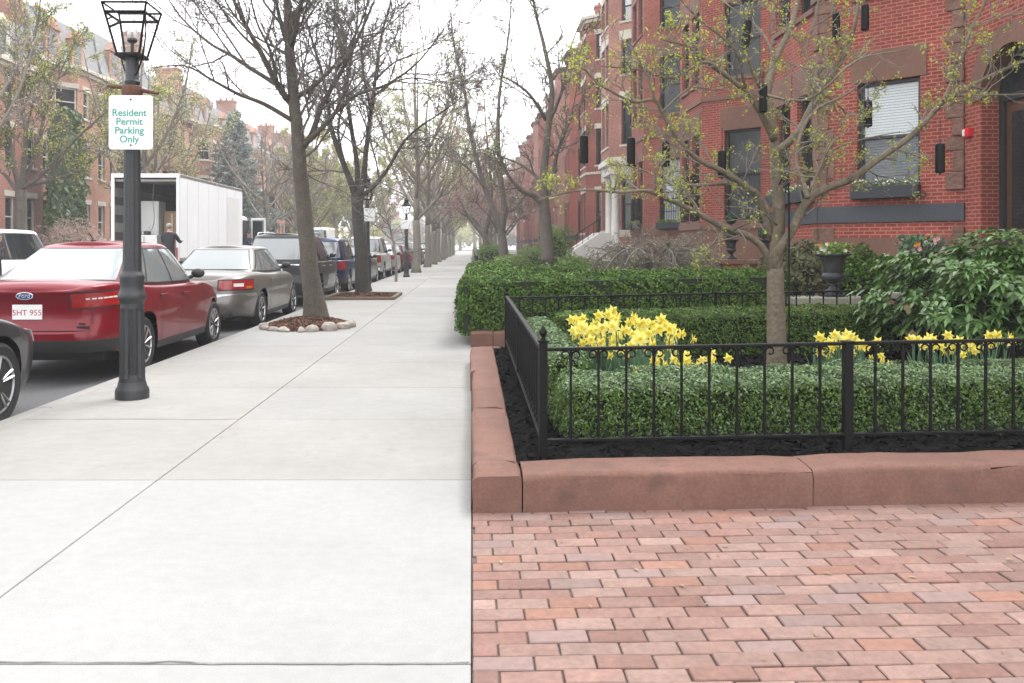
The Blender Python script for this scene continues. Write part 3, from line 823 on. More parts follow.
# ------------------------------------------------------------------ tree growing
def rot_about(d, axis, a):
    axis = axis / (np.linalg.norm(axis) + 1e-9)
    return d * math.cos(a) + np.cross(axis, d) * math.sin(a) + axis * np.dot(axis, d) * (1 - math.cos(a))
class Tree:
    def __init__(s, seed, cfg):
        s.rg = np.random.default_rng(seed); s.cfg = cfg; s.trunk = MB(); s.crown = MB(); s.ends = []
    def limb(s, P, r0, r1, sides=8, k=4, main=True, power=1.0, flare=0.0):
        Q = smooth_path(P, k); t = np.linspace(0, 1, len(Q))
        r = r0 + (r1 - r0) * t ** power
        if flare: r = r * (1 + flare * np.exp(-t * 14))
        if sides >= 8: Q = Q + 0.02 * r0 * s.rg.standard_normal(Q.shape)
        (s.trunk if main else s.crown).tube(Q, r, sides)
        return Q, r
    def sprout(s, Q, r, lvl, L, n, t0=.25, t1=1.0, ang=(30, 60), up=None):
        """side branches along path Q"""
        rg = s.rg; m = len(Q)
        for i in range(n):
            t = t0 + (t1 - t0) * (i + rg.random()) / n
            f = t * (m - 1); j = min(int(f), m - 2)
            p = Q[j] + (Q[j + 1] - Q[j]) * (f - j)
            d = Q[j + 1] - Q[j]; d = d / (np.linalg.norm(d) + 1e-9)
            ax = np.cross(d, rg.standard_normal(3))
            e = rot_about(d, ax, R(rg.uniform(*ang)))
            s.twig(p, e, L * rg.uniform(.6, 1.15) * (1 - .45 * t), min(r[j] * .6, s.cfg['r'][lvl]), lvl)
    def twig(s, p, d, L, r, lvl):
        rg = s.rg; c = s.cfg
        n = 4 if lvl > 0 else 3
        P = [p]; e = d.copy()
        for i in range(n):
            e = e + c.get('wob', .22) * rg.standard_normal(3); e[2] += c['up'][lvl]
            e /= np.linalg.norm(e); P.append(P[-1] + e * L / n)
        P = np.array(P)
        rr = np.linspace(r, max(r * .35, c['rmin']), len(P))
        s.crown.tube(P, rr, 5 if r > .012 else 3, caps=False)
        if lvl > 0:
            k = c['n'][lvl]
            m = len(P)
            for i in range(k):
                t = .2 + .8 * (i + rg.random()) / k; f = t * (m - 1); j = min(int(f), m - 2)
                q = P[j] + (P[j + 1] - P[j]) * (f - j); dd = P[j + 1] - P[j]; dd /= np.linalg.norm(dd)
                s.twig(q, rot_about(dd, np.cross(dd, rg.standard_normal(3)), R(rg.uniform(25, 60))), L * rg.uniform(.4, .7) * (1 - .35 * t), max(rr[j] * .6, c['rmin']), lvl - 1)
        if lvl == 0 or True:
            s.ends.append(P[-1])
            if lvl == 0:
                s.ends.append(P[1]); s.ends.append(P[2])
    def buds(s, frac, size, mat, per=3, spread=.03):
        E = np.array(s.ends); E = E[s.rg.random(len(E)) < frac]
        if not len(E): return
        E = np.repeat(E, per, axis=0) + spread * s.rg.standard_normal((len(E) * per, 3))
        leaf_quads(E, s.rg.standard_normal((len(E), 3)), size, s.rg, 1.8, mat, s.crown, .3)
    def finish(s, name, label, cat, base, bark, twigm, budm=None, group=None):
        root = thing(name, label, cat, base, group=group); o = np.array(base, float)
        for mb, nm, ms in ((s.trunk, 'trunk', [bark]), (s.crown, 'crown', [twigm] + ([budm] if budm else []))):
            if mb.n == 0: continue
            mb.V = [v - o for v in mb.V]
            mb.build(nm, ms, root, smooth=180)
        return root

# the small budding tree in the bed, its limbs laid out one by one
def px3(pts, Y, dy):
    n = len(pts); dy = np.asarray(dy, float)
    yy = Y + np.interp(np.linspace(0, 1, n), np.linspace(0, 1, len(dy)), dy)
    return np.array([at(x, y, d) for (x, y), d in zip(pts, yy)])
def garden_tree():
    Y = 8.6
    T = Tree(101, dict(r={2: .012, 1: .007, 0: .0045}, n={2: 6, 1: 4}, up={2: .06, 1: .05, 0: .04}, rmin=.0028, wob=.26))
    base = np.array([(777 - CX) / F * Y, Y, .2])
    T.limb([base + [0, 0, -.1], at(777, 350, Y), at(776, 310, Y), at(775, 268, Y)], .106, .08, 12, 6, flare=.35)
    big = []
    def L(pts, dy, r0, r1, sides=8): 
        Q, r = T.limb(px3(pts, Y, dy), r0 * .87, r1 * .87, sides); big.append((Q, r))
    # main leader
    L([(775, 275), (779, 220), (776, 170), (773, 130), (767, 95), (775, 60), (792, 25), (800, -15)], (0, .1, .3, .6), .075, .026, 10)
    L([(774, 140), (760, 112), (742, 88), (712, 66), (690, 48), (664, 40)], (.1, -.2, -.5), .042, .012)
    L([(742, 88), (722, 72), (704, 62), (672, 78), (640, 70), (600, 66)], (-.3, -.7), .024, .006, 6)
    L([(776, 152), (797, 134), (812, 106), (820, 92), (838, 66), (852, 36), (861, -10)], (0, .3, .6), .05, .018)
    L([(812, 106), (814, 80), (806, 50), (815, 20), (820, -10)], (.2, .5), .026, .01)
    L([(767, 98), (752, 70), (745, 40), (752, 8), (762, -25)], (.2, .0, -.2), .03, .01)
    # low right limb
    L([(771, 268), (778, 252), (793, 228), (808, 200), (829, 187), (851, 179), (877, 160), (906, 140), (924, 123), (944, 101), (965, 89), (994, 74), (1024, 61), (1060, 44)], (0, -.3, -.7, -.9), .058, .010, 10)
    L([(944, 101), (951, 84), (959, 67), (971, 29), (986, 0), (992, -30)], (-.75, -.6), .024, .008)
    L([(958, 96), (985, 95), (1024, 94), (1050, 90)], (-.8, -1.0), .012, .005, 6)
    L([(971, 29), (995, 18), (1024, 14)], (-.6, -.5), .012, .005, 6)
    L([(808, 198), (802, 178), (796, 160), (802, 130), (818, 108), (850, 92), (880, 62)], (-.5, -.2, .2), .03, .008)
    L([(800, 168), (820, 172), (832, 150), (868, 138), (900, 132)], (-.4, -.6), .016, .005, 6)
    L([(810, 190), (818, 172), (830, 146), (848, 128)], (-.6, -.4), .016, .006, 6)
    # low left limb
    L([(772, 272), (764, 250), (748, 236), (726, 228), (708, 219), (688, 208), (667, 199), (648, 191), (620, 192), (587, 190), (560, 194), (538, 200)], (0, -.3, -.6, -.8), .046, .006, 10)
    L([(772, 240), (760, 199), (748, 188), (734, 178), (720, 170), (703, 162), (687, 150), (672, 130), (662, 112), (654, 100), (634, 102), (616, 94), (596, 82), (584, 69), (566, 70)], (.1, -.2, -.5, -.9), .042, .006, 8)
    L([(770, 214), (755, 191), (730, 184), (701, 185), (671, 184), (648, 172), (626, 165)], (0, .4, .9), .03, .007)
    L([(777, 225), (762, 212), (744, 208), (722, 206)], (-.1, -.4), .014, .005, 6)
    L([(654, 100), (648, 80), (640, 62), (628, 38)], (-.8, -.9), .012, .004, 6)
    L([(662, 112), (690, 88), (716, 90), (738, 82)], (-.6, .2), .012, .005, 6)
    L([(767, 95), (790, 100), (815, 96), (858, 60), (905, 50)], (.1, -.9, -1.4), .018, .005, 6)
    L([(745, 88), (735, 50), (700, 20), (672, -10)], (-.2, -.9), .02, .006, 6)
    L([(775, 60), (760, 30), (728, 5), (700, -20)], (.3, 1.0), .02, .006, 6)
    for Q, r in big[1:]:
        n = max(5, int(np.linalg.norm(np.diff(Q, axis=0), axis=1).sum() * 5.2))
        T.sprout(Q, r, 2 if r[0] > .02 else 1, .62, n, .15, 1.0)
    T.buds(.30, .0215, 1, 3, .016)
    return T.finish('budding_tree', 'small bare tree breaking yellow green buds in the daffodil bed', 'tree', base, M['bark_light'], M['twig_grey'], M['bud'])
garden_tree()

# black chime tubes hung in that tree, each on its own cord
def make_chime():
    t = thing('hanging_chime', 'x', 'wind chime', group='black chime tubes hung in the budding tree')
    mb = MB(); mb.lathe([(.034, -.275), (.041, -.268), (.041, -.03), (.036, -.012), (.02, -.002), (.006, 0)], n=14); mb.build('tube', M['iron'], t, smooth=40)
    mb = MB(); mb.tube([(0, 0, -.275), (0, 0, -.29)], .012, 8); mb.tube([(0, 0, 0), (0, 0, .035)], .007, 6); mb.build('clapper', M['iron_grey'], t)
    mb = MB(); mb.tube([(0, 0, .03), (.002, 0, .22)], .0028, 4); mb.build('cord', M['iron'], t)
    return t
ch0 = make_chime()
CH = [(631, 137, 8.3, 3.8, 'black chime tube on a long cord left of the pale stone steps'), (584, 135, 8.4, 1.6, 'leftmost black chime tube hanging from the budding tree'),
      (666, 140, 8.8, 1.0, 'black chime tube in front of the pale curtained window with the balcony rail'), (722, 150, 8.6, 1.0, 'black chime tube beside the dark window with an iron guard'),
      (748, 20, 8.4, 1.0, 'tilted black chime tube near the top of the tree above the dark window'), (763, 84, 8.3, 1.0, 'black chime tube against the trunk of the budding tree'),
      (836, 12, 9.0, 1.0, 'left one of two black chime tubes high over the shuttered window'), (865, 4, 9.0, 1.0, 'right one of two black chime tubes high over the shuttered window'),
      (868, 100, 8.9, 1.0, 'black chime tube at the left edge of the shuttered window'), (940, 143, 7.9, 1.0, 'black chime tube hanging left of the red fire alarm'),
      (592, 172, 9.5, 1.0, 'slim black chime tube low on the left in front of the bay'), (632, 181, 9.2, 1.0, 'black chime tube below the long corded one')]
for i, (px, py, Y, cl, lab) in enumerate(CH[:10]):
    o = ch0 if i == 0 else dup(ch0)
    o['label'] = lab; o.location = [float(v) for v in at(px, py, Y)]
    if 'tilted' in lab: o.rotation_euler = (0, R(7), 0)
    for ch in [c for c in bpy.data.objects if c.parent == o and c.name.startswith('cord')]: ch.scale = (1, 1, cl)
# thin iron plant hook beside the trunk
mb = MB(); p = at(789, 375, 8.42)
mb.tube(smooth_path([(p[0], p[1], .15), (p[0], p[1], 1.0), (p[0] - .004, p[1], 2.02), (p[0] - .05, p[1], 2.12), (p[0] - .1, p[1], 2.05)]), .0085, 6)
t = mb.build('plant_hook', M['iron'], smooth=180); tag(t, 'thin black iron plant hook standing beside the budding tree trunk', 'plant hook')

# ------------------------------------------------------------------ urns, walls and bits of the next yard
def make_urn(s=1.0, name='urn'):
    t = thing('urn', 'x', 'urn', group='cast iron urns')
    mb = MB()
    mb.box((0, 0, .02 * s), (.30 * s, .30 * s, .04 * s))
    mb.build('plinth', M['iron_grey'], t, bevel=.006)
    mb = MB(); mb.lathe([(q[0] * s, q[1] * s) for q in ((.145, .04), (.14, .06), (.10, .085), (.06, .12), (.05, .155), (.075, .17), (.075, .18), (.06, .19), (.10, .215), (.15, .25), (.165, .29), (.155, .32), (.135, .345), (.14, .36), (.145, .46), (.165, .555), (.20, .59), (.245, .605), (.245, .622), (.20, .618), (.17, .58), (.0, .57))], n=28)
    mb.build('bowl', M['iron_grey'], t, smooth=40)
    return t
def flowers(parent, c, r, n, kinds, seed, h=.12):
    rg = np.random.default_rng(seed)
    for name, m, k, s_ in kinds:
        mb = MB()
        P = np.asarray(c) + rg.uniform(-1, 1, (k, 3)) * np.array([r, r, h * .5]) + np.array([0, 0, h * .6])
        P[:, :2] = np.asarray(c)[:2] + (P[:, :2] - np.asarray(c)[:2]) * .95
        for q in P:
            if name == 'blossom':
                a0 = rg.uniform(0, 6)
                for j in range(5):
                    a = a0 + j * 1.2566; d = np.array([math.cos(a), -.35, math.sin(a)]); e = np.array([-math.sin(a), 0, math.cos(a)])
                    mb.add([q, q + d * s_ * .6 + e * s_ * .42, q + d * s_, q + d * s_ * .6 - e * s_ * .42], [[0, 1, 2, 3]])
        if name != 'blossom': leaf_quads(P, rg.standard_normal((k, 3)), s_, rg, 2.2, 0, mb, .5, .4)
        mb.build(name, M[m], parent)
KU = (('foliage', 'shrub_leaf', 330, .05), ('blossom', 'white_flower', 26, .028), ('blossom', 'orange_flower', 13, .028))
u0 = make_urn(); u0.location = (5.25, 12.5, .715); u0['label'] = 'dark urn with white and orange flowers on a stone ledge'
flowers(u0, (0, 0, .60), .22, 0, KU, 3, .16)
u1 = make_urn(); u1.location = (6.72, 12.9, .745); u1['label'] = 'urn behind the rhododendron holding pink white and orange flowers'
flowers(u1, (0, 0, .60), .27, 0, (('foliage', 'daff_leaf', 420, .06), ('blossom', 'white_flower', 16, .034), ('blossom', 'orange_flower', 16, .034), ('blossom', 'pink_flower', 9, .04)), 4, .24)
def topi(parent, z):
    rg = np.random.default_rng(5); mb = MB(); mb.tube([(0, 0, z), (0, 0, z + .35)], .012, 6); mb.build('stem', M['twig'], parent)
    mb = MB()
    for (zz, r) in ((z + .14, .12), (z + .42, .105)):
        P, D = blob_points(900, (0, 0, zz), (r, r, r), rg, .15); d = rg.standard_normal((900, 3)); d /= np.linalg.norm(d, axis=1)[:, None]
        leaf_quads(np.array([0, 0, zz]) + d * r * rg.uniform(.85, 1.03, (900, 1)), d, .03, rg, 1.6, 0, mb)
        mb.ball((0, 0, zz), r * .9, 10)
    mb.build('topiary', M['topiary'], parent)
for i, (px, Y, lab) in enumerate(((731, 17.0, 'small dark urn with double ball topiary on the brick pier at left'), (764.5, 17.0, 'small dark urn with double ball topiary on the brick pier nearer the tree trunk'))):
    u = make_urn(.62); u.location = (float((px - CX) / F * Y), Y, 1.19); u['label'] = lab
    topi(u, .38)
t = thing('brick_wall', 'low brick wall with two stone capped piers under the topiary urns', 'wall', (5.4, 17.0, 0))
mb = MB(); mb.bx(-.55, 1.6, -.13, .13, .0, 1.02); mb.build('wall', M['brick_red'], t)
for x in (-.29, .36):
    mb = MB(); mb.bx(x - .2, x + .2, -.2, .2, .0, 1.09); p_ = mb.build('pier', M['brick_red'], t)
    mb = MB(); mb.bx(x - .24, x + .24, -.24, .24, 1.092, 1.187); mb.build('cap', M['brownstone_wall'], p_, bevel=.012)
mb = MB(); mb.bx(.61, 1.6, -.17, .17, 1.022, 1.09); mb.build('coping', M['brownstone_wall'], t, bevel=.01)
t = thing('stone_ledge', 'low tan stone ledge with mossy cap under the flower urn', 'wall', (5.2, 12.5, 0))
mb = MB(); mb.bx(-.55, .47, -.2, .2, -.1, .60); mb.build('base', M['tanstone'], t)
mb = MB(); mb.bx(-.6, .52, -.26, .26, .602, .715); mb.build('cap', M['mossstone'], t, bevel=.02)
t = thing('stone_pedestal', 'plain stone pedestal behind the rhododendron carrying an urn of mixed flowers', 'pedestal', (6.72, 12.9, 0))
mb = MB(); mb.bx(-.25, .25, -.25, .25, -.1, .64); mb.build('base', M['tanstone'], t)
mb = MB(); mb.bx(-.3, .3, -.3, .3, .642, .745); mb.build('cap', M['mossstone'], t, bevel=.02)
# weeping bare shrub behind the yew hedge
def weeping():
    T = Tree(77, dict(r={2: .018, 1: .011, 0: .008}, n={2: 6, 1: 5}, up={2: -.16, 1: -.22, 0: -.16}, rmin=.005, wob=.3))
    Y = 17.5; b = np.array([(700 - CX) / F * Y - 1.0, Y, .2])
    T.limb([b, b + [.05, 0, .5], b + [.25, .1, .75]], .07, .05, 8)
    rg = T.rg
    for i in range(12):
        a = i * 2 * PI / 12 + rg.uniform(-.2, .2)
        st = b + np.array([.1, 0, .62])
        P = [st, st + np.array([.5 * math.cos(a), .5 * math.sin(a), .55]), st + np.array([1.05 * math.cos(a), .9 * math.sin(a), .48]), st + np.array([1.5 * math.cos(a), 1.2 * math.sin(a), .05])]
        Q, r = T.limb(P, .028, .008, 5, main=False)
        T.sprout(Q, r, 2, .62, 14, .1)
    T.buds(.12, .03, 1, 1, .02)
    T.finish('weeping_shrub', 'bare weeping dwarf shrub with tan twigs behind the yew hedge', 'shrub', b, M['bark_dark'], M['twig_grey'], M['bud_far'])
weeping()
# ------------------------------------------------------------------ writing
def text_mesh(s, size, align='CENTER', ext=.0015, bold=0.0):
    cu = bpy.data.curves.new('txt', 'FONT'); cu.body = s; cu.size = size; cu.align_x = align; cu.align_y = 'CENTER'; cu.extrude = ext; cu.offset = bold
    o = bpy.data.objects.new('txt', cu); COL.objects.link(o)
    bpy.context.view_layer.update()
    dg = bpy.context.evaluated_depsgraph_get()
    me = bpy.data.meshes.new_from_object(o.evaluated_get(dg))
    bpy.data.objects.remove(o); bpy.data.curves.remove(cu)
    return me
def text(name, s, size, m, parent, loc, rot, ext=.0015, bold=0.0):
    me = text_mesh(s, size, ext=ext, bold=bold); me.materials.clear(); me.materials.append(m)
    o = put(name, me, parent); o.location = loc; o.rotation_euler = rot
    return o

# ------------------------------------------------------------------ street lamps
def lantern(root, z, s=1.0, rz=R(1), roof='open'):
    """four-sided tapering gas lantern, narrow end down"""
    wb, wt, h = .105 * s, .186 * s, .37 * s
    c_, s_ = math.cos(rz), math.sin(rz)
    def P(x, y, zz): return np.array([x * c_ - y * s_, x * s_ + y * c_, zz])
    cb = [P(a * wb, b * wb, z) for a, b in ((-1, -1), (1, -1), (1, 1), (-1, 1))]
    ct = [P(a * wt, b * wt, z + h) for a, b in ((-1, -1), (1, -1), (1, 1), (-1, 1))]
    mb = MB()
    for i in range(4):
        j = (i + 1) % 4
        mb.tube([cb[i], ct[i]], .012 * s, 4); mb.tube([cb[i], cb[j]], .012 * s, 4); mb.tube([ct[i], ct[j]], .015 * s, 4)
    mb.box((0, 0, z - .012), (2 * wb + .03, 2 * wb + .03, .02), rz=rz)
    fr = mb.build('lantern_frame', M['iron'], root)
    mb = MB()
    for i in range(4):
        j = (i + 1) % 4
        mb.add([cb[i], cb[j], ct[j], ct[i]], [[0, 1, 2, 3]])
    mb.build('lantern_glass', M['lantern_glass'], fr)
    mb = MB(); mb.tube([(0, 0, z), (0, 0, z + .12 * s)], .016 * s, 6); mb.lathe([(.03 * s, .12 * s), (.05 * s, .14 * s), (.045 * s, .16 * s), (.012 * s, .165 * s)], (0, 0, z), 10)
    mb.build('burner', M['iron_grey'], fr)
    mb = MB()
    for a in (-.03, .03): mb.lathe([(.013, .17 * s), (.02, .2 * s), (.02, .25 * s), (.008, .28 * s)], (a, 0, z), 8)
    mb.build('mantle', M['lamp_white'], fr)
    # roof
    r0 = wt; zt = z + h
    if roof == 'open':
        up = [P(a * (wt + .02) , b * (wt + .02), zt + .085 * s) for a, b in ((-1, -1), (1, -1), (1, 1), (-1, 1))]
        mb = MB()
        for i in range(4):
            j = (i + 1) % 4
            mb.tube([up[i], up[j]], .011 * s, 4); mb.tube([ct[i], up[i]], .011 * s, 4)
            apex = np.array([0, 0, zt + .36 * s]); q = apex + (up[i] - apex) * .3
        mb.lathe([(.10 * s, .26 * s), (.13 * s, .27 * s), (.12 * s, .31 * s), (.08 * s, .33 * s), (.075 * s, .42 * s), (.10 * s, .43 * s), (.03 * s, .50 * s), (.015 * s, .56 * s), (.0, .58 * s)], (0, 0, zt), 16)
        mb.build('lantern_roof', M['iron'], root, smooth=40)
    else:
        mb = MB(); mb.lathe([(wt * 1.25, 0), (wt * 1.05, .05 * s), (.10 * s, .17 * s), (.10 * s, .26 * s), (.13 * s, .27 * s), (.06 * s, .34 * s), (.02 * s, .38 * s), (.02 * s, .43 * s), (0, .46 * s)], (0, 0, zt), 4 * 5)
        mb.build('lantern_roof', M['iron'], root, smooth=40)
    # cradle arms
    mb = MB()
    for i in (1, 3):
        p = ct[i]
        mb.tube(smooth_path([(0, 0, z - .22), p * [.55, .55, 0] + [0, 0, z - .14], p * [1.02, 1.02, 0] + [0, 0, z + .1], p * [1.06, 1.06, 0] + [0, 0, z + h]]), .008 * s, 5)
    mb.build('cradle', M['iron'], root)
def lamp_post(label, x, y, tall=3.98, sign=None, roof='open', lean=0.0):
    t = thing('street_lamp', label, 'street lamp', (x, y, 0), group='black iron gas lamps along the kerb')
    k = (tall - 1.03)      # foot of the lantern
    mb = MB(); mb.lathe([(.155, -.05), (.155, .075), (.147, .10), (.135, .115), (.128, .15), (.122, .16)], n=20); mb.build('base', M['iron_grey'], t, smooth=35)
    n = 32; prof = [(.122, .16), (.118, .20), (.118, .23), (.109, .83), (.108, .86), (.106, .90)]
    mb = MB(); mb.lathe(prof, n=28, flute=(.13, np.array([0, 0, 1, 1, 0, 0]))); mb.build('lower_shaft', M['iron_grey'], t, smooth=14)
    mb = MB(); mb.lathe([(.106, .90), (.118, .93), (.130, .95), (.132, .985), (.12, 1.005), (.112, 1.03), (.105, 1.07), (.112, 1.10), (.112, 1.13), (.115, 1.15), (.112, 1.175), (.096, 1.19), (.088, 1.215)], n=24); mb.build('collar', M['iron_grey'], t, smooth=40)
    mb = MB(); mb.lathe([(.088, 1.215), (.084, 1.4), (.070, k - .42), (.067, k - .40)], n=24, flute=(.12, np.array([0, 1, 1, 0]))); mb.build('shaft', M['iron_grey'], t, smooth=14)
    mb = MB(); mb.lathe([(.067, k - .40), (.088, k - .39), (.098, k - .35), (.088, k - .30), (.066, k - .285)], n=20); mb.build('capital', M['rust'] if roof == 'open' else M['iron_grey'], t, smooth=40)
    mb = MB(); mb.lathe([(.066, k - .284), (.074, k - .25), (.062, k - .23), (.060, k - .02), (.09, k - .015)], n=20); mb.build('neck', M['iron_grey'], t, smooth=40)
    mb = MB(); mb.tube([(-.24, .02, k - .285), (0, 0, k - .315), (.26, -.02, k - .365)], [.014, .024, .014], 8); mb.build('ladder_bar', M['rust'] if roof == 'open' else M['iron'], t, smooth=60)
    lantern(t, k, roof=roof)
    if sign == 'resident':
        zc = 2.615
        mb = MB(); w, h, r = .205, .255, .03
        out = []
        for (a, b, ph) in ((w - r, h - r, 0), (-w + r, h - r, 90), (-w + r, -h + r, 180), (w - r, -h + r, 270)):
            for q in range(5): out.append((a + r * math.cos(R(ph + q * 22.5)), b + r * math.sin(R(ph + q * 22.5))))
        N_ = len(out); V = [(a, -.098, zc + b) for a, b in out] + [(a, -.094, zc + b) for a, b in out]
        mb.add(V, [list(range(N_)), list(range(N_, 2 * N_))[::-1]] + [[i, i + N_, (i + 1) % N_ + N_, (i + 1) % N_] for i in range(N_)])
        s_ = tag(mb.build('parking_sign', M['sign_white'], None), 'white sign reading Resident Permit Parking Only in green strapped to the near lamp post', 'sign')
        s_.location = (x + .022, y, 0); s_.rotation_euler = (0, 0, R(2))
        mb = MB()
        for (a0, a1, b0, b1) in ((-.19, .19, .147, .150), (-.19, .19, -.24, -.237), (-.19, -.187, -.237, .147), (.187, .19, -.237, .147)): mb.bx(a0, a1, -.1005, -.0985, zc + b0, zc + b1)
        mb.build('border', M['sign_faint'], s_)
        for i, w_ in enumerate(('Resident', 'Permit', 'Parking', 'Only')):
            text('lettering', w_, .092, M['sign_green'], s_, (-.014, -.0995, zc + .088 - i * .083), (R(90), 0, 0), bold=.0014)
        mb = MB()
        for b in (.215, -.215): mb.lathe([(.009, -.104), (.009, -.094)], (0, 0, zc + b), 8, axis='y')
        mb.build('bolt', M['iron_grey'], s_)
        mb = MB()
        for b in (.12, -.15): mb.lathe([(.082, b), (.082, b + .02)], (0, 0, zc), 16)
        mb.build('strap', M['iron_grey'], s_)
    elif sign:
        mb = MB(); mb.box((0, -.09, 2.45), (.5, .008, .42)); s_ = tag(mb.build('parking_sign', M['sign_white']), sign, 'sign'); s_.location = (x, y, 0)
    return t
lamp_post('tall fluted iron street lamp nearest the camera with rusty ladder bar', -3.24, 8.2, tall=4.295, sign='resident')
lamp_post('iron street lamp half hidden behind the second bare kerb tree', -3.36, 27.6, sign='blank white sign on the lamp behind the second kerb tree', roof='cap')
lamp_post('slim black street lamp standing beyond the thin sapling', -3.05, 40, sign='small white sign on the lamp beyond the sapling', roof='cap')
lamp_post('very small street lamp far down the kerb', -3.05, 72, roof='cap')

# ------------------------------------------------------------------ cars
def interp(pts, x):
    p = np.asarray(pts, float); return np.interp(x, p[:, 0], p[:, 1])
_SI = {}
def sinterp(pts, x):
    """smooth interpolation through points"""
    k = id(pts)
    if k not in _SI:
        q = smooth_path(np.asarray(pts, float), 8); o = np.argsort(q[:, 0], kind='stable'); _SI[k] = (q[o, 0], q[o, 1], pts)
    return np.interp(x, _SI[k][0], _SI[k][1])
class Car:
    def __init__(s, S):
        s.S = S; s.L, s.W = S['L'], S['W']; s.xc = s.L * .5
        s.nr, s.nf = S.get('nr', 5.5), S.get('nf', 3.6)
    def belt(s, x): return sinterp(s.S['belt'], x)
    def w(s, z): return s.W / 2 * sinterp(s.S['side'], z)
    def xr(s, z): return sinterp(s.S['rear'], z)
    def xf(s, z): return s.L - sinterp(s.S['front'], z)
    def ring(s, z, n=120, inset=0.0):
        """one side of the body outline at height z: from rear centre to front centre, (x, y>=0)"""
        w = s.w(z) - inset; ar = s.xc - s.xr(z) - inset; af = s.xf(z) - s.xc - inset
        k = n // 4
        yr = np.linspace(0, .87, k) ** .8 * 1.0; yr = np.linspace(0, .87, k)
        xr = s.xc - ar * (1 - yr ** s.nr) ** (1 / s.nr)
        q0 = (1 - .87 ** s.nr) ** (1 / s.nr); qf = (1 - .87 ** s.nf) ** (1 / s.nf)
        q = np.linspace(q0, 0, n // 4 * 1 + 14)[1:]
        xs1 = s.xc - ar * q; ys1 = w * (1 - q ** s.nr) ** (1 / s.nr)
        q2 = np.linspace(0, qf, n // 4 + 14)[1:]
        xs2 = s.xc + af * q2; ys2 = w * (1 - q2 ** s.nf) ** (1 / s.nf)
        yf = np.linspace(.87, 0, k)[1:]
        xf = s.xc + af * (1 - yf ** s.nf) ** (1 / s.nf)
        X = np.concatenate([xr, xs1, xs2, xf]); Y = np.concatenate([w * yr, ys1, ys2, w * yf])
        return X, Y
    def path(s, z):
        c = s.__dict__.setdefault('_p', {}); k = round(z, 4)
        if k in c: return c[k]
        X, Y = s.ring(z, 200); d = np.concatenate([[0], np.cumsum(np.hypot(np.diff(X), np.diff(Y)))])
        c[k] = (d, X, Y)
        return c[k]
    def surf(s, sig, z, side=1):
        d, X, Y = s.path(z)
        return np.array([np.interp(sig, d, X), side * np.interp(sig, d, Y), z])
    def side_pt(s, x, z, side=1):
        """point on the flank at length x"""
        n = s.nr if x < s.xc else s.nf; a = s.xc - s.xr(z) if x < s.xc else s.xf(z) - s.xc
        q = min(abs(x - s.xc) / a, .999)
        return np.array([x, side * s.w(z) * (1 - q ** n) ** (1 / n), z])
    def patch(s, G, off, out):
        """push a grid of surface points out along its own normal"""
        G = np.asarray(G, float)
        a = np.gradient(G, axis=0) if G.shape[0] > 1 else None; b = np.gradient(G, axis=1)
        N_ = np.cross(a, b); N_ /= np.linalg.norm(N_, axis=2)[..., None] + 1e-9
        if (N_ * np.asarray(out)).sum(axis=2).mean() < 0: N_ = -N_
        return G + N_ * off
    def slab(s, name, G, off, out, m, parent, th=.0):
        mb = MB(); Gp = s.patch(G, off, out); mb.grid(Gp)
        e = s.patch(G, off - .008 if off > .006 else 0, out)      # edge returns into the body so the piece has thickness
        for A, B in ((Gp[0], e[0]), (Gp[-1], e[-1]), (Gp[:, 0], e[:, 0]), (Gp[:, -1], e[:, -1])): mb.grid(np.stack([A, B]))
        return mb.build(name, m, parent, smooth=40)
    def build(s, name, label, cat, X, Yrear, group='cars parked along the kerb'):
        S = s.S
        k = 1.09
        if X == XC: X = -4.03 - S['W'] * k / 2
        a_ = S['xw'][1 if 'nose' in label else 0]
        t = thing(name, label, cat, (X, Yrear + a_ * (1 - k), ROAD), R(90), group); t.scale = (k, k, k)
        P = M[S['paint']]
        wr, tr = S.get('wr', .32), S.get('tr', .21)
        xw = (S['xw'][0], S['xw'][1]); Ra = wr + .055
        zb0, zs = S.get('zbump', .26), S.get('zsill', .21)
        # ---- lower body: rings from sill to belt, wheel arches cut by lifting the lower edge
        T = np.array([0, .05, .12, .2, .3, .42, .55, .68, .8, .88, .935, .965, .985, 1.0])
        n = 300
        d0, X0, Y0 = s.path(.55)
        a0 = s.xc
        # parametrise columns by fraction along the ring at each height, refined near arch edges
        sg = np.linspace(0, 1, 150)
        tot = d0[-1]
        for xx in xw:
            for e in (-Ra, Ra):
                sx = np.interp(xx + e, X0[(Y0 > .5 * Y0.max())], d0[(Y0 > .5 * Y0.max())]) / tot
                sg = np.concatenate([sg, sx + np.array([-.0015, -.0005, .0005, .0015, .003, -.003])])
            sx0 = np.interp(xx - Ra, X0, d0) / tot
        sg = np.unique(np.clip(sg, 0, 1))
        xs0 = np.interp(sg * tot, d0, X0); ys0 = np.interp(sg * tot, d0, Y0)
        zb = np.where((xs0 < .12) | (xs0 > s.L - .12), zb0, zs)
        zb = np.interp(xs0, [0, .25, .6, s.L - .6, s.L - .25, s.L], [zb0, zb0, zs, zs, zb0 - .04, zb0 - .04])
        for xx in xw:
            dd = np.abs(xs0 - xx); ar = np.sqrt(np.maximum(Ra ** 2 - dd ** 2, 0)) + wr
            zb = np.where((dd < Ra) & (ys0 > .5 * ys0.max()), np.maximum(zb, ar), zb)
        bl = s.belt(xs0); r = S.get('round', .055)
        rings = []
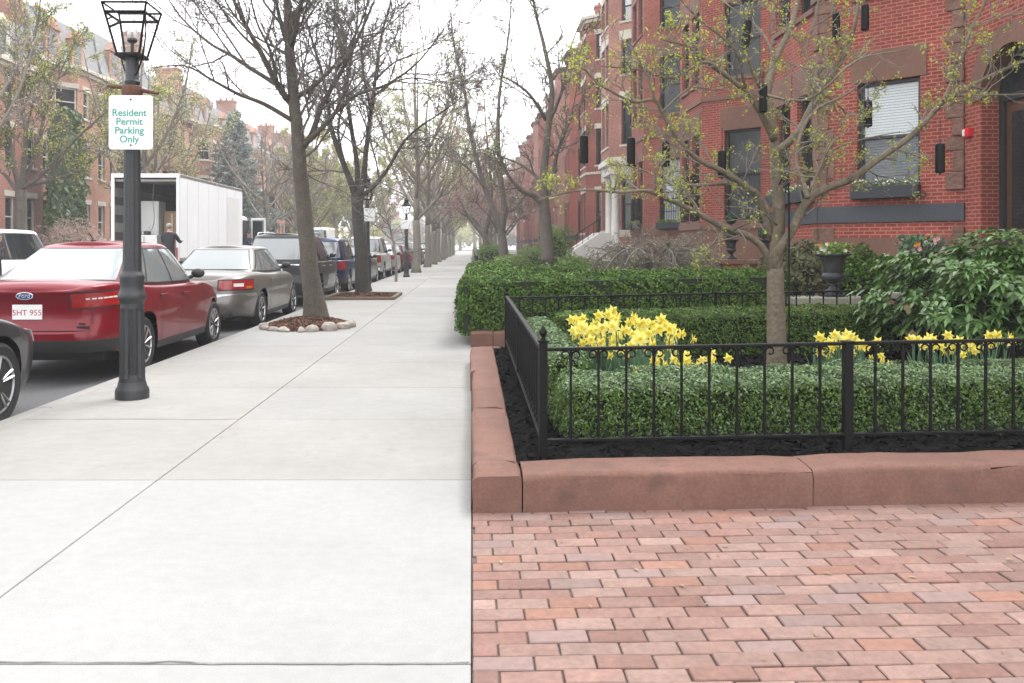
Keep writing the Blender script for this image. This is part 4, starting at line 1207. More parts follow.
        for tt in T:
            z = zb + tt * (bl - zb); P_ = []
            for si, zi, bi in zip(sg, z, bl):
                P_.append((si, zi, bi - zi))
            # group by evaluating the ring at quantised heights
            out = np.empty((len(sg), 3))
            for k_, (si, zi, di) in enumerate(P_):
                ins = r - math.sqrt(max(r * r - (r - di) ** 2, 0)) if di < r else 0
                out[k_] = s._pt(si, zi, ins)
            rings.append(out)
        G = np.array(rings)
        mb = MB()
        G2 = G.copy(); G2[..., 1] *= -1
        mb.grid(G, flip=True); mb.grid(G2)
        # deck over the top ring
        top = G[-1]; K = 11
        u = np.linspace(-1, 1, K)
        deck = np.stack([np.stack([np.full(K, p[0]), u * p[1], p[2] + S.get('crown', .03) * (1 - u ** 2) * min(1, p[1] / .4)], -1) for p in top])
        mb.grid(deck, flip=True)
        # underside tray
        body = mb.build('body', P, t, smooth=38)
        mb = MB(); mb.bx(.35, s.L - .75, -s.W / 2 + .24, s.W / 2 - .24, zs - .03, .62); mb.bx(xw[0] + Ra + .03, xw[1] - Ra - .03, -s.W / 2 + .07, s.W / 2 - .07, zs + .005, .5)
        mb.bx(.12, .5, -s.W / 2 + .3, s.W / 2 - .3, zb0 - .02, zb0 + .2)
        mb.build('underbody', M['black_plastic'], t)
        # ---- cabin
        C = S['cab']     # rear base x, rear top x, front base x, front top x, roof height, half width at base, half width at roof
        xb0, xt0, xb1, xt1, zr, wb, wt = C
        def cab(t_, u_):
            """t 0 belt..1 roof; u around: returns x,y for fraction"""
            pass
        _cr = {}
        def cring(tt, n_=26):
            if tt not in _cr: _cr[tt] = cring_(tt, n_)
            return _cr[tt]
        def cring_(tt, n_=26):
            x0 = xb0 + (xt0 - xb0) * tt - S.get('bulge', .05) * math.sin(PI * tt); x1 = xb1 + (xt1 - xb1) * tt + .04 * math.sin(PI * tt)
            w = wb + (wt - wb) * (tt ** 1.25); xm = (x0 + x1) / 2
            e = max(0.0, (tt - .93) / .07); w -= .035 * e ** 2; x0 += .05 * e ** 2; x1 -= .05 * e ** 2
            nr, nf = S.get('cnr', 6.0), S.get('cnf', 4.5)
            X_, Y_ = [], []
            for side in (0, 1):
                nn = nr if side == 0 else nf; aa = (xm - x0) if side == 0 else (x1 - xm)
                yy = np.linspace(0, .84, 9); q0 = (1 - .84 ** nn) ** (1 / nn)
                qq = np.linspace(q0, 0, n_)[1:]
                xx_ = np.concatenate([aa * (1 - yy ** nn) ** (1 / nn), aa * qq]); yv = np.concatenate([w * yy, w * (1 - qq ** nn) ** (1 / nn)])
                if side == 0: X_.append(xm - xx_); Y_.append(yv)
                else: X_.append((xm + xx_)[::-1][1:]); Y_.append(yv[::-1][1:])
            return np.concatenate(X_), np.concatenate(Y_)
        def czs(x, tt):
            zb_ = s.belt(np.clip(x, xb0, xb1)) + .004
            xm = (xt0 + xt1) / 2; rl = max(.3, (xt1 - xt0) / 2 + .35)
            zrf = zr - S.get('arch', .05) * ((x - xm - S.get('peak', .0)) / rl) ** 2
            return zb_ + (zrf - zb_) * tt
        TT = np.array([-.12, 0, .1, .25, .45, .65, .82, .93, .96, .985, 1.0])
        rg_ = []
        for tt in TT:
            x_, y_ = cring(max(tt, 0)); rg_.append(np.stack([x_, y_, czs(x_, tt)], -1))
        G = np.array(rg_); G2 = G.copy(); G2[..., 1] *= -1
        mb = MB(); mb.grid(G, flip=True); mb.grid(G2)
        top = G[-1]
        cap = np.stack([np.stack([np.full(K, p[0]), u * p[1], p[2] + .035 * (1 - u ** 2) * min(1, p[1] / .35)], -1) for p in top]); mb.grid(cap, flip=True)
        cabin = mb.build('cabin', P, t, smooth=38)
        def rear_pt(yf, tt, front=False):
            x_, y_ = cring(tt); w = y_.max(); m_ = len(x_)
            h = m_ // 2
            if not front: xx_ = np.interp(abs(yf) * w, y_[:h], x_[:h])
            else: xx_ = np.interp(abs(yf) * w, y_[h:][::-1], x_[h:][::-1])
            return np.array([xx_, yf * w, czs(xx_, tt)])
        def side_c(x, tt, side):
            x_, y_ = cring(tt); return np.array([x, side * np.interp(x, x_, y_), czs(x, tt)])
        yv = np.linspace(-1, 1, 15)
        g0, g1, gw = S.get('rw', (.10, .90, .84))
        tv = np.linspace(g0, g1, 8)
        gl = M[S.get('glass', 'car_glass_light')]
        if S.get('rwin', True):
            G = [[rear_pt(y * gw, q) for y in yv] for q in tv]
            G1 = [[rear_pt(y * (gw + .035), q) for y in yv] for q in np.linspace(g0 - .03, g1 + .025, 8)]
            s.slab('window_trim', G1, .004, (-1, 0, .4), M['black_plastic'], t)
            s.slab('rear_window', G, .009, (-1, 0, .4), gl, t)
        G = [[rear_pt(y * .86, q, True) for y in yv] for q in np.linspace(.06, .92, 8)]
        s.slab('windshield', G, .006, (1, 0, .4), gl, t)
        t0, t1 = .07, .86
        for side in (1, -1):
            lo, hi = S['dlo']            # ((rear x at belt, rear x at roof), (front x at belt, front x at roof))
            tv = np.linspace(t0, t1, 6)
            def quad(a0, a1, b0, b1, off, nm, mm, e=0.0, tv_=tv):
                f = lambda q: (q - t0) / (t1 - t0)
                G = [[side_c(x, q, side) for x in np.linspace(a0 + (a1 - a0) * f(q), b0 + (b1 - b0) * f(q), 9)] for q in tv_]
                return s.slab(nm, G, off, (0, side, .2), mm, t)
            quad(lo[0] - .03, lo[1] - .03, hi[0] + .03, hi[1] + .02, .004, 'window_trim', M['black_plastic'], tv_=np.linspace(t0 - .035, t1 + .035, 6))
            pil = S['pillars']
            edges = [lo] + [p for p in pil] + [hi]
            for a, b in zip(edges[:-1], edges[1:]):
                quad(a[0] + .025, a[1] + .025, b[0] - .025, b[1] - .025, .008, 'side_window', M[S.get('sglass', S.get('glass', 'car_glass'))])
            # seams between doors
            for xs_ in S['seams']:
                G = [[s.side_pt(xs_ + dx + S.get('sk', .0) * (z - .6), z, side) for dx in (-.005, .005)] for z in np.linspace(zs + .06, s.belt(xs_) - .02, 8)]
                mb = MB(); mb.grid(s.patch(G, .0025, (0, side, 0))); mb.build('door_seam', M['black_plastic'], t)
            for xh in S['handles']:
                p = s.side_pt(xh, s.belt(xh) - .11, side)
                mb = MB(); mb.box((p[0], p[1] + side * .018, p[2]), (.2, .022, .026)); mb.build('door_handle', M[S.get('handle', S['paint'])], t, bevel=.008)
            # sill strip, mirror
            zz = np.linspace(zs - .015, zs + .07, 3)
            G = [[s.side_pt(x, max(z, zs), side) + (0, 0, min(0, z - zs)) for x in np.linspace(xw[0] + Ra + .02, xw[1] - Ra - .02, 16)] for z in zz]
            s.slab('sill', G, .006, (0, side, 0), M['black_plastic'], t)
            pm = side_c(xb1 - .42, .12, side)
            mb = MB(); mb.ball((pm[0] + .02, pm[1] + side * .115, pm[2] + .06), (.06, .095, .065), 12); mb.tube([(pm[0], pm[1], pm[2]), (pm[0] + .02, pm[1] + side * .10, pm[2] + .05)], .03, 6)
            mi = mb.build('mirror', M[S.get('mirror', 'black_plastic')], t, smooth=60)
            # lights
            for L_ in S['tail']:
                z0, z1, sg0, sg1, mm = L_[:5]; sl = L_[5] if len(L_) > 5 else 0
                if mm == 'tail_red':
                    G = [[s.surf(sv, z + sl * (sv - sg0), side) for sv in np.linspace(sg0 - .018, sg1 + .018, 14)] for z in np.linspace(z0 - .016, z1 + .016, 5)]
                    s.slab('light_surround', G, .006, (-.6, side * .6, 0), M['black_plastic'], t)
                G = [[s.surf(sv, z + sl * (sv - sg0), side) for sv in np.linspace(sg0, sg1, 14)] for z in np.linspace(z0, z1, 5)]
                s.slab('tail_light', G, .012, (-.6, side * .6, 0), M[mm], t)
            d, _, _ = s.path(.7)
            for (z0, z1, a, b, mm) in S['head']:
                G = [[s.surf(d[-1] - sv, z, side) for sv in np.linspace(a, b, 14)] for z in np.linspace(z0, z1, 5)]
                s.slab('headlight', G, .012, (.6, side * .6, 0), M[mm], t)
        # wraparound strips: (z0, z1, sig limit, material, name, offset)
        for (z0, z1, sv, mm, nm, off) in S.get('strips', ()):
            G = [[s.surf(abs(q), z, 1 if q >= 0 else -1) for q in np.linspace(-sv, sv, 41)] for z in np.linspace(z0, z1, 4)]
            s.slab(nm, G, off, (-1, 0, 0), M[mm], t)
        for (z0, z1, sv, mm, nm, off) in S.get('fstrips', ()):
            d, _, _ = s.path((z0 + z1) / 2)
            G = [[s.surf(d[-1] - abs(q), z, 1 if q >= 0 else -1) for q in np.linspace(-sv, sv, 41)] for z in np.linspace(z0, z1, 4)]
            s.slab(nm, G, off, (1, 0, 0), M[mm], t)
        # number plate
        pz = S.get('plate_z', .78); px_ = s.xr(pz) - .004
        mb = MB(); mb.box((px_ - .006, 0, pz), (.012, .31, .155)); pl = mb.build('license_plate', M['sign_white'], t, bevel=.004)
        if S.get('plate'):
            text('lettering', S['plate'], .085, M['plate_red'], pl, (px_ - .0135, 0, pz - .008), (R(90), 0, R(-90)), .001)
        # wheels
        tyr = MB(); tyr.lathe([(wr * .66, -tr / 2 + .02), (wr * .9, -tr / 2), (wr * .98, -tr / 2 + .02), (wr, -tr / 2 + .05), (wr, tr / 2 - .05), (wr * .98, tr / 2 - .02), (wr * .9, tr / 2), (wr * .66, tr / 2 - .02)], n=36, axis='y')
        me_t = tyr.mesh('tyre', [M['rubber']], smooth=40)
        rm = MB(); R_ = wr * .69
        rm.lathe([(R_, -tr / 2 + .03), (R_, tr / 2 - .012), (R_ * .93, tr / 2 - .006), (R_ * .90, tr / 2 - .03), (R_ * .88, -.02)], n=36, axis='y', mat=0)
        rm.lathe([(R_ * .9, -.025), (0.0, -.025)], n=24, axis='y', mat=1)
        ns = S.get('spokes', 5)
        for i in range(ns):
            a = i * 2 * PI / ns + .3
            for da in ((-.13, .13) if S.get('twin', True) else (0,)):
                e = np.array([math.cos(a + da), 0, math.sin(a + da)]); e2 = np.array([math.cos(a + da * .4), 0, math.sin(a + da * .4)])
                rm.tube([e2 * R_ * .12 + [0, tr / 2 - .05, 0], e * R_ * .6 + [0, tr / 2 - .028, 0], e * R_ * .93 + [0, tr / 2 - .022, 0]], [.030 if not S.get('twin', True) else .021, .02, .022], 6, mat=0, flat=.6)
        rm.lathe([(.055, -.04), (.055, tr / 2 - .035), (.035, tr / 2 - .025), (0, tr / 2 - .025)], n=14, axis='y', mat=0)
        me_r = rm.mesh('rim', [M[S.get('rim', 'alloy')], M['black_plastic']], smooth=40)
        for x in xw:
            for side in (1, -1):
                wv = bpy.data.objects.new('wheel', None); COL.objects.link(wv); wv.parent = t
                wv.location = (x, side * (s.W / 2 - tr / 2 - .025), wr); wv.rotation_euler = (0, 0, 0 if side > 0 else PI)
                put('tyre', me_t, wv); put('rim', me_r, wv)
        return t
    def _pt(s, si, z, ins):
        key = round(z * 250)
        c = s.__dict__.setdefault('_c', {})
        if key not in c:
            d, X_, Y_ = s.path(key / 250); c[key] = (d / d[-1], X_, Y_)
        d, X_, Y_ = c[key]
        x = np.interp(si, d, X_); y = np.interp(si, d, Y_)
        if ins > 0:
            # pull the outline inwards near the top edge
            w = Y_.max(); x0, x1 = X_.min(), X_.max()
            y *= (w - ins) / w; x = s.xc + (x - s.xc) * ((x1 - x0) / 2 - ins) / ((x1 - x0) / 2)
        return (x, y, z)

SIDE = [(.1, .90), (.2, .935), (.35, .972), (.5, .988), (.62, 1.0), (.75, .995), (.9, .965), (1.05, .92), (1.2, .88)]
def sedan(**kw):
    S = dict(L=4.55, W=1.82, xw=(.97, 3.62), wr=.32, paint='paint_red',
             belt=[(0, .98), (.12, 1.035), (.5, 1.05), (1.0, 1.0), (1.6, .965), (2.4, .95), (3.0, .945), (3.3, .95), (3.9, .86), (4.3, .74), (4.55, .64)],
             side=SIDE, rear=[(.2, .10), (.3, .02), (.42, .0), (.54, .015), (.60, .05), (.75, .06), (.9, .05), (1.0, .03), (1.06, .02), (1.2, .02)],
             front=[(.2, .12), (.3, .04), (.45, .0), (.6, .02), (.7, .06), (.8, .12), (1.0, .2)],
             cab=(.50, 1.42, 3.42, 2.72, 1.475, .78, .56), dlo=((1.02, 1.50), (3.12, 2.56)), pillars=[((1.25, 1.56)), ((2.12, 2.10))],
             seams=[1.48, 2.14, 3.1], handles=[1.5, 2.3], tail=[(.80, .97, .42, 1.28, 'tail_red', .0)], head=[(.62, .76, .45, 1.15, 'head_glass')],
             strips=[(.27, .44, 1.15, 'black_plastic', 'bumper_trim', .006)], fstrips=[(.3, .5, .5, 'black_plastic', 'grille', .006)])
    S.update(kw); return S
GC = 'cars parked along the near kerb'
XC = -4.95
c = Car(sedan(pillars=[(1.28, 1.60), (2.12, 2.10)], plate='5HT 955', plate_z=.755, spokes=10, twin=False, sglass='car_glass_light', rw=(.05, .90, .86),
              tail=[(.80, .945, .46, 1.28, 'tail_red', .03), (.885, .90, .60, 1.02, 'lamp_white', .03)], strips=[(.335, .465, 1.25, 'black_plastic', 'bumper_trim', .006)], zbump=.34, zsill=.25, round=.035,  # thin white strip is a highlight on the tail light, put in as colour
              rear=[(.2, .12), (.33, .03), (.42, .0), (.54, .0), (.595, .055), (.65, .08), (.80, .08), (.88, .055), (.95, .015), (1.0, .0), (1.2, .0)]))
red = c.build('parked_car', 'glossy dark red sedan parked beside the near lamp post', 'car', XC, 9.72, GC)
# badge, trunk lines and aerial of the red car
x_ = c.xr(.925)
mb = MB(); mb.lathe([(0, -.004), (.092, -.004), (.092, .004), (.082, .012), (0, .014)], (0, 0, 0), 28, axis='x')
mb.V = [v * [-1, 1, .42] + [x_ - .002, 0, .925] for v in mb.V]; bd = mb.build('badge', M['emblem_blue'], red, smooth=30)
mb = MB(); P_ = [(x_ - .015, .086 * math.cos(a), .925 + .036 * math.sin(a)) for a in np.linspace(0, 2 * PI, 29)]; mb.tube(P_, .004, 5, caps=False); mb.build('badge_rim', M['chrome'], bd)
text('badge_script', 'Ford', .062, M['chrome'], bd, (x_ - .0185, 0, .925), (R(90), 0, R(-90)), .001)
for (z, yy, w, h) in ((.60, -.58, .13, .022), (.635, -.56, .06, .016)):
    mb = MB(); mb.box((c.xr(z) + .012, yy, z), (.012, w, h)); mb.build('badge', M['chrome'], red)
def strip(car, pts, m, parent, name, r=.004):
    mb = MB(); mb.tube(pts, r, 4); mb.build(name, m, parent)
for sd in (1, -1):
    strip(c, [c.surf(.66, z, sd) + np.array([-.001, 0, 0]) for z in np.linspace(.56, .80, 8)], M['black_plastic'], red, 'trunk_seam')
strip(c, [c.surf(abs(q), .565, 1 if q > 0 else -1) + np.array([-.001, 0, 0]) for q in np.linspace(-.66, .66, 25)], M['black_plastic'], red, 'trunk_seam')
G = [[np.array([c.xr(z) + .004, y, z]) for y in np.linspace(-.30, .30, 9)] for z in np.linspace(.66, .85, 4)]
mb = MB(); mb.lathe([(.028, 0), (.03, .012), (.012, .03), (0, .034)], (1.62, 0, 1.50), 12); mb.tube([(1.62, 0, 1.52), (1.50, .0, 1.60)], .007, 5); mb.build('aerial', M['black_plastic'], red, smooth=50)
c = Car(sedan(L=4.78, W=1.80, xw=(1.08, 3.77), paint='paint_taupe', plate_z=.72, nr=4.6,
              belt=[(0, .86), (.10, .93), (.6, .985), (1.1, .98), (1.7, .95), (2.6, .94), (3.4, .93), (4.0, .85), (4.5, .72), (4.78, .64)],
              rear=[(.2, .14), (.3, .05), (.42, .0), (.55, .01), (.60, .06), (.75, .075), (.9, .10), (1.1, .16)],
              cab=(.95, 1.62, 3.66, 2.95, 1.43, .76, .55), dlo=((1.22, 1.72), (3.34, 2.80)), pillars=[(1.5, 1.78), (2.32, 2.30)], seams=[1.62, 2.34, 3.3], handles=[1.72, 2.5],
              tail=[(.71, .86, .38, 1.12, 'tail_red'), (.755, .81, .62, .82, 'lamp_white'), (.72, .76, .88, 1.06, 'tail_amber')], spokes=7, twin=False,
              strips=[(.585, .635, 1.25, 'alloy', 'bumper_moulding', .004)], sglass='car_glass_light', round=.09))
c.build('parked_car', 'taupe grey old sedan parked in front of the dark red one', 'car', XC, 15.6, GC)
def suv(**kw):
    S = dict(L=4.55, W=1.84, xw=(.92, 3.55), wr=.36, tr=.225, paint='paint_black', zbump=.33, zsill=.28, nr=6, nf=4,
             belt=[(0, 1.03), (.3, 1.06), (1.5, 1.06), (2.6, 1.05), (3.3, 1.05), (3.9, .98), (4.3, .86), (4.55, .76)],
             side=[(.1, .90), (.25, .94), (.45, .985), (.65, 1.0), (.85, .995), (1.0, .965), (1.2, .92), (1.4, .88)],
             rear=[(.2, .12), (.35, .03), (.5, .0), (.64, .01), (.70, .04), (.9, .045), (1.1, .06), (1.3, .1)],
             front=[(.2, .14), (.35, .05), (.5, .0), (.7, .02), (.85, .06), (1.0, .14), (1.2, .2)],
             cab=(.10, .42, 3.42, 2.70, 1.72, .83, .64), dlo=((.52, .62), (3.12, 2.58)), pillars=[(1.28, 1.25), (2.16, 2.12)], bulge=.02, cnr=7,
             seams=[1.3, 2.18, 3.1], handles=[1.45, 2.36], tail=[(.92, 1.16, .62, 1.10, 'tail_red')], head=[(.74, .9, .45, 1.1, 'head_glass')], plate_z=.88, round=.04,
             strips=[(.34, .52, 1.2, 'black_plastic', 'bumper_trim', .008)], fstrips=[(.45, .7, .5, 'black_plastic', 'grille', .006)], spokes=5, arch=.03, rw=(.10, .86, .86))
    S.update(kw); return S
c = Car(suv(strips=[(.34, .54, 1.2, 'black_plastic', 'bumper_trim', .008), (.985, 1.01, .55, 'chrome', 'chrome_bar', .008)], handle='chrome', mirror='paint_black', spokes=6))
bs = c.build('parked_car', 'black sport utility car parked behind the first bare kerb tree', 'car', XC, 22.1, GC)
mb = MB()
for sd in (-1, 1): mb.tube(smooth_path([(.75, sd * .60, 1.70), (.95, sd * .60, 1.765), (2.3, sd * .58, 1.775), (2.55, sd * .57, 1.71)]), .018, 6)
mb.build('roof_rail', M['alloy'], bs, smooth=60)
c = Car(suv(L=4.2, W=1.74, xw=(.80, 3.25), wr=.34, paint='paint_navy', cab=(.12, .36, 3.12, 2.45, 1.66, .77, .62), dlo=((.5, .56), (2.85, 2.35)), pillars=[(1.15, 1.13), (1.98, 1.95)], seams=[1.2, 2.0, 2.85],
            handles=[1.3, 2.15], belt=[(0, 1.0), (.3, 1.02), (2.5, 1.0), (3.1, 1.0), (3.7, .92), (4.0, .82), (4.2, .72)], tail=[(.74, .98, .62, .92, 'tail_red')], plate_z=.62))
nv = c.build('parked_car', 'navy blue compact utility car with a pale round spare wheel cover on its back', 'car', XC, 27.7, GC)
mb = MB(); mb.lathe([(0, -.20), (.27, -.20), (.33, -.17), (.345, -.10), (.345, .02)], (0, 0, 0), 28, axis='x'); mb.V = [v + [-.02, -.12, .92] for v in mb.V]; sp = mb.build('spare_wheel', M['paint_navy'], nv, smooth=40)
mb = MB(); mb.lathe([(0, -.212), (.25, -.206), (.27, -.2)], (0, 0, 0), 24, axis='x'); mb.V = [v + [-.02, -.12, .92] for v in mb.V]; mb.build('spare_cover', M['box_white'], sp, smooth=40)
def hatch(**kw):
    S = suv(L=4.1, W=1.74, xw=(.75, 3.3), wr=.31, tr=.2, paint='paint_charcoal', zbump=.28, zsill=.22,
            belt=[(0, .94), (.3, .97), (1.5, .96), (2.5, .93), (3.1, .92), (3.6, .84), (3.9, .74), (4.1, .64)], side=SIDE,
            rear=[(.2, .12), (.3, .03), (.45, .0), (.58, .01), (.64, .05), (.8, .06), (1.0, .1), (1.2, .15)],
            front=[(.2, .12), (.3, .04), (.45, .0), (.6, .02), (.7, .06), (.8, .12), (1.0, .2)],
            cab=(.16, .62, 3.2, 2.4, 1.46, .76, .57), dlo=((.6, .8), (2.9, 2.3)), pillars=[(1.2, 1.18), (2.0, 1.95)], seams=[1.2, 2.0, 2.9], handles=[1.3, 2.15],
            tail=[(.72, .95, .55, .95, 'tail_red')], head=[(.6, .74, .45, 1.1, 'head_glass')], plate_z=.75, strips=[(.28, .42, 1.1, 'black_plastic', 'bumper_trim', .006)])
    S.update(kw); return S
Car(hatch()).build('parked_car', 'small charcoal hatchback tucked behind the second bare kerb tree', 'car', XC, 33.4, GC)
c = Car(suv(L=5.5, W=1.92, xw=(1.15, 4.5), wr=.38, tr=.25, paint='paint_silver', zbump=.42, zsill=.36,
            belt=[(0, 1.08), (1.9, 1.09), (2.1, 1.12), (4.0, 1.10), (4.6, 1.06), (5.2, 1.0), (5.5, .9)],
            cab=(2.0, 2.16, 4.35, 3.7, 1.84, .84, .66), dlo=((2.25, 2.34), (4.0, 3.58)), pillars=[(3.1, 3.06)], seams=[2.2, 3.15, 4.05], handles=[2.4, 3.3],
            rear=[(.2, .14), (.42, .03), (.55, .0), (.64, .02), (.68, .10), (.9, .10), (1.1, .10), (1.3, .12)], tail=[(.78, 1.05, .78, 1.03, 'tail_red')], plate_z=.56, glass='car_glass', crown=.0,
            strips=[(.44, .60, 1.05, 'chrome', 'bumper', .03)], rw=(.15, .85, .8)))
c.build('parked_car', 'silver pickup truck with upright red tail lights beside the kerb', 'pickup truck', XC, 38.6, GC)
Car(sedan(paint='paint_silver')).build('parked_car', 'silver sedan parked just past the pickup truck', 'car', XC, 45.2, GC)
Car(sedan(paint='paint_maroon')).build('parked_car', 'dark maroon sedan behind the slim black lamp post', 'car', XC, 50.9, GC)
Car(hatch(paint='paint_crimson')).build('parked_car', 'bright crimson hatchback before the pale tree trunk', 'car', XC, 57.0, GC)
far = [(suv(paint='paint_grey'), 'grey utility car just past the pale tree trunk', 63.5), (suv(paint='paint_black'), 'black utility car far down the near kerb', 69), (sedan(paint='paint_white'), 'white sedan far down the near kerb', 75.5),
       (sedan(paint='paint_charcoal'), 'charcoal sedan past the far white sedan', 82), (suv(paint='paint_navy'), 'navy utility car at the far end of the near kerb row', 89), (sedan(paint='paint_silver'), 'silver sedan last in the near kerb row', 96)]
for S, lab, y in far: Car(S).build('parked_car', lab, 'car', XC, y, GC)
# the car whose nose shows at the left edge
c = Car(sedan(paint='paint_charcoal', wr=.34, xw=(.95, 3.68), L=4.68, spokes=5, rim='alloy', nf=5.0, head=[(.60, .70, .3, .75, 'head_glass')], fstrips=[(.3, .42, .4, 'black_plastic', 'grille', .004)]))
c.build('parked_car', 'charcoal car cut off by the left edge with only its nose and wheel showing', 'car', XC, 3.72, GC)
GF = 'vehicles on the far side of the street'
c = Car(suv(paint='paint_white', L=4.7, xw=(.95, 3.75), cab=(.1, .4, 3.62, 2.9, 1.86, .85, .7), dlo=((.55, .62), (3.3, 2.76)), pillars=[(1.3, 1.28), (2.3, 2.26)], seams=[1.3, 2.3, 3.3], handles=[1.5, 2.5]))
c.build('parked_car', 'white utility car at the far left edge behind the red sedan', 'car', -13.75, 22.9, GF)
Car(suv(paint='paint_white', L=4.9, xw=(1, 3.9), W=1.95, cab=(.1, .4, 3.8, 3.1, 1.86, .87, .7), dlo=((.55, .62), (3.5, 2.96)), pillars=[(1.4, 1.38), (2.4, 2.36)], seams=[1.4, 2.4, 3.4], handles=[1.5, 2.5])).build('parked_car', 'white utility car standing in the roadway ahead of the box truck', 'car', -9.0, 44.6, GF)
Car(suv(paint='paint_white', L=5.6, W=2.0, xw=(1.1, 4.6), wr=.36, cab=(.05, .2, 5.0, 4.2, 2.75, .95, .82), dlo=((3.2, 3.25), (4.7, 4.1)), pillars=[(3.9, 3.85)], belt=[(0, 1.3), (4.8, 1.3), (5.2, 1.15), (5.6, .9)], glass='car_glass', rw=(.35, .85, .8),
        tail=[(.9, 1.2, .8, 1.05, 'tail_red')], seams=[2.0, 3.2, 4.6], handles=[3.4])).build('delivery_van', 'tall white van far back between the two bare kerb trees', 'van', -12.0, 66, GF)
for S, lab, y in ((sedan(paint='paint_grey'), 'grey sedan on the far kerb by the box truck', 33), (sedan(paint='paint_navy'), 'navy sedan on the far kerb beyond the box truck', 48), (suv(paint='paint_silver'), 'silver utility car on the far kerb', 55), (sedan(paint='paint_maroon'), 'maroon sedan on the far kerb', 78), (suv(paint='paint_charcoal'), 'charcoal utility car on the far kerb far away', 86)):
    Car(S).build('parked_car', lab, 'car', -13.75, y, GF)

# ------------------------------------------------------------------ box truck standing in the roadway
def box_truck():
    X0, X1, Y0, Y1 = -12.25, -9.93, 29.2, 37.2
    t = thing('box_truck', 'white box truck with its rear roll door open and cargo inside', 'truck', ((X0 + X1) / 2, Y0, ROAD))
    w = (X1 - X0) / 2; zb, zt = 1.05, 4.02; L = Y1 - Y0
    mb = MB()
    mb.bx(w - .05, w, 0, L, zb, zt); mb.bx(-w, -w + .05, 0, L, zb, zt); mb.bx(-w + .051, w - .051, L - .05, L, zb, zt)
    mb.build('box_side', M['truck_white'], t, bevel=.012)
    mb = MB(); mb.bx(-w + .052, w - .052, .06, L - .06, zt - .06, zt - .002); mb.build('box_roof', M['truck_white'], t)
    mb = MB(); mb.bx(-w + .002, w - .002, -.02, .04, zt - .13, zt + .01); mb.bx(-w, -w + .11, -.018, .038, zb, zt - .131); mb.bx(w - .11, w, -.018, .038, zb, zt - .131); mb.build('door_frame', M['truck_white'], t, bevel=.008)
    mb = MB(); mb.bx(-w + .05, w - .05, .0, L - .05, zb - .12, zb); mb.build('cargo_floor', M['wood'], t)
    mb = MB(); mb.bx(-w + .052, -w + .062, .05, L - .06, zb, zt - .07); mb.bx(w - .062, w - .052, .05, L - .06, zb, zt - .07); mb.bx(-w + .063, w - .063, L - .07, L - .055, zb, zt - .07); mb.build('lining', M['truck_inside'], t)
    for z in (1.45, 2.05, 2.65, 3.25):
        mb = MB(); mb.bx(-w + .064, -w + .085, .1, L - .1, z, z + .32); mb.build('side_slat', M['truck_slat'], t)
    mb = MB(); mb.bx(-w + .12, w - .12, .07, 1.2, zt - .25, zt - .18); mb.build('roll_door', M['truck_slat'], t)
    mb = MB(); mb.bx(w - .001, w + .012, 5.6, 7.4, zb + .2, zt - .45); mb.bx(w + .012, w + .03, 5.7, 5.74, zb + .5, zt - .7); mb.build('side_door', M['white_paint'], t)
    mb = MB(); mb.bx(-w + .1, w - .1, .02, L + 2.2, .55, .92); mb.build('chassis', M['black_plastic'], t)
    for sd in (-1, 1):
        mb = MB(); mb.bx(sd * (w - .10) - .045, sd * (w - .10) + .045, -.05, -.021, 1.08, 1.52); mb.build('tail_light', M['tail_red'], t, bevel=.01)
    mb = MB(); mb.bx(w, w + .012, .02, L - .02, zt - .1, zt - .012); mb.bx(w, w + .012, .02, L - .02, zb + .004, zb + .12); mb.build('side_rail', M['alloy'], t)
    for yy in np.arange(.8, L - .3, 1.22):
        mb = MB(); mb.bx(w, w + .004, yy - .012, yy + .012, zb + .125, zt - .105); mb.build('panel_joint', M['frame_white'], t)
    for yy in (.15, L - .15, L * .5):
        mb = MB(); mb.bx(w + .013, w + .03, yy - .05, yy + .05, zt - .08, zt - .035); mb.build('marker_light', M['tail_amber'], t)
    # cab and its open door
    mb = MB(); cy = L + .25
    prof = [(0, .55), (0, 2.75), (.5, 2.9), (1.0, 2.85), (1.75, 1.75), (2.6, 1.55), (2.75, 1.3), (2.75, .55)]
    V = [(-w + .12, cy + a, b) for a, b in prof] + [(w - .12, cy + a, b) for a, b in prof]; n = len(prof)
    mb.add(V, [[i, (i + 1) % n, n + (i + 1) % n, n + i] for i in range(n)] + [list(range(n))[::-1], list(range(n, 2 * n))]); mb.build('cab', M['white_paint'], t, bevel=.05)
    mb = MB(); mb.bx(w - .10, w - .085, cy + .2, cy + 1.25, 1.1, 2.7); mb.build('door_opening', M['room_dark'], t)
    dr = bpy.data.objects.new('cab_door', None); COL.objects.link(dr); dr.parent = t; dr.location = (w - .02, cy + 1.3, 0); dr.rotation_euler = (0, 0, R(-8))
    mb = MB(); 
    for (a, b, c_, d_) in ((.0, .68, .95, 1.75), (.0, .68, 2.72, 2.82), (.0, .07, 1.75, 2.72), (.61, .68, 1.75, 2.72)): mb.bx(a, b, -.03, .03, c_, d_)
    mb.build('door_panel', M['white_paint'], dr, bevel=.01)
    mb = MB(); mb.bx(.07, .61, -.004, .004, 1.75, 2.72); mb.build('door_window', M['car_glass'], dr)
    wl = MB(); wl.lathe([(.0, -.14), (.28, -.14), (.3, -.1), (.3, .1), (.28, .14), (0, .14)], n=24, axis='x', mat=1); wl.lathe([(.3, -.13), (.46, -.14), (.48, -.1), (.48, .1), (.46, .14), (.3, .13)], n=30, axis='x', mat=0)
    me = wl.mesh('wheel', [M['rubber'], M['alloy']], smooth=40)
    for (x, y) in ((w - .3, 2.2), (-w + .3, 2.2), (w - .3, cy + 1.9), (-w + .3, cy + 1.9)):
        o = put('wheel', me, t); o.location = (x, y, .48)
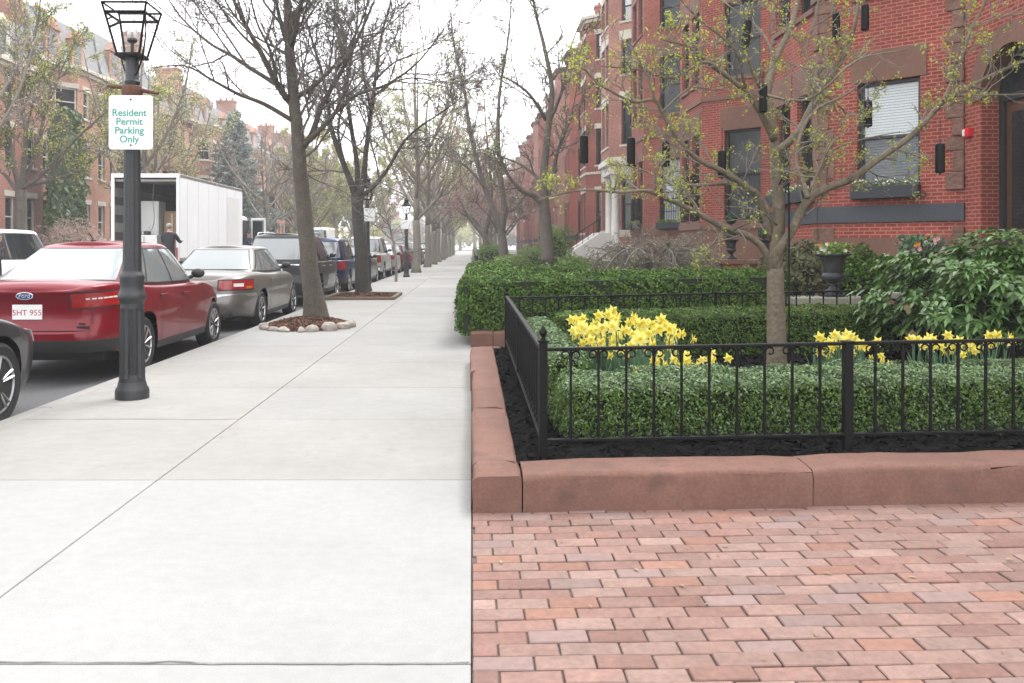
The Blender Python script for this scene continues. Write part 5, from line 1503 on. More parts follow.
    mb = MB(); mb.bx(-w + .15, w - .15, -1.5, -.06, .40, .47); mb.build('tail_lift', M['iron_grey'], t, bevel=.01)
    mb = MB()
    for sd in (-1, 1): mb.tube([(sd * (w - .2), -1.4, .5), (sd * (w - .16), -.03, 1.0)], .02, 6)
    mb.build('lift_chain', M['iron'], t)
    # the cargo
    for (nm, cat, lab, x, y, sx, sy, sz, m) in (('refrigerator', 'refrigerator', 'white refrigerator standing in the open truck', -.30, 1.4, .75, .7, 2.1, 'box_white'), ('moving_box', 'box', 'low white crate at the mouth of the open truck', -.22, .70, .9, .5, .9, 'sign_white'),
                                         ('moving_box', 'box', 'tall brown wardrobe carton inside the truck on its right', .42, 1.7, .6, .6, 1.75, 'cardboard'), ('moving_box', 'box', 'small carton lying on the low white crate in the truck', -.3, .7, .35, .3, .14, 'iron_grey')):
        zz = zb + (.9 if 'lying' in lab else 0)
        r_ = thing(nm, lab, cat, ((X0 + X1) / 2 + x, Y0 + y, ROAD + zz))
        mb = MB(); mb.box((0, 0, sz / 2), (sx, sy, sz)); mb.build('body' if nm == 'refrigerator' else 'carton', M[m], r_, bevel=.015)
        mb = MB(); mb.box((0, -sy / 2 - .012, sz * .55), (sx - .06, .02, sz * .8) if nm == 'refrigerator' else (.06, .006, sz * .8)); mb.build('door' if nm == 'refrigerator' else 'tape', M['frame_white' if nm == 'refrigerator' else 'strap'], r_)
    o = MB().tube(smooth_path([(.18, .3, 3.85), (.14, .3, 3.2), (.2, .28, 2.6), (.08, .3, 2.2), (.02, .28, 2.35)]), .03, 5, flat=.3).build('strap', M['strap']); o.location = ((X0 + X1) / 2, Y0, ROAD - .1); tag(o, 'pale cargo strap dangling from the roof of the truck box', 'strap')
box_truck()

# ------------------------------------------------------------------ people
def person(label, loc, rz, jacket, trousers, hair, pose='stand', seed=0):
    J = dict(hip=(0, 0, .95), waist=(0, .0, 1.10), chest=(0, .01, 1.32), neckb=(0, .0, 1.47), neck=(0, -.005, 1.54), head=(0, -.02, 1.64), crown=(0, -.015, 1.74))
    ed = []; V = []; Rr = []
    def v(p, r): V.append(p); Rr.append(r); return len(V) - 1
    hip = v(J['hip'], .15); wa = v(J['waist'], .145); ch = v(J['chest'], .165); nb = v(J['neckb'], .09); nk = v(J['neck'], .055); hd = v(J['head'], .092); cr = v(J['crown'], .07)
    ed += [(hip, wa), (wa, ch), (ch, nb), (nb, nk), (nk, hd), (hd, cr)]
    nose = v((0, -.115, 1.635), .018); ed.append((hd, nose))
    for s in (-1, 1):
        h = v((s * .10, 0, .90), .105); kn = v((s * .115, -.02, .50), .066); an = v((s * .12, .02, .10), .045); to = v((s * .14, -.14, .035), .035)
        ed += [(hip, h), (h, kn), (kn, an), (an, to)]
        if pose == 'reach': E, Wp, Hn = (s * .27, -.16, 1.18), (s * .22, -.40, 1.20), (s * .20, -.50, 1.22)
        elif pose == 'phone': E, Wp, Hn = (s * .28, -.03, 1.16), (s * .15, -.24, 1.22), (s * .10, -.31, 1.26)
        else: E, Wp, Hn = (s * .28, .03, 1.14), (s * .29, -.06, .90), (s * .285, -.09, .82)
        sh = v((s * .20, .01, 1.40), .082); el = v(E, .056); wr_ = v(Wp, .038); hn = v(Hn, .04)
        ed += [(ch, sh), (sh, el), (el, wr_), (wr_, hn)]
        fd = np.array(Hn) - np.array(Wp); fd /= np.linalg.norm(fd)
        sdv = np.cross(fd, [0, 1, .3]); sdv /= np.linalg.norm(sdv)
        for k, ln in enumerate((.075, .085, .08, .065)):
            a = np.array(Hn) + sdv * (k - 1.5) * .018 + fd * .02; f1 = v(tuple(a + fd * ln * .5), .0095); f2 = v(tuple(a + fd * ln + np.array([0, 0, -.012])), .008); ed += [(hn, f1), (f1, f2)]
        th = v(tuple(np.array(Hn) + sdv * .045 + fd * .02), .011); ed.append((hn, th))
    me = bpy.data.meshes.new('figure'); bm = bmesh.new(); sk = bm.verts.layers.skin.verify()
    bv = [bm.verts.new(p) for p in V]
    for b_, r in zip(bv, Rr): b_[sk].radius = (r, r * (.8 if r > .13 else 1))
    bv[0][sk].use_root = True
    for a, b in ed: bm.edges.new((bv[a], bv[b]))
    bm.to_mesh(me); bm.free()
    o = bpy.data.objects.new('figure', me); COL.objects.link(o)
    o.modifiers.new('skin', 'SKIN').use_smooth_shade = True
    sb = o.modifiers.new('sub', 'SUBSURF'); sb.levels = sb.render_levels = 2
    bpy.context.view_layer.update()
    me2 = bpy.data.meshes.new_from_object(o.evaluated_get(bpy.context.evaluated_depsgraph_get()))
    bpy.data.objects.remove(o)
    me2.materials.clear()
    for m in ('skin', jacket, trousers, 'black_plastic'): me2.materials.append(M[m])
    for p in me2.polygons:
        c_ = p.center
        hand = any((Vector(c_) - Vector(V[i])).length < .11 for i in range(len(V)) if Rr[i] == .04) and not (abs(c_.x) < .18 and pose == 'stand')
        p.material_index = 0 if (c_.z > 1.49 or hand) else (1 if c_.z > .88 else (2 if c_.z > .09 else 3)); p.use_smooth = True
    t = thing('person', label, 'person', loc, rz); t.scale = (1.04, 1.04, 1.04)
    me2.name = 'body'; put('body', me2, t)
    mb = MB(); mb.ball((0, .005, 1.685), (.092, .105, .088), 14); mb.build('hair', M[hair], t, smooth=180)
    mb = MB()
    for s in (-1, 1): mb.ball((s * .035, -.098, 1.655), (.012, .008, .008), 8)
    mb.build('eyes', M['hair_dark'], t)
    mb = MB()
    for s in (-1, 1): mb.ball((s * .094, -.005, 1.64), (.012, .025, .034), 8)
    mb.build('ears', M['skin'], t, smooth=180)
    return t
person('grey haired person in a dark jacket seen from behind at the open truck', (-9.3, 26.8, ROAD + .0), R(175), 'jacket_dark', 'trousers', 'hair_grey', 'reach').location = (-9.86, 28.0, ROAD + .475)
person('dark haired person in a navy jacket beside the open truck cab door', (-9.7, 40.0, ROAD), R(70), 'jacket_navy', 'trousers', 'hair_dark', 'phone').location = (-9.85, 37.9, ROAD + .4)
person('person in a navy jacket cut off by the left edge behind the red sedan', (-8.33, 15.0, ROAD), R(120), 'jacket_navy', 'trousers', 'hair_dark', 'stand')

# ------------------------------------------------------------------ tree pits and red mulch
def tree_pit(label, c, rx, ry, h, stones=True, wood=False, seed=0):
    rg = np.random.default_rng(seed)
    n = 30; m = 9
    a = np.linspace(0, 2 * PI, n, endpoint=False)
    wob = 1 + .07 * np.sin(a * 3 + seed) + .05 * np.sin(a * 5 + 2)
    mb = MB(); rows = []
    for i in range(m):
        f = i / (m - 1)
        z = h * (1 - f ** 1.7) + .012 * rg.standard_normal(n) * (f < .97) + .006
        rows.append(np.stack([c[0] + rx * f * wob * np.cos(a), c[1] + ry * f * wob * np.sin(a), z], -1))
    G = np.array(rows); G = np.concatenate([G, G[:, :1]], 1); mb.grid(G)
    k = 2600; f = np.sqrt(rg.random(k)) * .97; b = rg.uniform(0, 2 * PI, k)
    P = np.stack([c[0] + rx * f * np.cos(b), c[1] + ry * f * np.sin(b), h * (1 - f ** 1.7) + .016 + .012 * rg.random(k)], -1)
    leaf_quads(P, np.tile([0, 0, 1.0], (k, 1)), .045, rg, 3.0, 0, mb, .6)
    tag(mb.build('red_mulch', M['red_mulch']), 'reddish bark mulch mound ' + label, None, kind='stuff')
    if stones:
        for i in range(9):
            b = -2.9 + i * .34 + rg.uniform(-.06, .06); s_ = rg.uniform(.07, .13)
            mb = MB(); mb.ball((0, 0, 0), (s_ * 1.25, s_ * .85, s_ * .75), 12)
            V = mb.V[0]; V += .13 * s_ * np.sin(V / s_ * 3.1 + i) + .05 * s_ * rg.standard_normal(V.shape)
            o = mb.build('edging_stone', M['rock'], smooth=50); o.location = (c[0] + rx * 1.0 * math.cos(b), c[1] + ry * 1.0 * math.sin(b), s_ * .3); o.rotation_euler = (0, 0, rg.uniform(0, 6))
            tag(o, 'pale rounded stone edging the red mulch under the nearest kerb tree', 'stone', 'stones round the nearest tree pit')
    if wood:
        t = thing('timber_edging', 'weathered timber edging round the second kerb tree pit', 'timber edging', (c[0], c[1], 0))
        for (x0, y0, x1, y1) in ((-rx, -ry, rx, -ry), (rx, -ry, rx, ry), (rx, ry, -rx, ry), (-rx, ry, -rx, -ry)):
            mb = MB(); L = math.hypot(x1 - x0, y1 - y0); mb.box(((x0 + x1) / 2, (y0 + y1) / 2, .03), (L, .10, .10), rz=math.atan2(y1 - y0, x1 - x0)); mb.build('timber', M['wood'], t, bevel=.015)
tree_pit('ringed with stones under the nearest kerb tree', (-2.95, 15.55), .78, 1.05, .15, True, seed=3)
tree_pit('inside timbers under the second kerb tree', (-3.05, 24.4), .92, 1.3, .10, False, True, seed=5)
# ------------------------------------------------------------------ the big bare kerb trees
CFG = dict(r={2: .028, 1: .013, 0: .007}, n={2: 9, 1: 6}, up={2: .13, 1: .07, 0: .03}, rmin=.0036, wob=.2)
GK = 'bare trees along the near kerb'
def street_tree_1():
    Y = 15.8; T = Tree(201, CFG); base = np.array([(316 - CX) / F * Y, Y, .1])
    big = []
    def L(pts, dy, r0, r1, sides=8, fl=0): big.append(T.limb(px3(pts, Y, dy), r0 * (1 if fl else .8), r1 * (1 if fl else .7), sides, flare=fl))
    L([(317, 328), (314, 300), (310, 270), (305, 220), (300, 170), (297, 130), (293, 90), (289, 40), (287, 0), (286, -70), (292, -150)], (0, 0, .2), .185, .045, 14, .65)
    L([(287, 99), (276, 82), (261, 53), (242, 18), (225, -20), (205, -70)], (0, -.9), .085, .02)
    L([(283, 88), (258, 73), (232, 56), (208, 42), (180, 16), (160, -15)], (0, 1.2), .06, .014)
    L([(295, 122), (264, 104), (238, 94), (212, 80), (185, 66), (150, 68)], (0, -1.2), .06, .01)
    L([(302, 148), (312, 134), (322, 105), (337, 79), (358, 38), (372, 6), (392, -40)], (0, .8), .085, .018)
    L([(303, 146), (318, 132), (337, 111), (358, 94), (388, 84), (420, 60), (450, 20)], (0, -1.0), .07, .012)
    L([(296, 98), (316, 84), (334, 66), (348, 48), (362, 20), (380, -30)], (0, 1.2), .06, .014)
    L([(290, 50), (283, 30), (276, 0), (268, -60)], (0, .5), .075, .02)
    L([(290, 46), (297, 24), (303, -10), (312, -80)], (0, -.6), .07, .02)
    L([(300, 170), (316, 180), (340, 190), (356, 200)], (.2, -.6), .02, .006, 6)
    L([(278, 86), (270, 50), (256, 20), (246, -30)], (-.2, -1.4), .045, .012)
    for Q, r in big:
        ln = np.linalg.norm(np.diff(Q, axis=0), axis=1).sum()
        T.sprout(Q, r, 2, 2.3, int(ln * 2.3), .22 if r[0] < .1 else .42, 1.0)
    T.buds(.05, .03, 1, 1, .01)
    T.finish('kerb_tree', 'nearest bare kerb tree, rising from the stone ringed red mulch', 'tree', base, M['bark'], M['twig'], M['bud_far'], GK)
def street_tree_2():
    Y = 24.5; T = Tree(202, dict(CFG, rmin=.008)); base = np.array([(362 - CX) / F * Y, Y, .05]); big = []
    def L(pts, dy, r0, r1, sides=8, fl=0): big.append(T.limb(px3(pts, Y, dy), r0 * (1 if fl else .8), r1 * (1 if fl else .7), sides, flare=fl))
    L([(363, 301), (362, 280), (361, 250), (358, 215), (357, 193)], (0,), .205, .165, 14, .5)
    L([(356, 200), (352, 185), (346, 170), (337, 146), (330, 123), (328, 103), (322, 73), (312, 40), (300, 0), (290, -50)], (0, -1.2), .13, .02, 10)
    L([(357, 198), (357, 164), (352, 132), (347, 88), (352, 53), (358, 9), (352, -50)], (0, 1.0), .11, .02, 10)
    L([(359, 198), (364, 176), (366, 152), (371, 111), (374, 90), (381, 38), (391, 0), (398, -60)], (0, -.6), .12, .02, 10)
    L([(360, 197), (372, 188), (387, 170), (401, 146), (410, 135), (425, 123), (448, 108), (470, 90)], (0, 1.4), .09, .012, 8)
    L([(371, 111), (362, 60), (366, 10), (378, -40)], (-.3, .9), .06, .015)
    L([(346, 170), (338, 130), (345, 90), (340, 40), (330, -20)], (-.3, 1.2), .06, .015)
    L([(372, 98), (390, 84), (412, 78), (440, 82), (468, 84)], (0, -1.4), .045, .01)
    L([(375, 80), (395, 62), (425, 50), (460, 30)], (0, 1.2), .045, .01)
    for Q, r in big[1:]:
        ln = np.linalg.norm(np.diff(Q, axis=0), axis=1).sum()
        T.sprout(Q, r, 2, 2.6, int(ln * 1.6), .2, 1.0)
    T.buds(.06, .04, 1, 1, .02)
    T.finish('kerb_tree', 'second bare kerb tree with a many stemmed crown, rising from timber edging', 'tree', base, M['bark_dark'], M['twig'], M['bud_far'], GK)
street_tree_1(); street_tree_2()
def sapling():
    T = Tree(205, dict(CFG, r={2: .02, 1: .012, 0: .008}, n={2: 4, 1: 3})); Y = 35.0; b = np.array([(396 - CX) / F * Y, Y, 0])
    Q, r = T.limb(px3([(396, 285), (396, 262), (393, 240), (388, 222), (384, 205), (380, 180), (378, 150)], Y, (0, .2)), .06, .012, 8)
    T.sprout(Q, r, 2, 1.5, 12, .3)
    T.buds(.3, .05, 1, 1, .03)
    T.finish('sapling', 'thin young sapling at the kerb before the slim black lamp', 'tree', b, M['bark_far'], M['twig'], M['bud_far'], GK)
sapling()
# forked yard trees on the right
GY2 = 'trees in the right hand front yards'
def yard_tree(Y, stems, base_px, lab, seed, r0, bud, frac, tw='twig', lvlL=1.8, dens=1.5, per=1, bs=.05):
    T = Tree(seed, dict(CFG, rmin=.008)); b = np.array([(base_px - CX) / F * Y, Y, .1]); big = []
    for i, (pts, dy, f) in enumerate(stems): big.append(T.limb(px3(pts, Y, dy), r0 * f, r0 * f * (.75 if i == 0 else .14), 10 if f > .4 else 7))
    for Q, r in big[1:]:
        ln = np.linalg.norm(np.diff(Q, axis=0), axis=1).sum()
        T.sprout(Q, r, 2, lvlL, int(ln * dens), .2)
    if bud: T.buds(frac, bs, 1, per, .05)
    return T.finish('yard_tree', lab, 'tree', b, M['bark_yard'], M[tw], M[bud] if bud else None, GY2)
yard_tree(30, [([(548, 262), (547, 240), (545, 215), (543, 196)], (0,), 1.0), ([(544, 200), (544, 170), (548, 130), (552, 90), (545, 50), (535, 10), (528, -40)], (0, .8), .7),
               ([(543, 205), (534, 196), (524, 206 - 14), (515, 184), (505, 170), (500, 156), (488, 148)], (0, -1.0), .5), ([(544, 190), (536, 176), (520, 164), (505, 158), (484, 150)], (0, 1.0), .35),
               ([(545, 205), (552, 180), (558, 150), (570, 120), (578, 80)], (0, .8), .45), ([(546, 120), (530, 95), (510, 80), (488, 72)], (.4, -.8), .3), ([(548, 125), (562, 90), (570, 50), (585, 10)], (.4, -.9), .3)],
          548, 'thick forked yard tree with some yellow buds in front of the red brick bays', 301, .24, 'bud', .12, per=2)
yard_tree(40, [([(504, 262), (503, 245), (500, 228)], (0,), 1.0), ([(500, 232), (494, 212), (486, 190), (478, 165), (470, 130), (465, 95), (455, 50), (450, 10)], (0, .8), .7), ([(502, 232), (504, 205), (500, 170), (498, 130), (500, 90), (508, 40), (512, -10)], (0, -.8), .65),
               ([(486, 190), (470, 170), (452, 158), (434, 150)], (.2, -1), .3), ([(503, 236), (514, 222), (526, 216)], (0, .6), .22), ([(498, 232), (488, 215), (480, 206)], (0, -.8), .2)],
          504, 'leaning two stemmed yard tree left of the forked one', 302, .25, 'bud_far', .10)
yard_tree(52, [([(489, 258), (487, 244), (484, 234)], (0,), 1.0), ([(484, 236), (476, 226), (468, 216), (462, 205), (456, 188), (452, 160), (450, 120)], (0, .8), .6), ([(485, 236), (488, 222), (492, 200), (490, 170), (486, 130), (484, 90)], (0, -.8), .6), ([(484, 236), (475, 220), (462, 214), (448, 200)], (0, 1.0), .4)],
          489, 'pinkish budding yard tree farther down the pavement', 303, .24, 'bud_pink', .6, tw='twig_pink', per=2, bs=.07)
# left yard tree, partly in young leaf
def left_tree():
    Y = 36.0; T = Tree(210, dict(CFG, rmin=.009)); b = np.array([(21 - CX) / F * Y, Y, .05]); big = []
    def L(pts, dy, r0, r1, sides=8): big.append(T.limb(px3(pts, Y, dy), r0, r1, sides))
    L([(21, 250), (21, 225), (21, 190)], (0,), .26, .22, 12)
    L([(21, 195), (14, 165), (10, 140), (8, 110), (14, 70), (16, 30), (14, -20)], (0, 1), .13, .02)
    L([(21, 192), (24, 165), (26, 130), (22, 100), (30, 60), (38, 20), (42, -20)], (0, -1), .13, .02)
    L([(23, 188), (38, 178), (56, 160), (70, 145), (90, 126), (112, 108), (140, 96)], (0, -1.5), .10, .012)
    L([(24, 186), (46, 182), (66, 176), (92, 160), (112, 146), (132, 132)], (0, 1.5), .09, .012)
    L([(22, 190), (36, 150), (44, 120), (54, 90), (66, 60), (84, 30)], (0, .6), .09, .012)
    L([(18, 192), (6, 176), (-8, 160), (-20, 120), (-30, 60)], (0, -.6), .09, .02)
    L([(24, 140), (34, 100), (48, 60), (46, 20)], (0, 1), .05, .012)
    for Q, r in big[1:]:
        ln = np.linalg.norm(np.diff(Q, axis=0), axis=1).sum()
        T.sprout(Q, r, 2, 1.9, int(ln * 1.9), .15)
    T.buds(.26, .075, 1, 2, .07)
    T.finish('yard_tree', 'spreading bare tree with yellow green tips at the far left', 'tree', b, M['bark_yard'], M['twig'], M['bud'], 'trees on the far side of the street')
left_tree()
# generic distant trees: four crowns, shared by copies
def proto_tree(seed, H, r0, tw, bud, frac, per, bs, dens=1.0):
    T = Tree(seed, dict(r={2: .05, 1: .028, 0: .018}, n={2: 6, 1: 4}, up={2: .10, 1: .06, 0: .03}, rmin=.011, wob=.2)); rg = T.rg
    hh = H * .22
    T.limb([(0, 0, -.1), (.05, 0, hh * .5), (0, .05, hh)], r0, r0 * .8, 10, flare=.4)
    T.limb([(0, .05, hh), (.1, 0, H * .5), (-.1, .1, H * .75), (.1, 0, H * .95)], r0 * .7, .03, 8); lim = []
    n = 7
    for i in range(n):
        a = i * 2.4 + rg.uniform(-.3, .3); z0 = hh + H * .3 * i / n; R_ = H * rg.uniform(.22, .34)
        d = np.array([math.cos(a), math.sin(a), 0])
        lim.append(T.limb([(0, .05, z0), tuple(d * R_ * .45 + [0, 0, z0 + H * .13]), tuple(d * R_ * .8 + [0, 0, z0 + H * .30]), tuple(d * R_ * 1.0 + [0, 0, z0 + H * .5])], r0 * .42, .025, 7))
    for Q, r in lim: T.sprout(Q, r, 2, H * .17, int(8.5 * dens), .15)
    if bud: T.buds(frac, bs, 1, per, .12)
    return T, bud, tw
def far_tree(label, x, y, seed, H, tw, bud, frac, per, bs, group, name='street_tree', z=0.0):
    T, b, t_ = proto_tree(seed, H, .24, tw, bud, frac, per, bs)
    T.trunk.V = [v + [x, y, z] for v in T.trunk.V]; T.crown.V = [v + [x, y, z] for v in T.crown.V]
    return T.finish(name, label, 'tree', (x, y, z), M['bark_far'], M[tw], M[bud] if bud else None, group)
GD = 'distant trees along the street'
P0 = far_tree('pale trunked kerb tree in yellow green bud past the slim lamp', -3.05, 47, 401, 13, 'twig_grey', 'bud_far', .6, 2, .09, GD)
P1 = far_tree('yellow green budding tree over the far kerb beyond the white van', -15.6, 84, 402, 13, 'twig_grey', 'bud_far', 1.0, 4, .16, GD)
P2 = far_tree('pinkish budding tree in the far right yards', 2.4, 68, 403, 9, 'twig_pink', 'bud_pink', .9, 3, .11, GD)
P3 = far_tree('bare grey tree over the far kerb beyond the box truck', -15.8, 66, 404, 12, 'twig_grey', 'bud_pink', .3, 1, .08, GD)
sp = [(P0, -3.05, 59, 1.0, 'second pale kerb tree beyond the slim lamp'), (P3, -3.0, 68, 1.0, 'bare kerb tree past the crimson hatchback'), (P0, -3.05, 78, 1.05, 'third pale budding kerb tree far along'), (P3, -3.0, 89, 1.05, 'bare kerb tree beyond the black utility car'),
      (P1, -3.1, 102, .9, 'yellow green kerb tree where the parked row ends'), (P0, -3.0, 116, 1.0, 'pale budding kerb tree near the street end'), (P3, -3.0, 132, 1.1, 'bare kerb tree near the street end'), (P1, -3.2, 150, 1.0, 'yellow green kerb tree closing the view'),
      (P2, 1.8, 82, 1.1, 'second pinkish tree in the far right yards'), (P0, 2.6, 96, 1.0, 'pale budding tree beyond the pinkish ones at right'), (P2, 1.6, 112, 1.2, 'third pinkish tree in the far right yards'), (P1, 2.4, 134, 1.0, 'yellow green tree in the distant right yards'), (P2, 1.6, 160, 1.3, 'farthest pinkish tree at the right of the pavement'),
      (P3, -15.7, 77, 1.05, 'bare tree on the far kerb behind the white van'), (P1, -15.6, 98, 1.0, 'second yellow green tree on the far kerb'), (P0, -15.7, 41, .9, 'pale budding tree on the far kerb behind the truck'), (P3, -15.6, 112, 1.1, 'bare tree far along the far kerb'), (P1, -15.8, 128, 1.1, 'third yellow green tree on the far kerb'), (P2, -15.6, 145, 1.4, 'pinkish tree near the end of the far kerb'), (P1, -9.5, 215, 1.5, 'wide yellow green tree closing the end of the road'), (P1, -18.5, 92, .9, 'yellow green yard tree across the street past the white van'), (P1, -18.5, 118, .9, 'yellow green yard tree far across the street'), (P0, -19.2, 52, .95, 'pale budding yard tree in front of the orange house'), (P3, -18.8, 30, .9, 'bare yard tree at the left edge of the view'), (P2, -4.5, 200, 1.6, 'pinkish tree closing the end of the road'), (P0, 0.5, 190, 1.4, 'pale tree closing the end of the pavement')]
for i, (p, x, y, s_, lab) in enumerate(sp): dup(p, (x, y, 0), i * 1.7, lab, s_)
# blue spruce and ivy on the far side
def spruce():
    rg = np.random.default_rng(61); x, y, H = -19.6, 71.0, 12.8
    t = thing('spruce_tree', 'blue grey spruce standing beyond the box truck', 'tree', (x, y, 0), group='trees on the far side of the street')
    mb = MB(); mb.tube([(0, 0, 0), (0, 0, H)], [.25, .03], 8); mb.build('trunk', M['bark_dark'], t)
    mb = MB()
    for i in range(240):
        f = (i / 240) ** .9; z = 1.2 + (H - 1.4) * f; L = (H - z) * .40 * rg.uniform(.45, 1.2) + .3; a = i * 2.399 + rg.uniform(-.3, .3)
        d = np.array([math.cos(a), math.sin(a), 0]); n = int(14 + 26 * L)
        s_ = rg.random(n) ** .7
        P = np.array([0, 0, z]) + d * (L * s_)[:, None] + np.array([0, 0, 1]) * (-.28 * L * s_ + .16 * L * s_ ** 2)[:, None]
        sd = np.array([-d[1], d[0], 0]); P = P + sd * (rg.uniform(-1, 1, n) * L * .2 * (1.1 - s_))[:, None] + .06 * rg.standard_normal((n, 3))
        leaf_quads(P, rg.standard_normal((n, 3)) + [0, 0, .6], .24, rg, 2.6, 0, mb, .6)
        mb.tube([(0, 0, z), d * L * .9 + [0, 0, z - .18 * L]], [.03, .01], 4, mat=1)
    mb.build('crown', [M['spruce'], M['bark_dark']], t)
spruce()
rg = np.random.default_rng(63)
t = thing('ivy', 'dark green ivy climbing the house wall behind the far left tree', 'ivy', (-21.3, 45.2, 0))
mb = MB(); n = 7500
P = np.stack([.45 * rg.standard_normal(n) * .35, rg.uniform(-1.9, 2.0, n), 8.6 * rg.random(n) ** .8], -1); P[:, 1] *= 1 - .45 * (P[:, 2] / 8.6) ** 2
leaf_quads(P, np.tile([1.0, -1.0, .3], (n, 1)), .24, rg, 1.3, 0, mb, .7); mb.build('foliage', M['ivy'], t)
bush('twiggy_shrub', 'tangled tan twiggy shrub below the ivy at far left', (-18.8, 40.5, 1.2), (1.7, 1.5, 1.5), 1500, .10, 'bud_pink', 64, core=False, cat='shrub', aspect=8)
bush('shrub', 'low yellowish green shrub in the far yard above the red car', (-18.6, 46, .7), (2.2, 1.5, .8), 2600, .12, 'bud_far', 65, cat='shrub')
bush('twiggy_shrub', 'reddish bare shrub below the spruce', (-18.4, 60, 1.5), (1.8, 1.6, 1.6), 1500, .10, 'twig_pink', 66, core=False, cat='shrub', aspect=8)

bush('shrub', 'pale yellow green shrub mass far across the street beyond the white van', (-17.6, 96, 2.2), (3, 3, 2.4), 2200, .22, 'bud_far', 67, core=False, cat='shrub')
bush('shrub', 'yellow green shrub mass near the far end of the opposite kerb', (-17.0, 134, 2.4), (3.5, 4, 2.6), 2200, .26, 'bud_far', 68, core=False, cat='shrub')
# the wood that closes the far end of the street: a pale mass of crowns with trunks and railings lost in it
rg = np.random.default_rng(71); mb = MB()
for i in range(70):
    x = rg.uniform(-34, 30); y = rg.uniform(262, 300); r_ = rg.uniform(2.5, 4.5); zc = rg.uniform(2.0, 7.5)
    P, D = blob_points(330, (x, y, zc), (r_, r_, r_ * .9), rg, .6, seed=i)
    leaf_quads(P, rg.standard_normal(P.shape), .8, rg, 1.6, int(rg.integers(0, 3)), mb, .6)
    mb.tube([(x, y, 0), (x, y, zc)], [.3, .2], 5, mat=3)
tag(mb.build('treeline', [M['bud_far'], M['bud_pink'], M['twig_grey'], M['bark_far']]), 'pale mass of trees closing the far end of the street', None, kind='stuff')
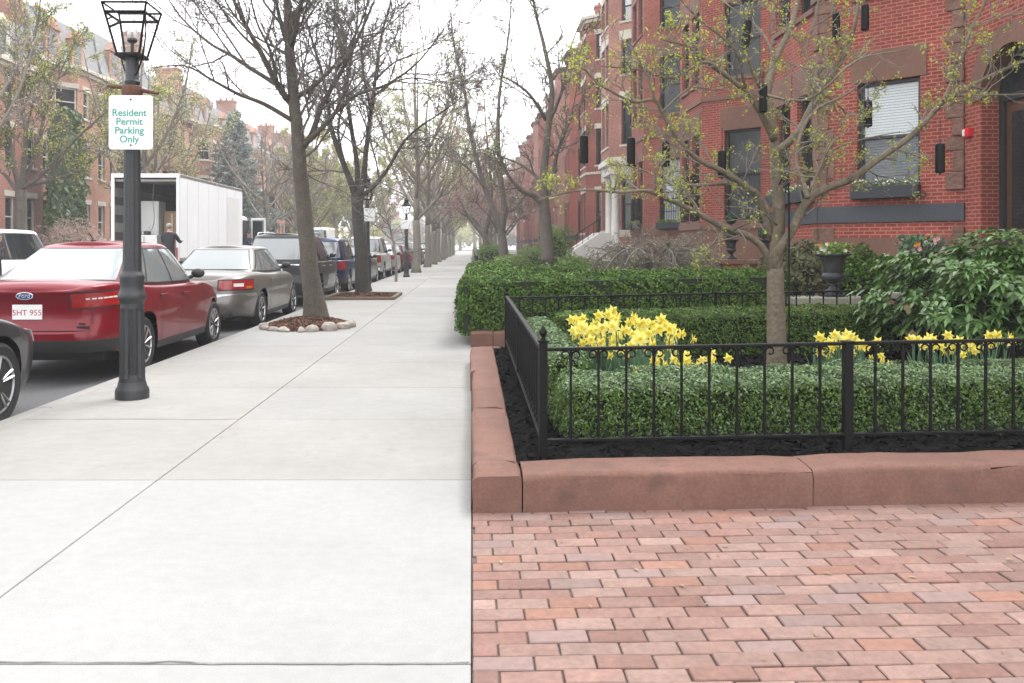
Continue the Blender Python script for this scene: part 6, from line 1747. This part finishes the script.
# ------------------------------------------------------------------ row houses
mk('glass_shade', (.06, .075, .10), .9, alpha=.5)
mk('window_dark', (.02, .022, .024), .08, spec=.4, ior=1.5, noise=(.9, .5))
class House:
    def __init__(s, side, Xf, Y0, W, label, name='row_house', group='brick row houses', detail=True):
        s.side, s.Xf, s.Y0, s.W, s.detail = side, Xf, Y0, W, detail
        s.root = thing(name, label, 'house', (Xf, Y0, 0), group=group)
        s.wall = MB(); s.trim = MB(); s.trim2 = MB()
    def p(s, u, d, z):
        return ((-d if s.side > 0 else d), u, z)
    def frame(s, A, B):
        A, B = np.array(A, float), np.array(B, float); L = np.linalg.norm(B - A); t = (B - A) / L; n = np.array([-t[1], t[0]])
        return A, t, n, L
    def P(s, fr, a, dep, z):
        """a along the segment, dep outwards"""
        A, t, n, L = fr; q = A + t * a + n * dep; return s.p(q[0], q[1], z)
    def block(s, mb, fr, a0, a1, d0, d1, z0, z1, mat=0):
        V = [s.P(fr, a, d, z) for z in (z0, z1) for d in (d0, d1) for a in (a0, a1)]
        mb.add(V, np.array([[0, 2, 3, 1], [4, 5, 7, 6], [0, 1, 5, 4], [2, 6, 7, 3], [0, 4, 6, 2], [1, 3, 7, 5]]), mat)
    def panel(s, A, B, z0, z1, ops, mb=None, rev=.2, mat=0):
        """brick wall with real openings and reveals"""
        mb = mb or s.wall; fr = s.frame(A, B); L = fr[3]
        xs = sorted({0.0, L, *[o[0] for o in ops], *[o[1] for o in ops]}); zs = sorted({z0, z1, *[min(max(o[2], z0), z1) for o in ops], *[min(max(o[3], z0), z1) for o in ops]})
        for i in range(len(xs) - 1):
            for j in range(len(zs) - 1):
                cx, cz = (xs[i] + xs[i + 1]) / 2, (zs[j] + zs[j + 1]) / 2
                if any(o[0] < cx < o[1] and o[2] < cz < o[3] for o in ops): continue
                mb.add([s.P(fr, xs[i], 0, zs[j]), s.P(fr, xs[i + 1], 0, zs[j]), s.P(fr, xs[i + 1], 0, zs[j + 1]), s.P(fr, xs[i], 0, zs[j + 1])], [[0, 1, 2, 3]], mat)
        for o in ops:
            a0, a1, b0, b1 = o[0], o[1], max(o[2], z0), min(o[3], z1)
            if b1 <= b0: continue
            r = o[4] if len(o) > 4 else rev
            for (q0, q1) in (((a0, b0), (a0, b1)), ((a0, b1), (a1, b1)), ((a1, b1), (a1, b0)), ((a1, b0), (a0, b0))):
                if q0[1] == q1[1] and ((q0[1] == b0 and b0 > o[2]) or (q0[1] == b1 and b1 < o[3])): continue
                mb.add([s.P(fr, q0[0], 0, q0[1]), s.P(fr, q1[0], 0, q1[1]), s.P(fr, q1[0], -r, q1[1]), s.P(fr, q0[0], -r, q0[1])], [[0, 1, 2, 3]], mat)
        return fr
    def window(s, fr, a0, a1, z0, z1, fm='frame_black', dep=.17, blind=None, sill='brownstone_wall', lintel=None, guard=False, box=None, lh=.32, lw=.12):
        w, h = a1 - a0, z1 - z0; f = .07 if s.detail else .08
        mb = MB(); D0, D1 = -dep, -dep + .06
        for (x0, x1, y0, y1) in ((a0 + .003, a0 + f, z0 + .003, z1 - .003), (a1 - f, a1 - .003, z0 + .003, z1 - .003), (a0 + f, a1 - f, z0 + .003, z0 + f), (a0 + f, a1 - f, z1 - f, z1 - .003)): s.block(mb, fr, x0, x1, D0 - .05, D1, y0, y1)
        zm = (z0 + z1) / 2; s.block(mb, fr, a0 + f, a1 - f, D0 - .02, D1 - .015, zm - .03, zm + .03)
        if not s.detail:
            mb.add([s.P(fr, a0 + f, D0 - .02, z0 + f), s.P(fr, a1 - f, D0 - .02, z0 + f), s.P(fr, a1 - f, D0 - .02, z1 - f), s.P(fr, a0 + f, D0 - .02, z1 - f)], [[0, 1, 2, 3]], 1)
            win = mb.build('window', [M[fm], M['window_dark']], s.root)
        else:
            win = mb.build('window', [M[fm]], s.root, bevel=.006, seg=1)
            mb = MB(); q = lambda dd, y0, y1: mb.add([s.P(fr, a0 + f, dd, y0), s.P(fr, a1 - f, dd, y0), s.P(fr, a1 - f, dd, y1), s.P(fr, a0 + f, dd, y1)], [[0, 1, 2, 3]])
            q(D0 - .005, zm + .03, z1 - f); q(D0 - .02, z0 + f, zm - .03)
            mb.build('pane', M['pane' if blind else 'window_dark'], win)
            if blind:
                bm, lo = blind
                mb = MB(); zt, zl = z1 - f - .02, z0 + f + (h - 2 * f) * lo
                nsl = max(6, int((zt - zl) / .055))
                for i in range(nsl):
                    za = zt - (zt - zl) * i / nsl; zb_ = zt - (zt - zl) * (i + .96) / nsl
                    mb.add([s.P(fr, a0 + f, D0 - .085, za), s.P(fr, a1 - f, D0 - .085, za), s.P(fr, a1 - f, D0 - .055, zb_), s.P(fr, a0 + f, D0 - .055, zb_)], [[0, 1, 2, 3]])
                mb.build('blind', M[bm], win)
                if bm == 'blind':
                    mb = MB(); q(D0 - .012, z0 + f, zm - .03); mb.build('glass_shade_sheet', M['glass_shade'], win)  # added tinted sheet: shade and reflection of the lower glass put into colour
                mb = MB(); 
                s.block(mb, fr, a0, a1, D0 - .6, D0 - .59, z0, z1)
                for aa in (a0, a1 - .01): s.block(mb, fr, aa, aa + .01, D0 - .589, D0 - .08, z0, z1)
                s.block(mb, fr, a0 + .011, a1 - .011, D0 - .589, D0 - .08, z1 - .01, z1); s.block(mb, fr, a0 + .011, a1 - .011, D0 - .589, D0 - .08, z0, z0 + .01)
                mb.build('room_recess', M['room_dark'], win)
        if sill:
            mb = MB(); s.block(mb, fr, a0 - .10, a1 + .10, -dep + .065, .06, z0 - .12, z0 - .004); mb.build('sill', M[sill], win, bevel=.01)
        if lintel:
            mb = MB(); s.block(mb, fr, a0 - lw, a1 + lw, -.02, .022, z1 + .003, z1 + lh); mb.build('lintel', M[lintel], win)
        if guard:
            mb = MB()
            for i in range(11):
                aa = a0 + w * (i + .5) / 11; mb.tube([s.P(fr, aa, .07, z0 + .02), s.P(fr, aa, .07, z0 + guard), s.P(fr, aa, .06, z0 + guard + .07)], [.010, .010, .002], 4)
            for zz in (z0 + .06, z0 + guard * .5, z0 + guard - .08): mb.tube([s.P(fr, a0, .07, zz), s.P(fr, a1, .07, zz)], .012, 4)
            mb.build('guard_rail', M['iron'], win)
        if box:
            mb = MB(); s.block(mb, fr, a0 - .04, a1 + .04, .065, .27, z0 - .12, z0 + .12); b_ = mb.build('window_box', M['planter_blue'], win, bevel=.008)
            rg = np.random.default_rng(int(z0 * 10 + a0 * 7)); k = 130
            PP = np.array([s.P(fr, rg.uniform(a0, a1), rg.uniform(.09, .26), z0 + .12 + .10 * rg.random()) for _ in range(k)])
            m1 = MB(); leaf_quads(PP, rg.standard_normal((k, 3)), .06, rg, 1.8, 0, m1); m1.build('foliage', M['shrub_leaf'], b_)
            m1 = MB(); leaf_quads(PP[:70] + [0, 0, .035], rg.standard_normal((70, 3)), .055, rg, 1.2, 0, m1); m1.build('blossom', M[box], b_)
        return win
    def band(s, A, B, z0, z1, out=.05, m='bluestone', name='stone_band', e0=0., e1=0.):
        fr = s.frame(A, B); mb = MB(); s.block(mb, fr, -e0, fr[3] + e1, -.02, out, z0, z1); return mb.build(name, M[m], s.root, bevel=.008)
    def finish(s, brick):
        return s.wall.build('wall', M[brick], s.root)

def bay_house(side, Xf, Y0, label, st, detail=True, group='red brick row houses on the right'):
    """door wall of width st['door'], then a canted bay; st gives floors, stone and brick"""
    W = st.get('W', 9.25); dw = st.get('door', 2.45); p = st.get('p', 1.95); H = st.get('H', 15.7)
    h = House(side, Xf, Y0, W, label, group=group, detail=detail)
    fw = W - dw - 2 * p if st.get('full', True) else 2.9
    pts = [(0, 0), (dw, 0), (dw + p, p), (dw + p + fw, p), (dw + 2 * p + fw, 0)]
    if pts[-1][0] < W - .05: pts.append((W, 0))
    base = st.get('base', 1.9); stone = st.get('stone', 'brownstone_wall'); g = -.1
    floors = st['floors']                               # (sill, head)
    allfr = []
    for k in range(len(pts) - 1):
        A, B = pts[k], pts[k + 1]; L = math.hypot(B[0] - A[0], B[1] - A[1]); ops = []
        wins = []
        for fi, (z0, z1) in enumerate(floors):
            if k == 0:
                if fi == 0: continue
                ww = min(1.1, L - 1.1); wins.append((L / 2 - ww / 2, L / 2 + ww / 2, z0, z1, fi))
            elif k in (1, 3):
                ww = 1.2; c = L * .5 + st.get('off', .0) * (1 if k == 1 else -1); wins.append((c - ww / 2, c + ww / 2, z0, z1, fi))
            elif k == 2:
                for c in (L * .27, L * .73): wins.append((c - .46, c + .46, z0, z1, fi))
        ops = [w[:4] for w in wins]
        door = None
        if k == 0 and L > 1.8:
            door = (L / 2 - .85 + st.get('doff', 0), L / 2 + .85 + st.get('doff', 0), .9 if st.get('stoop') else .75, 4.95 if st.get('arch') else 4.0, .38); ops.append(door)
        # split base course (stone) and brick
        fr = h.panel(A, B, g if st.get('stonebase') is None else st['stonebase'], H, ops)
        allfr.append((fr, A, B, wins))
        if st.get('stonebase'):
            mb = MB(); h.panel(A, B, g, st['stonebase'], [o for o in ops if o[2] < st['stonebase']], mb=mb); mb.build('stone_base', M[stone], h.root)
        for (a0, a1, z0, z1, fi) in wins:
            kw = dict(fm=st.get('frame', 'frame_black'), lintel=stone if st.get('lint', True) else None, sill=stone, lh=st.get('lh', .32))
            if fi == 0 and detail:
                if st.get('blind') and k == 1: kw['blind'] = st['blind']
                if st.get('guard') and k in (1, 2): kw['guard'] = st['guard']
                if st.get('box') and k in (1, 2): kw['box'] = st['box']
            elif detail and (fi + k) % 3 == 1: kw['blind'] = ('curtain', .45)
            h.window(fr, a0, a1, z0, z1, **kw)
        if door:
            a0, a1, z0, z1, _ = door; mb = MB()
            d0 = -.36
            if st.get('arch'):
                c = (a0 + a1) / 2; r = (a1 - a0) / 2; zc = z1 - r
                th = np.linspace(0, PI, 25)
                for i in range(24):
                    q0 = (c + r * math.cos(th[i]), zc + r * math.sin(th[i])); q1 = (c + r * math.cos(th[i + 1]), zc + r * math.sin(th[i + 1]))
                    h.wall.add([h.P(fr, q0[0], -.001, q0[1]), h.P(fr, q1[0], -.001, q1[1]), h.P(fr, q1[0], -.001, z1), h.P(fr, q0[0], -.001, z1)], [[0, 1, 2, 3]])
                    mb.add([h.P(fr, c + rr * math.cos(t_), dd, zc + rr * math.sin(t_)) for t_ in (th[i], th[i + 1]) for rr, dd in ((r, -.34), (r, .03), (r + .38, .03), (r + .38, -.01))], [[0, 1, 5, 4], [1, 2, 6, 5], [2, 3, 7, 6]])
                mb.build('door_arch', M['brownstone_wall'], h.root)
            mb = MB()
            for (x0, x1, y0, y1) in ((a0 + .002, a0 + .13, z0, z1), (a1 - .13, a1 - .002, z0, z1), (a0 + .13, a1 - .13, z1 - .9, z1 - .78), (a0 + .13, a1 - .13, z1 - .1, z1)): h.block(mb, fr, x0, x1, d0 - .1, d0 + .04, y0, y1)
            df = mb.build('door_frame', M['frame_black'], h.root, bevel=.008)
            mb = MB(); h.block(mb, fr, a0 + .13, a1 - .13, d0 - .09, d0 - .03, z0, z1 - .9); 
            do = mb.build('door', M['door_wood'], h.root)
            mb = MB(); h.block(mb, fr, a0 + .28, a1 - .28, d0 - .031, d0 - .022, z0 + 1.0, z1 - 1.1); mb.build('door_glass', M['window_dark'], do)
            mb = MB(); h.block(mb, fr, a0 + .13, a1 - .13, d0 - .08, d0 - .05, z1 - .78, z1 - .1); mb.build('transom', M['window_dark'], df)
            if detail:
                mb = MB(); n = 5
                for i in range(n): h.block(mb, fr, a0 - .25, a1 + .25, -.34 if i == n - 1 else .0, .0 + .3 * (n - i), (z0 - .01) * i / n, (z0 - .01) * (i + 1) / n - .002)
                mb.build('steps', M[st.get('stepstone', 'brownstone_wall')], h.root, bevel=.01)
    # string courses, cornice and quoins
    for (fr, A, B, wins) in allfr:
        mb = MB(); h.block(mb, fr, 0, fr[3], -.02, .055, *st.get('bandz', (1.93, 2.28))); 
        if B[1] > .1 or A[1] > .1: mb.build('stone_band', M[st.get('band', 'bluestone')], h.root)
        for (z0, z1, o, mm, nm) in ((H, H + .22, .10, stone, 'cornice'), (H + .222, H + .42, .26, stone, 'cornice'), (6.02, 6.17, .045, stone, 'string_course')):
            if nm == 'string_course' and not st.get('string', True): continue
            mb = MB(); h.block(mb, fr, -.04 if o > .2 else 0, fr[3] + (.04 if o > .2 else 0), -.05, o, z0, z1); mb.build(nm, M[mm], h.root)
    if detail and st.get('quoin'):
        for idx in (1, 2, 3):
            f0, f1 = allfr[idx - 1][0], allfr[idx][0]
            z = .2; i = 0
            while z < H - .3:
                hh = .28 + .06 * ((i * 7) % 3)
                if not (st.get('bandz', (1.9, 2.3))[0] - .3 < z < st.get('bandz', (1.9, 2.3))[1]):
                    mb = MB(); h.block(mb, f1, -.002, .20 + .12 * (i % 2), -.01, .026 + .02 * ((i * 5) % 3), z, z + hh - .012); mb.build('quoin_stone', M['rockface'], h.root, bevel=.02)
                    if idx > 1: mb = MB(); h.block(mb, f0, f0[3] - .20 - .12 * ((i + 1) % 2), f0[3] + .002, -.01, .024 + .018 * ((i * 3) % 3), z, z + hh - .012); mb.build('quoin_stone', M['rockface'], h.root, bevel=.02)
                z += hh; i += 1
    h.finish(st['brick'])
    # roof: slate mansard with dormers, end walls, chimney
    top = H + .42; mh = st.get('mansard', 2.6)
    mb = MB(); pr = [(.0, 0), (.55, mh), (9, mh), (9, 0)]
    V = [h.p(u, -a, top + b - .01) for u in (0.02, W - .02) for a, b in pr]; mb.add(V, [[0, 1, 5, 4], [1, 2, 6, 5], [2, 3, 7, 6], [3, 2, 1, 0], [4, 5, 6, 7]])
    # closed flat over the bay
    V = [h.p(a, b, H + .40) for a, b in pts]; mb.add(V, [list(range(len(pts)))])
    roof = mb.build('roof', M[st.get('roof', 'slate')], h.root)
    for c in (W * .25, W * .62):
        mb = MB(); fr = h.frame((c - .8, -.05), (c + .8, -.05)); h.block(mb, fr, 0, 1.6, -1.6, .0, top, top + 1.9, 0); V = [h.P(fr, a, d, z) for d in (.1, -2.0) for a, z in ((-.1, top + 1.9), (1.7, top + 1.9), (.8, top + 2.55))]
        mb.add(V, [[0, 1, 2], [3, 5, 4], [0, 2, 5, 3], [1, 4, 5, 2], [0, 3, 4, 1]], 0); mb.add([h.P(fr, a, .012, z) for a, z in ((.35, top + .45), (1.25, top + .45), (1.25, top + 1.75), (.35, top + 1.75))], [[0, 1, 2, 3]], 1)
        mb.build('dormer', [M[st.get('dorm', stone)], M['window_dark']], h.root)
    mb = MB(); cx, cy, _ = h.p(W - .5, -4.5 if st.get('nochim') else -1.5, 0); mb.box((cx, cy, top + mh * .5 + .9), (1.9, .8, mh + 1.9)); mb.box((cx, cy, top + mh + 1.78), (2.05, .95, .18))
    for q in (-.6, 0, .6): mb.lathe([(.14, 0), (.11, .4)], (cx + q, cy, top + mh + 1.8), 8)
    mb.build('chimney', M[st['brick']], h.root)
    # plain party walls and back so the block is solid
    mb = MB(); 
    for u in (0.0, W): mb.add([h.p(u, -.0, -.1), h.p(u, -9, -.1), h.p(u, -9, top), h.p(u, -.0, top)], [[0, 1, 2, 3]])
    mb.add([h.p(0, -9, -.1), h.p(W, -9, -.1), h.p(W, -9, top), h.p(0, -9, top)], [[0, 1, 2, 3]]); mb.build('party_wall', M[st['brick']], h.root)
    return h, allfr

FL1 = [(2.52, 4.77), (6.55, 8.65), (10.0, 11.9), (13.1, 14.7)]
X9 = 9.28
hs = [
 ('red brick house with dark stone band, shuttered window and round arched door at far right', dict(brick='brick_red', floors=FL1, arch=True, doff=-.15, blind=('blind', .0), box='white_flower', quoin=True, stonebase=1.62, lh=.62, band='bluestone', bandz=(1.93, 2.27), string=False, stone='brownstone_wall')),
 ('red brick house with brownstone base and iron guarded dark window behind the tree', dict(brick='brick_red', floors=[(2.25, 5.05), (6.7, 9.0), (10.2, 12.0), (13.3, 14.9)], guard=1.5, stonebase=2.2, quoin=False, band='brownstone_wall', bandz=(1.98, 2.2), lh=.7)),
 ('brick house with pale curtained window over an iron balcony rail left of the dark window', dict(brick='brick_deep', floors=[(2.3, 5.1), (7.0, 9.4), (10.6, 12.3), (13.3, 14.9)], blind=('blind_grey', .0), guard=1.2, box='shrub_leaf', stonebase=1.9, stone='brownstone_wall', band='brownstone_wall', lh=.5)),
 ('house with white stone porch columns and pale stone trim', dict(brick='brick_rose', floors=[(2.3, 5.0), (6.8, 9.1), (10.5, 12.3), (13.3, 14.9)], blind=('curtain', .0), stone='lightstone', band='lightstone', stonebase=1.5, lh=.5)),
 ('red brick house with sandstone lintels beyond the white porch', dict(brick='brick_deep', floors=[(2.3, 4.9), (6.6, 8.9), (10.2, 12.1), (13.3, 14.9)], stone='lightstone', band='brownstone_wall', stonebase=1.6, blind=('blind_grey', .4))),
 ('dark red brick bay fronted house seventh down the block', dict(brick='brick_red', floors=FL1, stonebase=1.8)),
 ('rose brick bay fronted house with brownstone trim', dict(brick='brick_rose', floors=[(2.2, 4.9), (6.6, 8.8), (10.1, 12), (13.3, 14.9)], stonebase=1.8, H=16.2)),
 ('deep red brick house partly hidden by the forked yard tree', dict(brick='brick_deep', floors=FL1, stone='lightstone', stonebase=1.7)),
 ('far red brick house where the right hand row starts to fade', dict(brick='brick_red', floors=FL1, stonebase=1.7, H=15.3)),
 ('far rose brick house near the end of the right hand row', dict(brick='brick_rose', floors=FL1, stonebase=1.7)),
]
Y = 13.75
made = []
for i, (lab, st) in enumerate(hs):
    h, fr = bay_house(1, X9, Y, lab, st, detail=i < 6)
    made.append((h, fr)); Y += 9.25
FAR_LAB = ['distant brick house behind the pinkish yard trees', 'distant brick house beyond the pinkish yard trees', 'very distant brick house on the right', 'last brick house of the right hand row']
for k in range(4):
    o = dup(made[8 - k % 3][0].root, (X9, Y, 0), 0, FAR_LAB[k]); Y += 9.25
# a neighbour just outside the right edge so the row does not end in the air
bay_house(1, X9, 13.75 - 9.25, 'brick house at the right edge of the view', dict(hs[5][1], p=.3, door=3.4), detail=False)
# white stone porch and stoop of the fourth house
h3 = made[3][0]
def porch(h):
    u0, u1 = -.05, 2.35; d0, d1 = .02, 2.62
    t = MB()
    t.V = []
    mb = MB()
    def blk(mb, a0, a1, b0, b1, z0, z1): mb.bx(-b1, -b0, a0, a1, z0, z1)
    blk(mb, u0, u1, d0, d1, -.1, 1.5); mb.build('porch_base', M['whitestone'], h.root, bevel=.02)
    for u in (u0 + .28, u1 - .28):
        mb = MB(); mb.lathe([(.27, 0), (.27, .14), (.22, .18), (.22, .24), (.20, .28), (.175, 3.1), (.2, 3.14), (.25, 3.3), (.27, 3.32), (.27, 3.4)], (-(d1 - .3), u, 1.5), 20); mb.build('column', M['whitestone'], h.root, smooth=40)
    mb = MB(); blk(mb, u0 - .05, u1 + .05, d0, d1 + .05, 4.9, 5.35); blk(mb, u0 - .2, u1 + .2, d0, d1 + .2, 5.352, 5.6); mb.build('porch_entablature', M['whitestone'], h.root, bevel=.02)
    mb = MB(); n = 8
    for i in range(n): blk(mb, u0 + .35, u1 - .35, d1 + .002, d1 + .3 * (n - i), -.1 + 1.6 * i / n + .002, -.1 + 1.6 * (i + 1) / n)
    mb.build('steps', M['whitestone'], h.root, bevel=.008)
    for a, b in ((u0, u0 + .34), (u1 - .34, u1)):
        V = [(-x, u, z) for u in (a, b) for x, z in ((d1 + .003, -.1), (d1 + .003, 2.1), (d1 + .5, 2.1), (d1 + 2.6, .7), (d1 + 2.9, .7), (d1 + 2.9, -.1))]
        mb = MB(); mb.add(V, [list(range(6)), list(range(6, 12))[::-1]] + [[i, i + 6, (i + 1) % 6 + 6, (i + 1) % 6] for i in range(6)]); mb.build('cheek_wall', M['whitestone'], h.root, bevel=.02)
    mb = MB()
    for i in range(9): mb.tube([(-(d1 + .5 + i * .27), u0 + .17, 2.1 - i * .18), (-(d1 + .5 + i * .27), u0 + .17, 2.75 - i * .18)], .014, 4)
    mb.tube([(-(d1 + .45), u0 + .17, 2.78), (-(d1 + 2.7), u0 + .17, 1.28)], .022, 5); mb.build('hand_rail', M['iron'], h.root)
porch(h3)
# red fire alarm beside the arched door
t = thing('fire_alarm', 'small red fire alarm box with white strobe on the wall by the arched door', 'fire alarm', (X9 - .002, 16.0, 3.56))
mb = MB(); mb.box((-.05, 0, 0), (.10, .17, .17)); mb.build('housing', M['alarm_red'], t, bevel=.012)
mb = MB(); mb.box((-.112, .04, 0), (.024, .06, .12)); mb.build('strobe', M['lamp_white'], t, bevel=.008)
mb = MB(); mb.lathe([(.05, -.10), (.05, -.112), (.02, -.112)], (0, -.035, 0), 14, axis='x'); mb.build('horn', M['alarm_red'], t)
# downpipe and wall lantern by the arched door
mb = MB(); mb.tube(smooth_path([(X9 - .10, 16.12, 12.8), (X9 - .10, 16.12, 8), (X9 - .10, 16.12, 4.0), (X9 - .10, 16.12, 3.95)]), .045, 8)
# low black railings along the far right yards
def railing(label, x0, y0, x1, y1, h=.75, group='black iron railings of the far front yards'):
    t = thing('iron_railing', label, 'railing', (x0, y0, gz(x0) + .05), group=group); L = math.hypot(x1 - x0, y1 - y0); n = int(L / .16); d = np.array([(x1 - x0), (y1 - y0), 0]) / L
    mb = MB(); mb.tube([(0, 0, h), d * L + [0, 0, h]], .02, 4); mb.build('top_rail', M['iron'], t)
    mb = MB(); mb.tube([(0, 0, .12), d * L + [0, 0, .12]], .018, 4); mb.build('bottom_rail', M['iron'], t)
    mb = MB()
    for i in range(n + 1): mb.tube([d * (i * L / n) + [0, 0, .0], d * (i * L / n) + [0, 0, h + .1]], [.012, .006], 4)
    o = mb.build('bars', M['iron'], t); o['kind'] = 'stuff'
    for q in (0, L):
        mb = MB(); mb.box((d[0] * q, d[1] * q, h / 2 + .05), (.06, .06, h + .1)); mb.ball((d[0] * q, d[1] * q, h + .14), .045, 8); mb.build('post', M['iron'], t)
railing('black railing crossing the yard beyond the yew hedges', .25, 24.6, 5.2, 24.6)
railing('black railing along the pavement past the yew hedges', .2, 24.8, .2, 40)
railing('black railing crossing the yard by the leaning yard tree', .25, 41.2, 5.2, 41.2)
railing('black railing along the pavement far down the right side', .2, 41.4, .2, 66)

# ---- the row across the street
FLL = [(1.9, 3.9), (5.5, 7.3), (8.9, 10.5)]
LS = [('orange brick house with white stone lintels behind the far left tree', dict(brick='brick_orange', stone='lightstone', frame='frame_white')),
      ('brown brick house with stone bays above the box truck', dict(brick='brick_brown', stone='lightstone', frame='frame_brown')),
      ('orange red brick house with tall chimney by the spruce', dict(brick='brick_orange', stone='brownstone_wall', frame='frame_white')),
      ('rose brick house partly hidden by the spruce', dict(brick='brick_rose', stone='lightstone', frame='frame_white')),
      ('brown brick house beyond the spruce', dict(brick='brick_brown', stone='brownstone_wall', frame='frame_brown'))]
GLF = 'brick row houses across the street'
XL = -23.6; Yl = 46.4; lm = []
for i, (lab, st) in enumerate(LS):
    S_ = dict(floors=FLL, W=8.4, door=2.2, p=.9, H=11.4, stonebase=1.2, bandz=(1.2, 1.4), band=st['stone'], mansard=2.8, lh=.28, roof='slate', dorm=st['brick'], string=False); S_.update(st); S_['H'] += (0, .5, -.4, .3, -.2)[i]; S_['nochim'] = i in (0, 3)
    h, _ = bay_house(-1, XL, Yl, lab, S_, detail=False, group=GLF); lm.append(h); Yl += 8.4
S_ = dict(floors=FLL, W=8.4, door=2.2, p=.9, H=10.2, stonebase=1.2, bandz=(1.2, 1.4), band='lightstone', mansard=2.6, lh=.28, roof='slate', dorm='lightstone', string=False, brick='brick_rose', stone='lightstone', frame='frame_white')
bay_house(-1, XL, 46.4 - 8.4, 'grey roofed pale trimmed house at the far left edge behind the tree', S_, detail=False, group=GLF)
bay_house(-1, XL, 46.4 - 16.8, 'brick house cut off by the left edge', dict(S_, brick='brick_brown'), detail=False, group=GLF)
labs = ['far orange brick house across the street past the white van', 'far brick house across the street behind the yellow green trees', 'far brown house across the street', 'distant rose house across the street', 'distant brick house across the street nearing the end', 'very distant house across the street', 'last house across the street']
for k, lab in enumerate(labs): dup(lm[(k * 2) % 5].root, (XL, Yl, 0), 0, lab); Yl += 8.4
# ------------------------------------------------------------------ light, sky, camera
w = bpy.data.worlds.new('World'); SC.world = w; w.use_nodes = True
N, L = w.node_tree.nodes, w.node_tree.links
bg = N['Background']
sky = N.new('ShaderNodeTexSky'); sky.sky_type = 'NISHITA'; sky.sun_disc = False
SUN_EL, SUN_AZ = R(58), R(42)       # high, ahead on the right, through thin bright cloud
sky.sun_elevation = SUN_EL; sky.sun_rotation = SUN_AZ; sky.air_density = 1.0; sky.dust_density = 6.0; sky.ozone_density = 1.0
hv = N.new('ShaderNodeHueSaturation'); hv.inputs['Saturation'].default_value = .16
L.new(sky.outputs[0], hv.inputs['Color'])
cl = N.new('ShaderNodeMix'); cl.data_type = 'RGBA'; cl.inputs[0].default_value = .72; cl.inputs[7].default_value = (6.4, 6.45, 6.6, 1)   # an even layer of bright cloud over the blue
L.new(hv.outputs[0], cl.inputs[6]); L.new(cl.outputs[2], bg.inputs[0])
bg.inputs[1].default_value = .15
sun = bpy.data.lights.new('sun', 'SUN'); sun.energy = .9; sun.angle = R(28); sun.color = (1, .98, .955)
so = bpy.data.objects.new('sun', sun); COL.objects.link(so)
dirv = Vector((math.sin(SUN_AZ) * math.cos(SUN_EL), math.cos(SUN_AZ) * math.cos(SUN_EL), math.sin(SUN_EL)))
so.rotation_euler = dirv.to_track_quat('Z', 'Y').to_euler()
so.location = (0, -5, 20)
cam = bpy.data.cameras.new('camera'); co = bpy.data.objects.new('camera', cam); COL.objects.link(co)
co.location = (0, 0, EYE); co.rotation_euler = (PI / 2, 0, 0)
cam.sensor_fit = 'HORIZONTAL'; cam.sensor_width = 36; cam.lens = F / 1024 * 36
cam.shift_x = (512 - CX) / 1024; cam.shift_y = -(341.5 - CY) / 1024
cam.clip_start = .05; cam.clip_end = 3000
SC.camera = co
SC.view_settings.view_transform = 'Standard'; SC.view_settings.look = 'None'; SC.view_settings.gamma = 1; SC.view_settings.use_curve_mapping = False
SC.view_settings.exposure = 1.72
SC.cycles.max_bounces = 6; SC.cycles.transparent_max_bounces = 12
SC.cycles.use_denoising = True

# ------------------------------------------------------------------ the pale spring air
hz = MB().bx(-158, 152, -66, 428, -1.8, 27).build('haze', bpy.data.materials.new('air')); tag(hz, kind='stuff')
m = hz.data.materials[0]; m.use_nodes = True; N, L = m.node_tree.nodes, m.node_tree.links
N.remove(N['Principled BSDF']); v = N.new('ShaderNodeVolumePrincipled'); v.inputs['Color'].default_value = (.93, .93, .94, 1); v.inputs['Density'].default_value = .0015
L.new(v.outputs[0], N['Material Output'].inputs['Volume'])
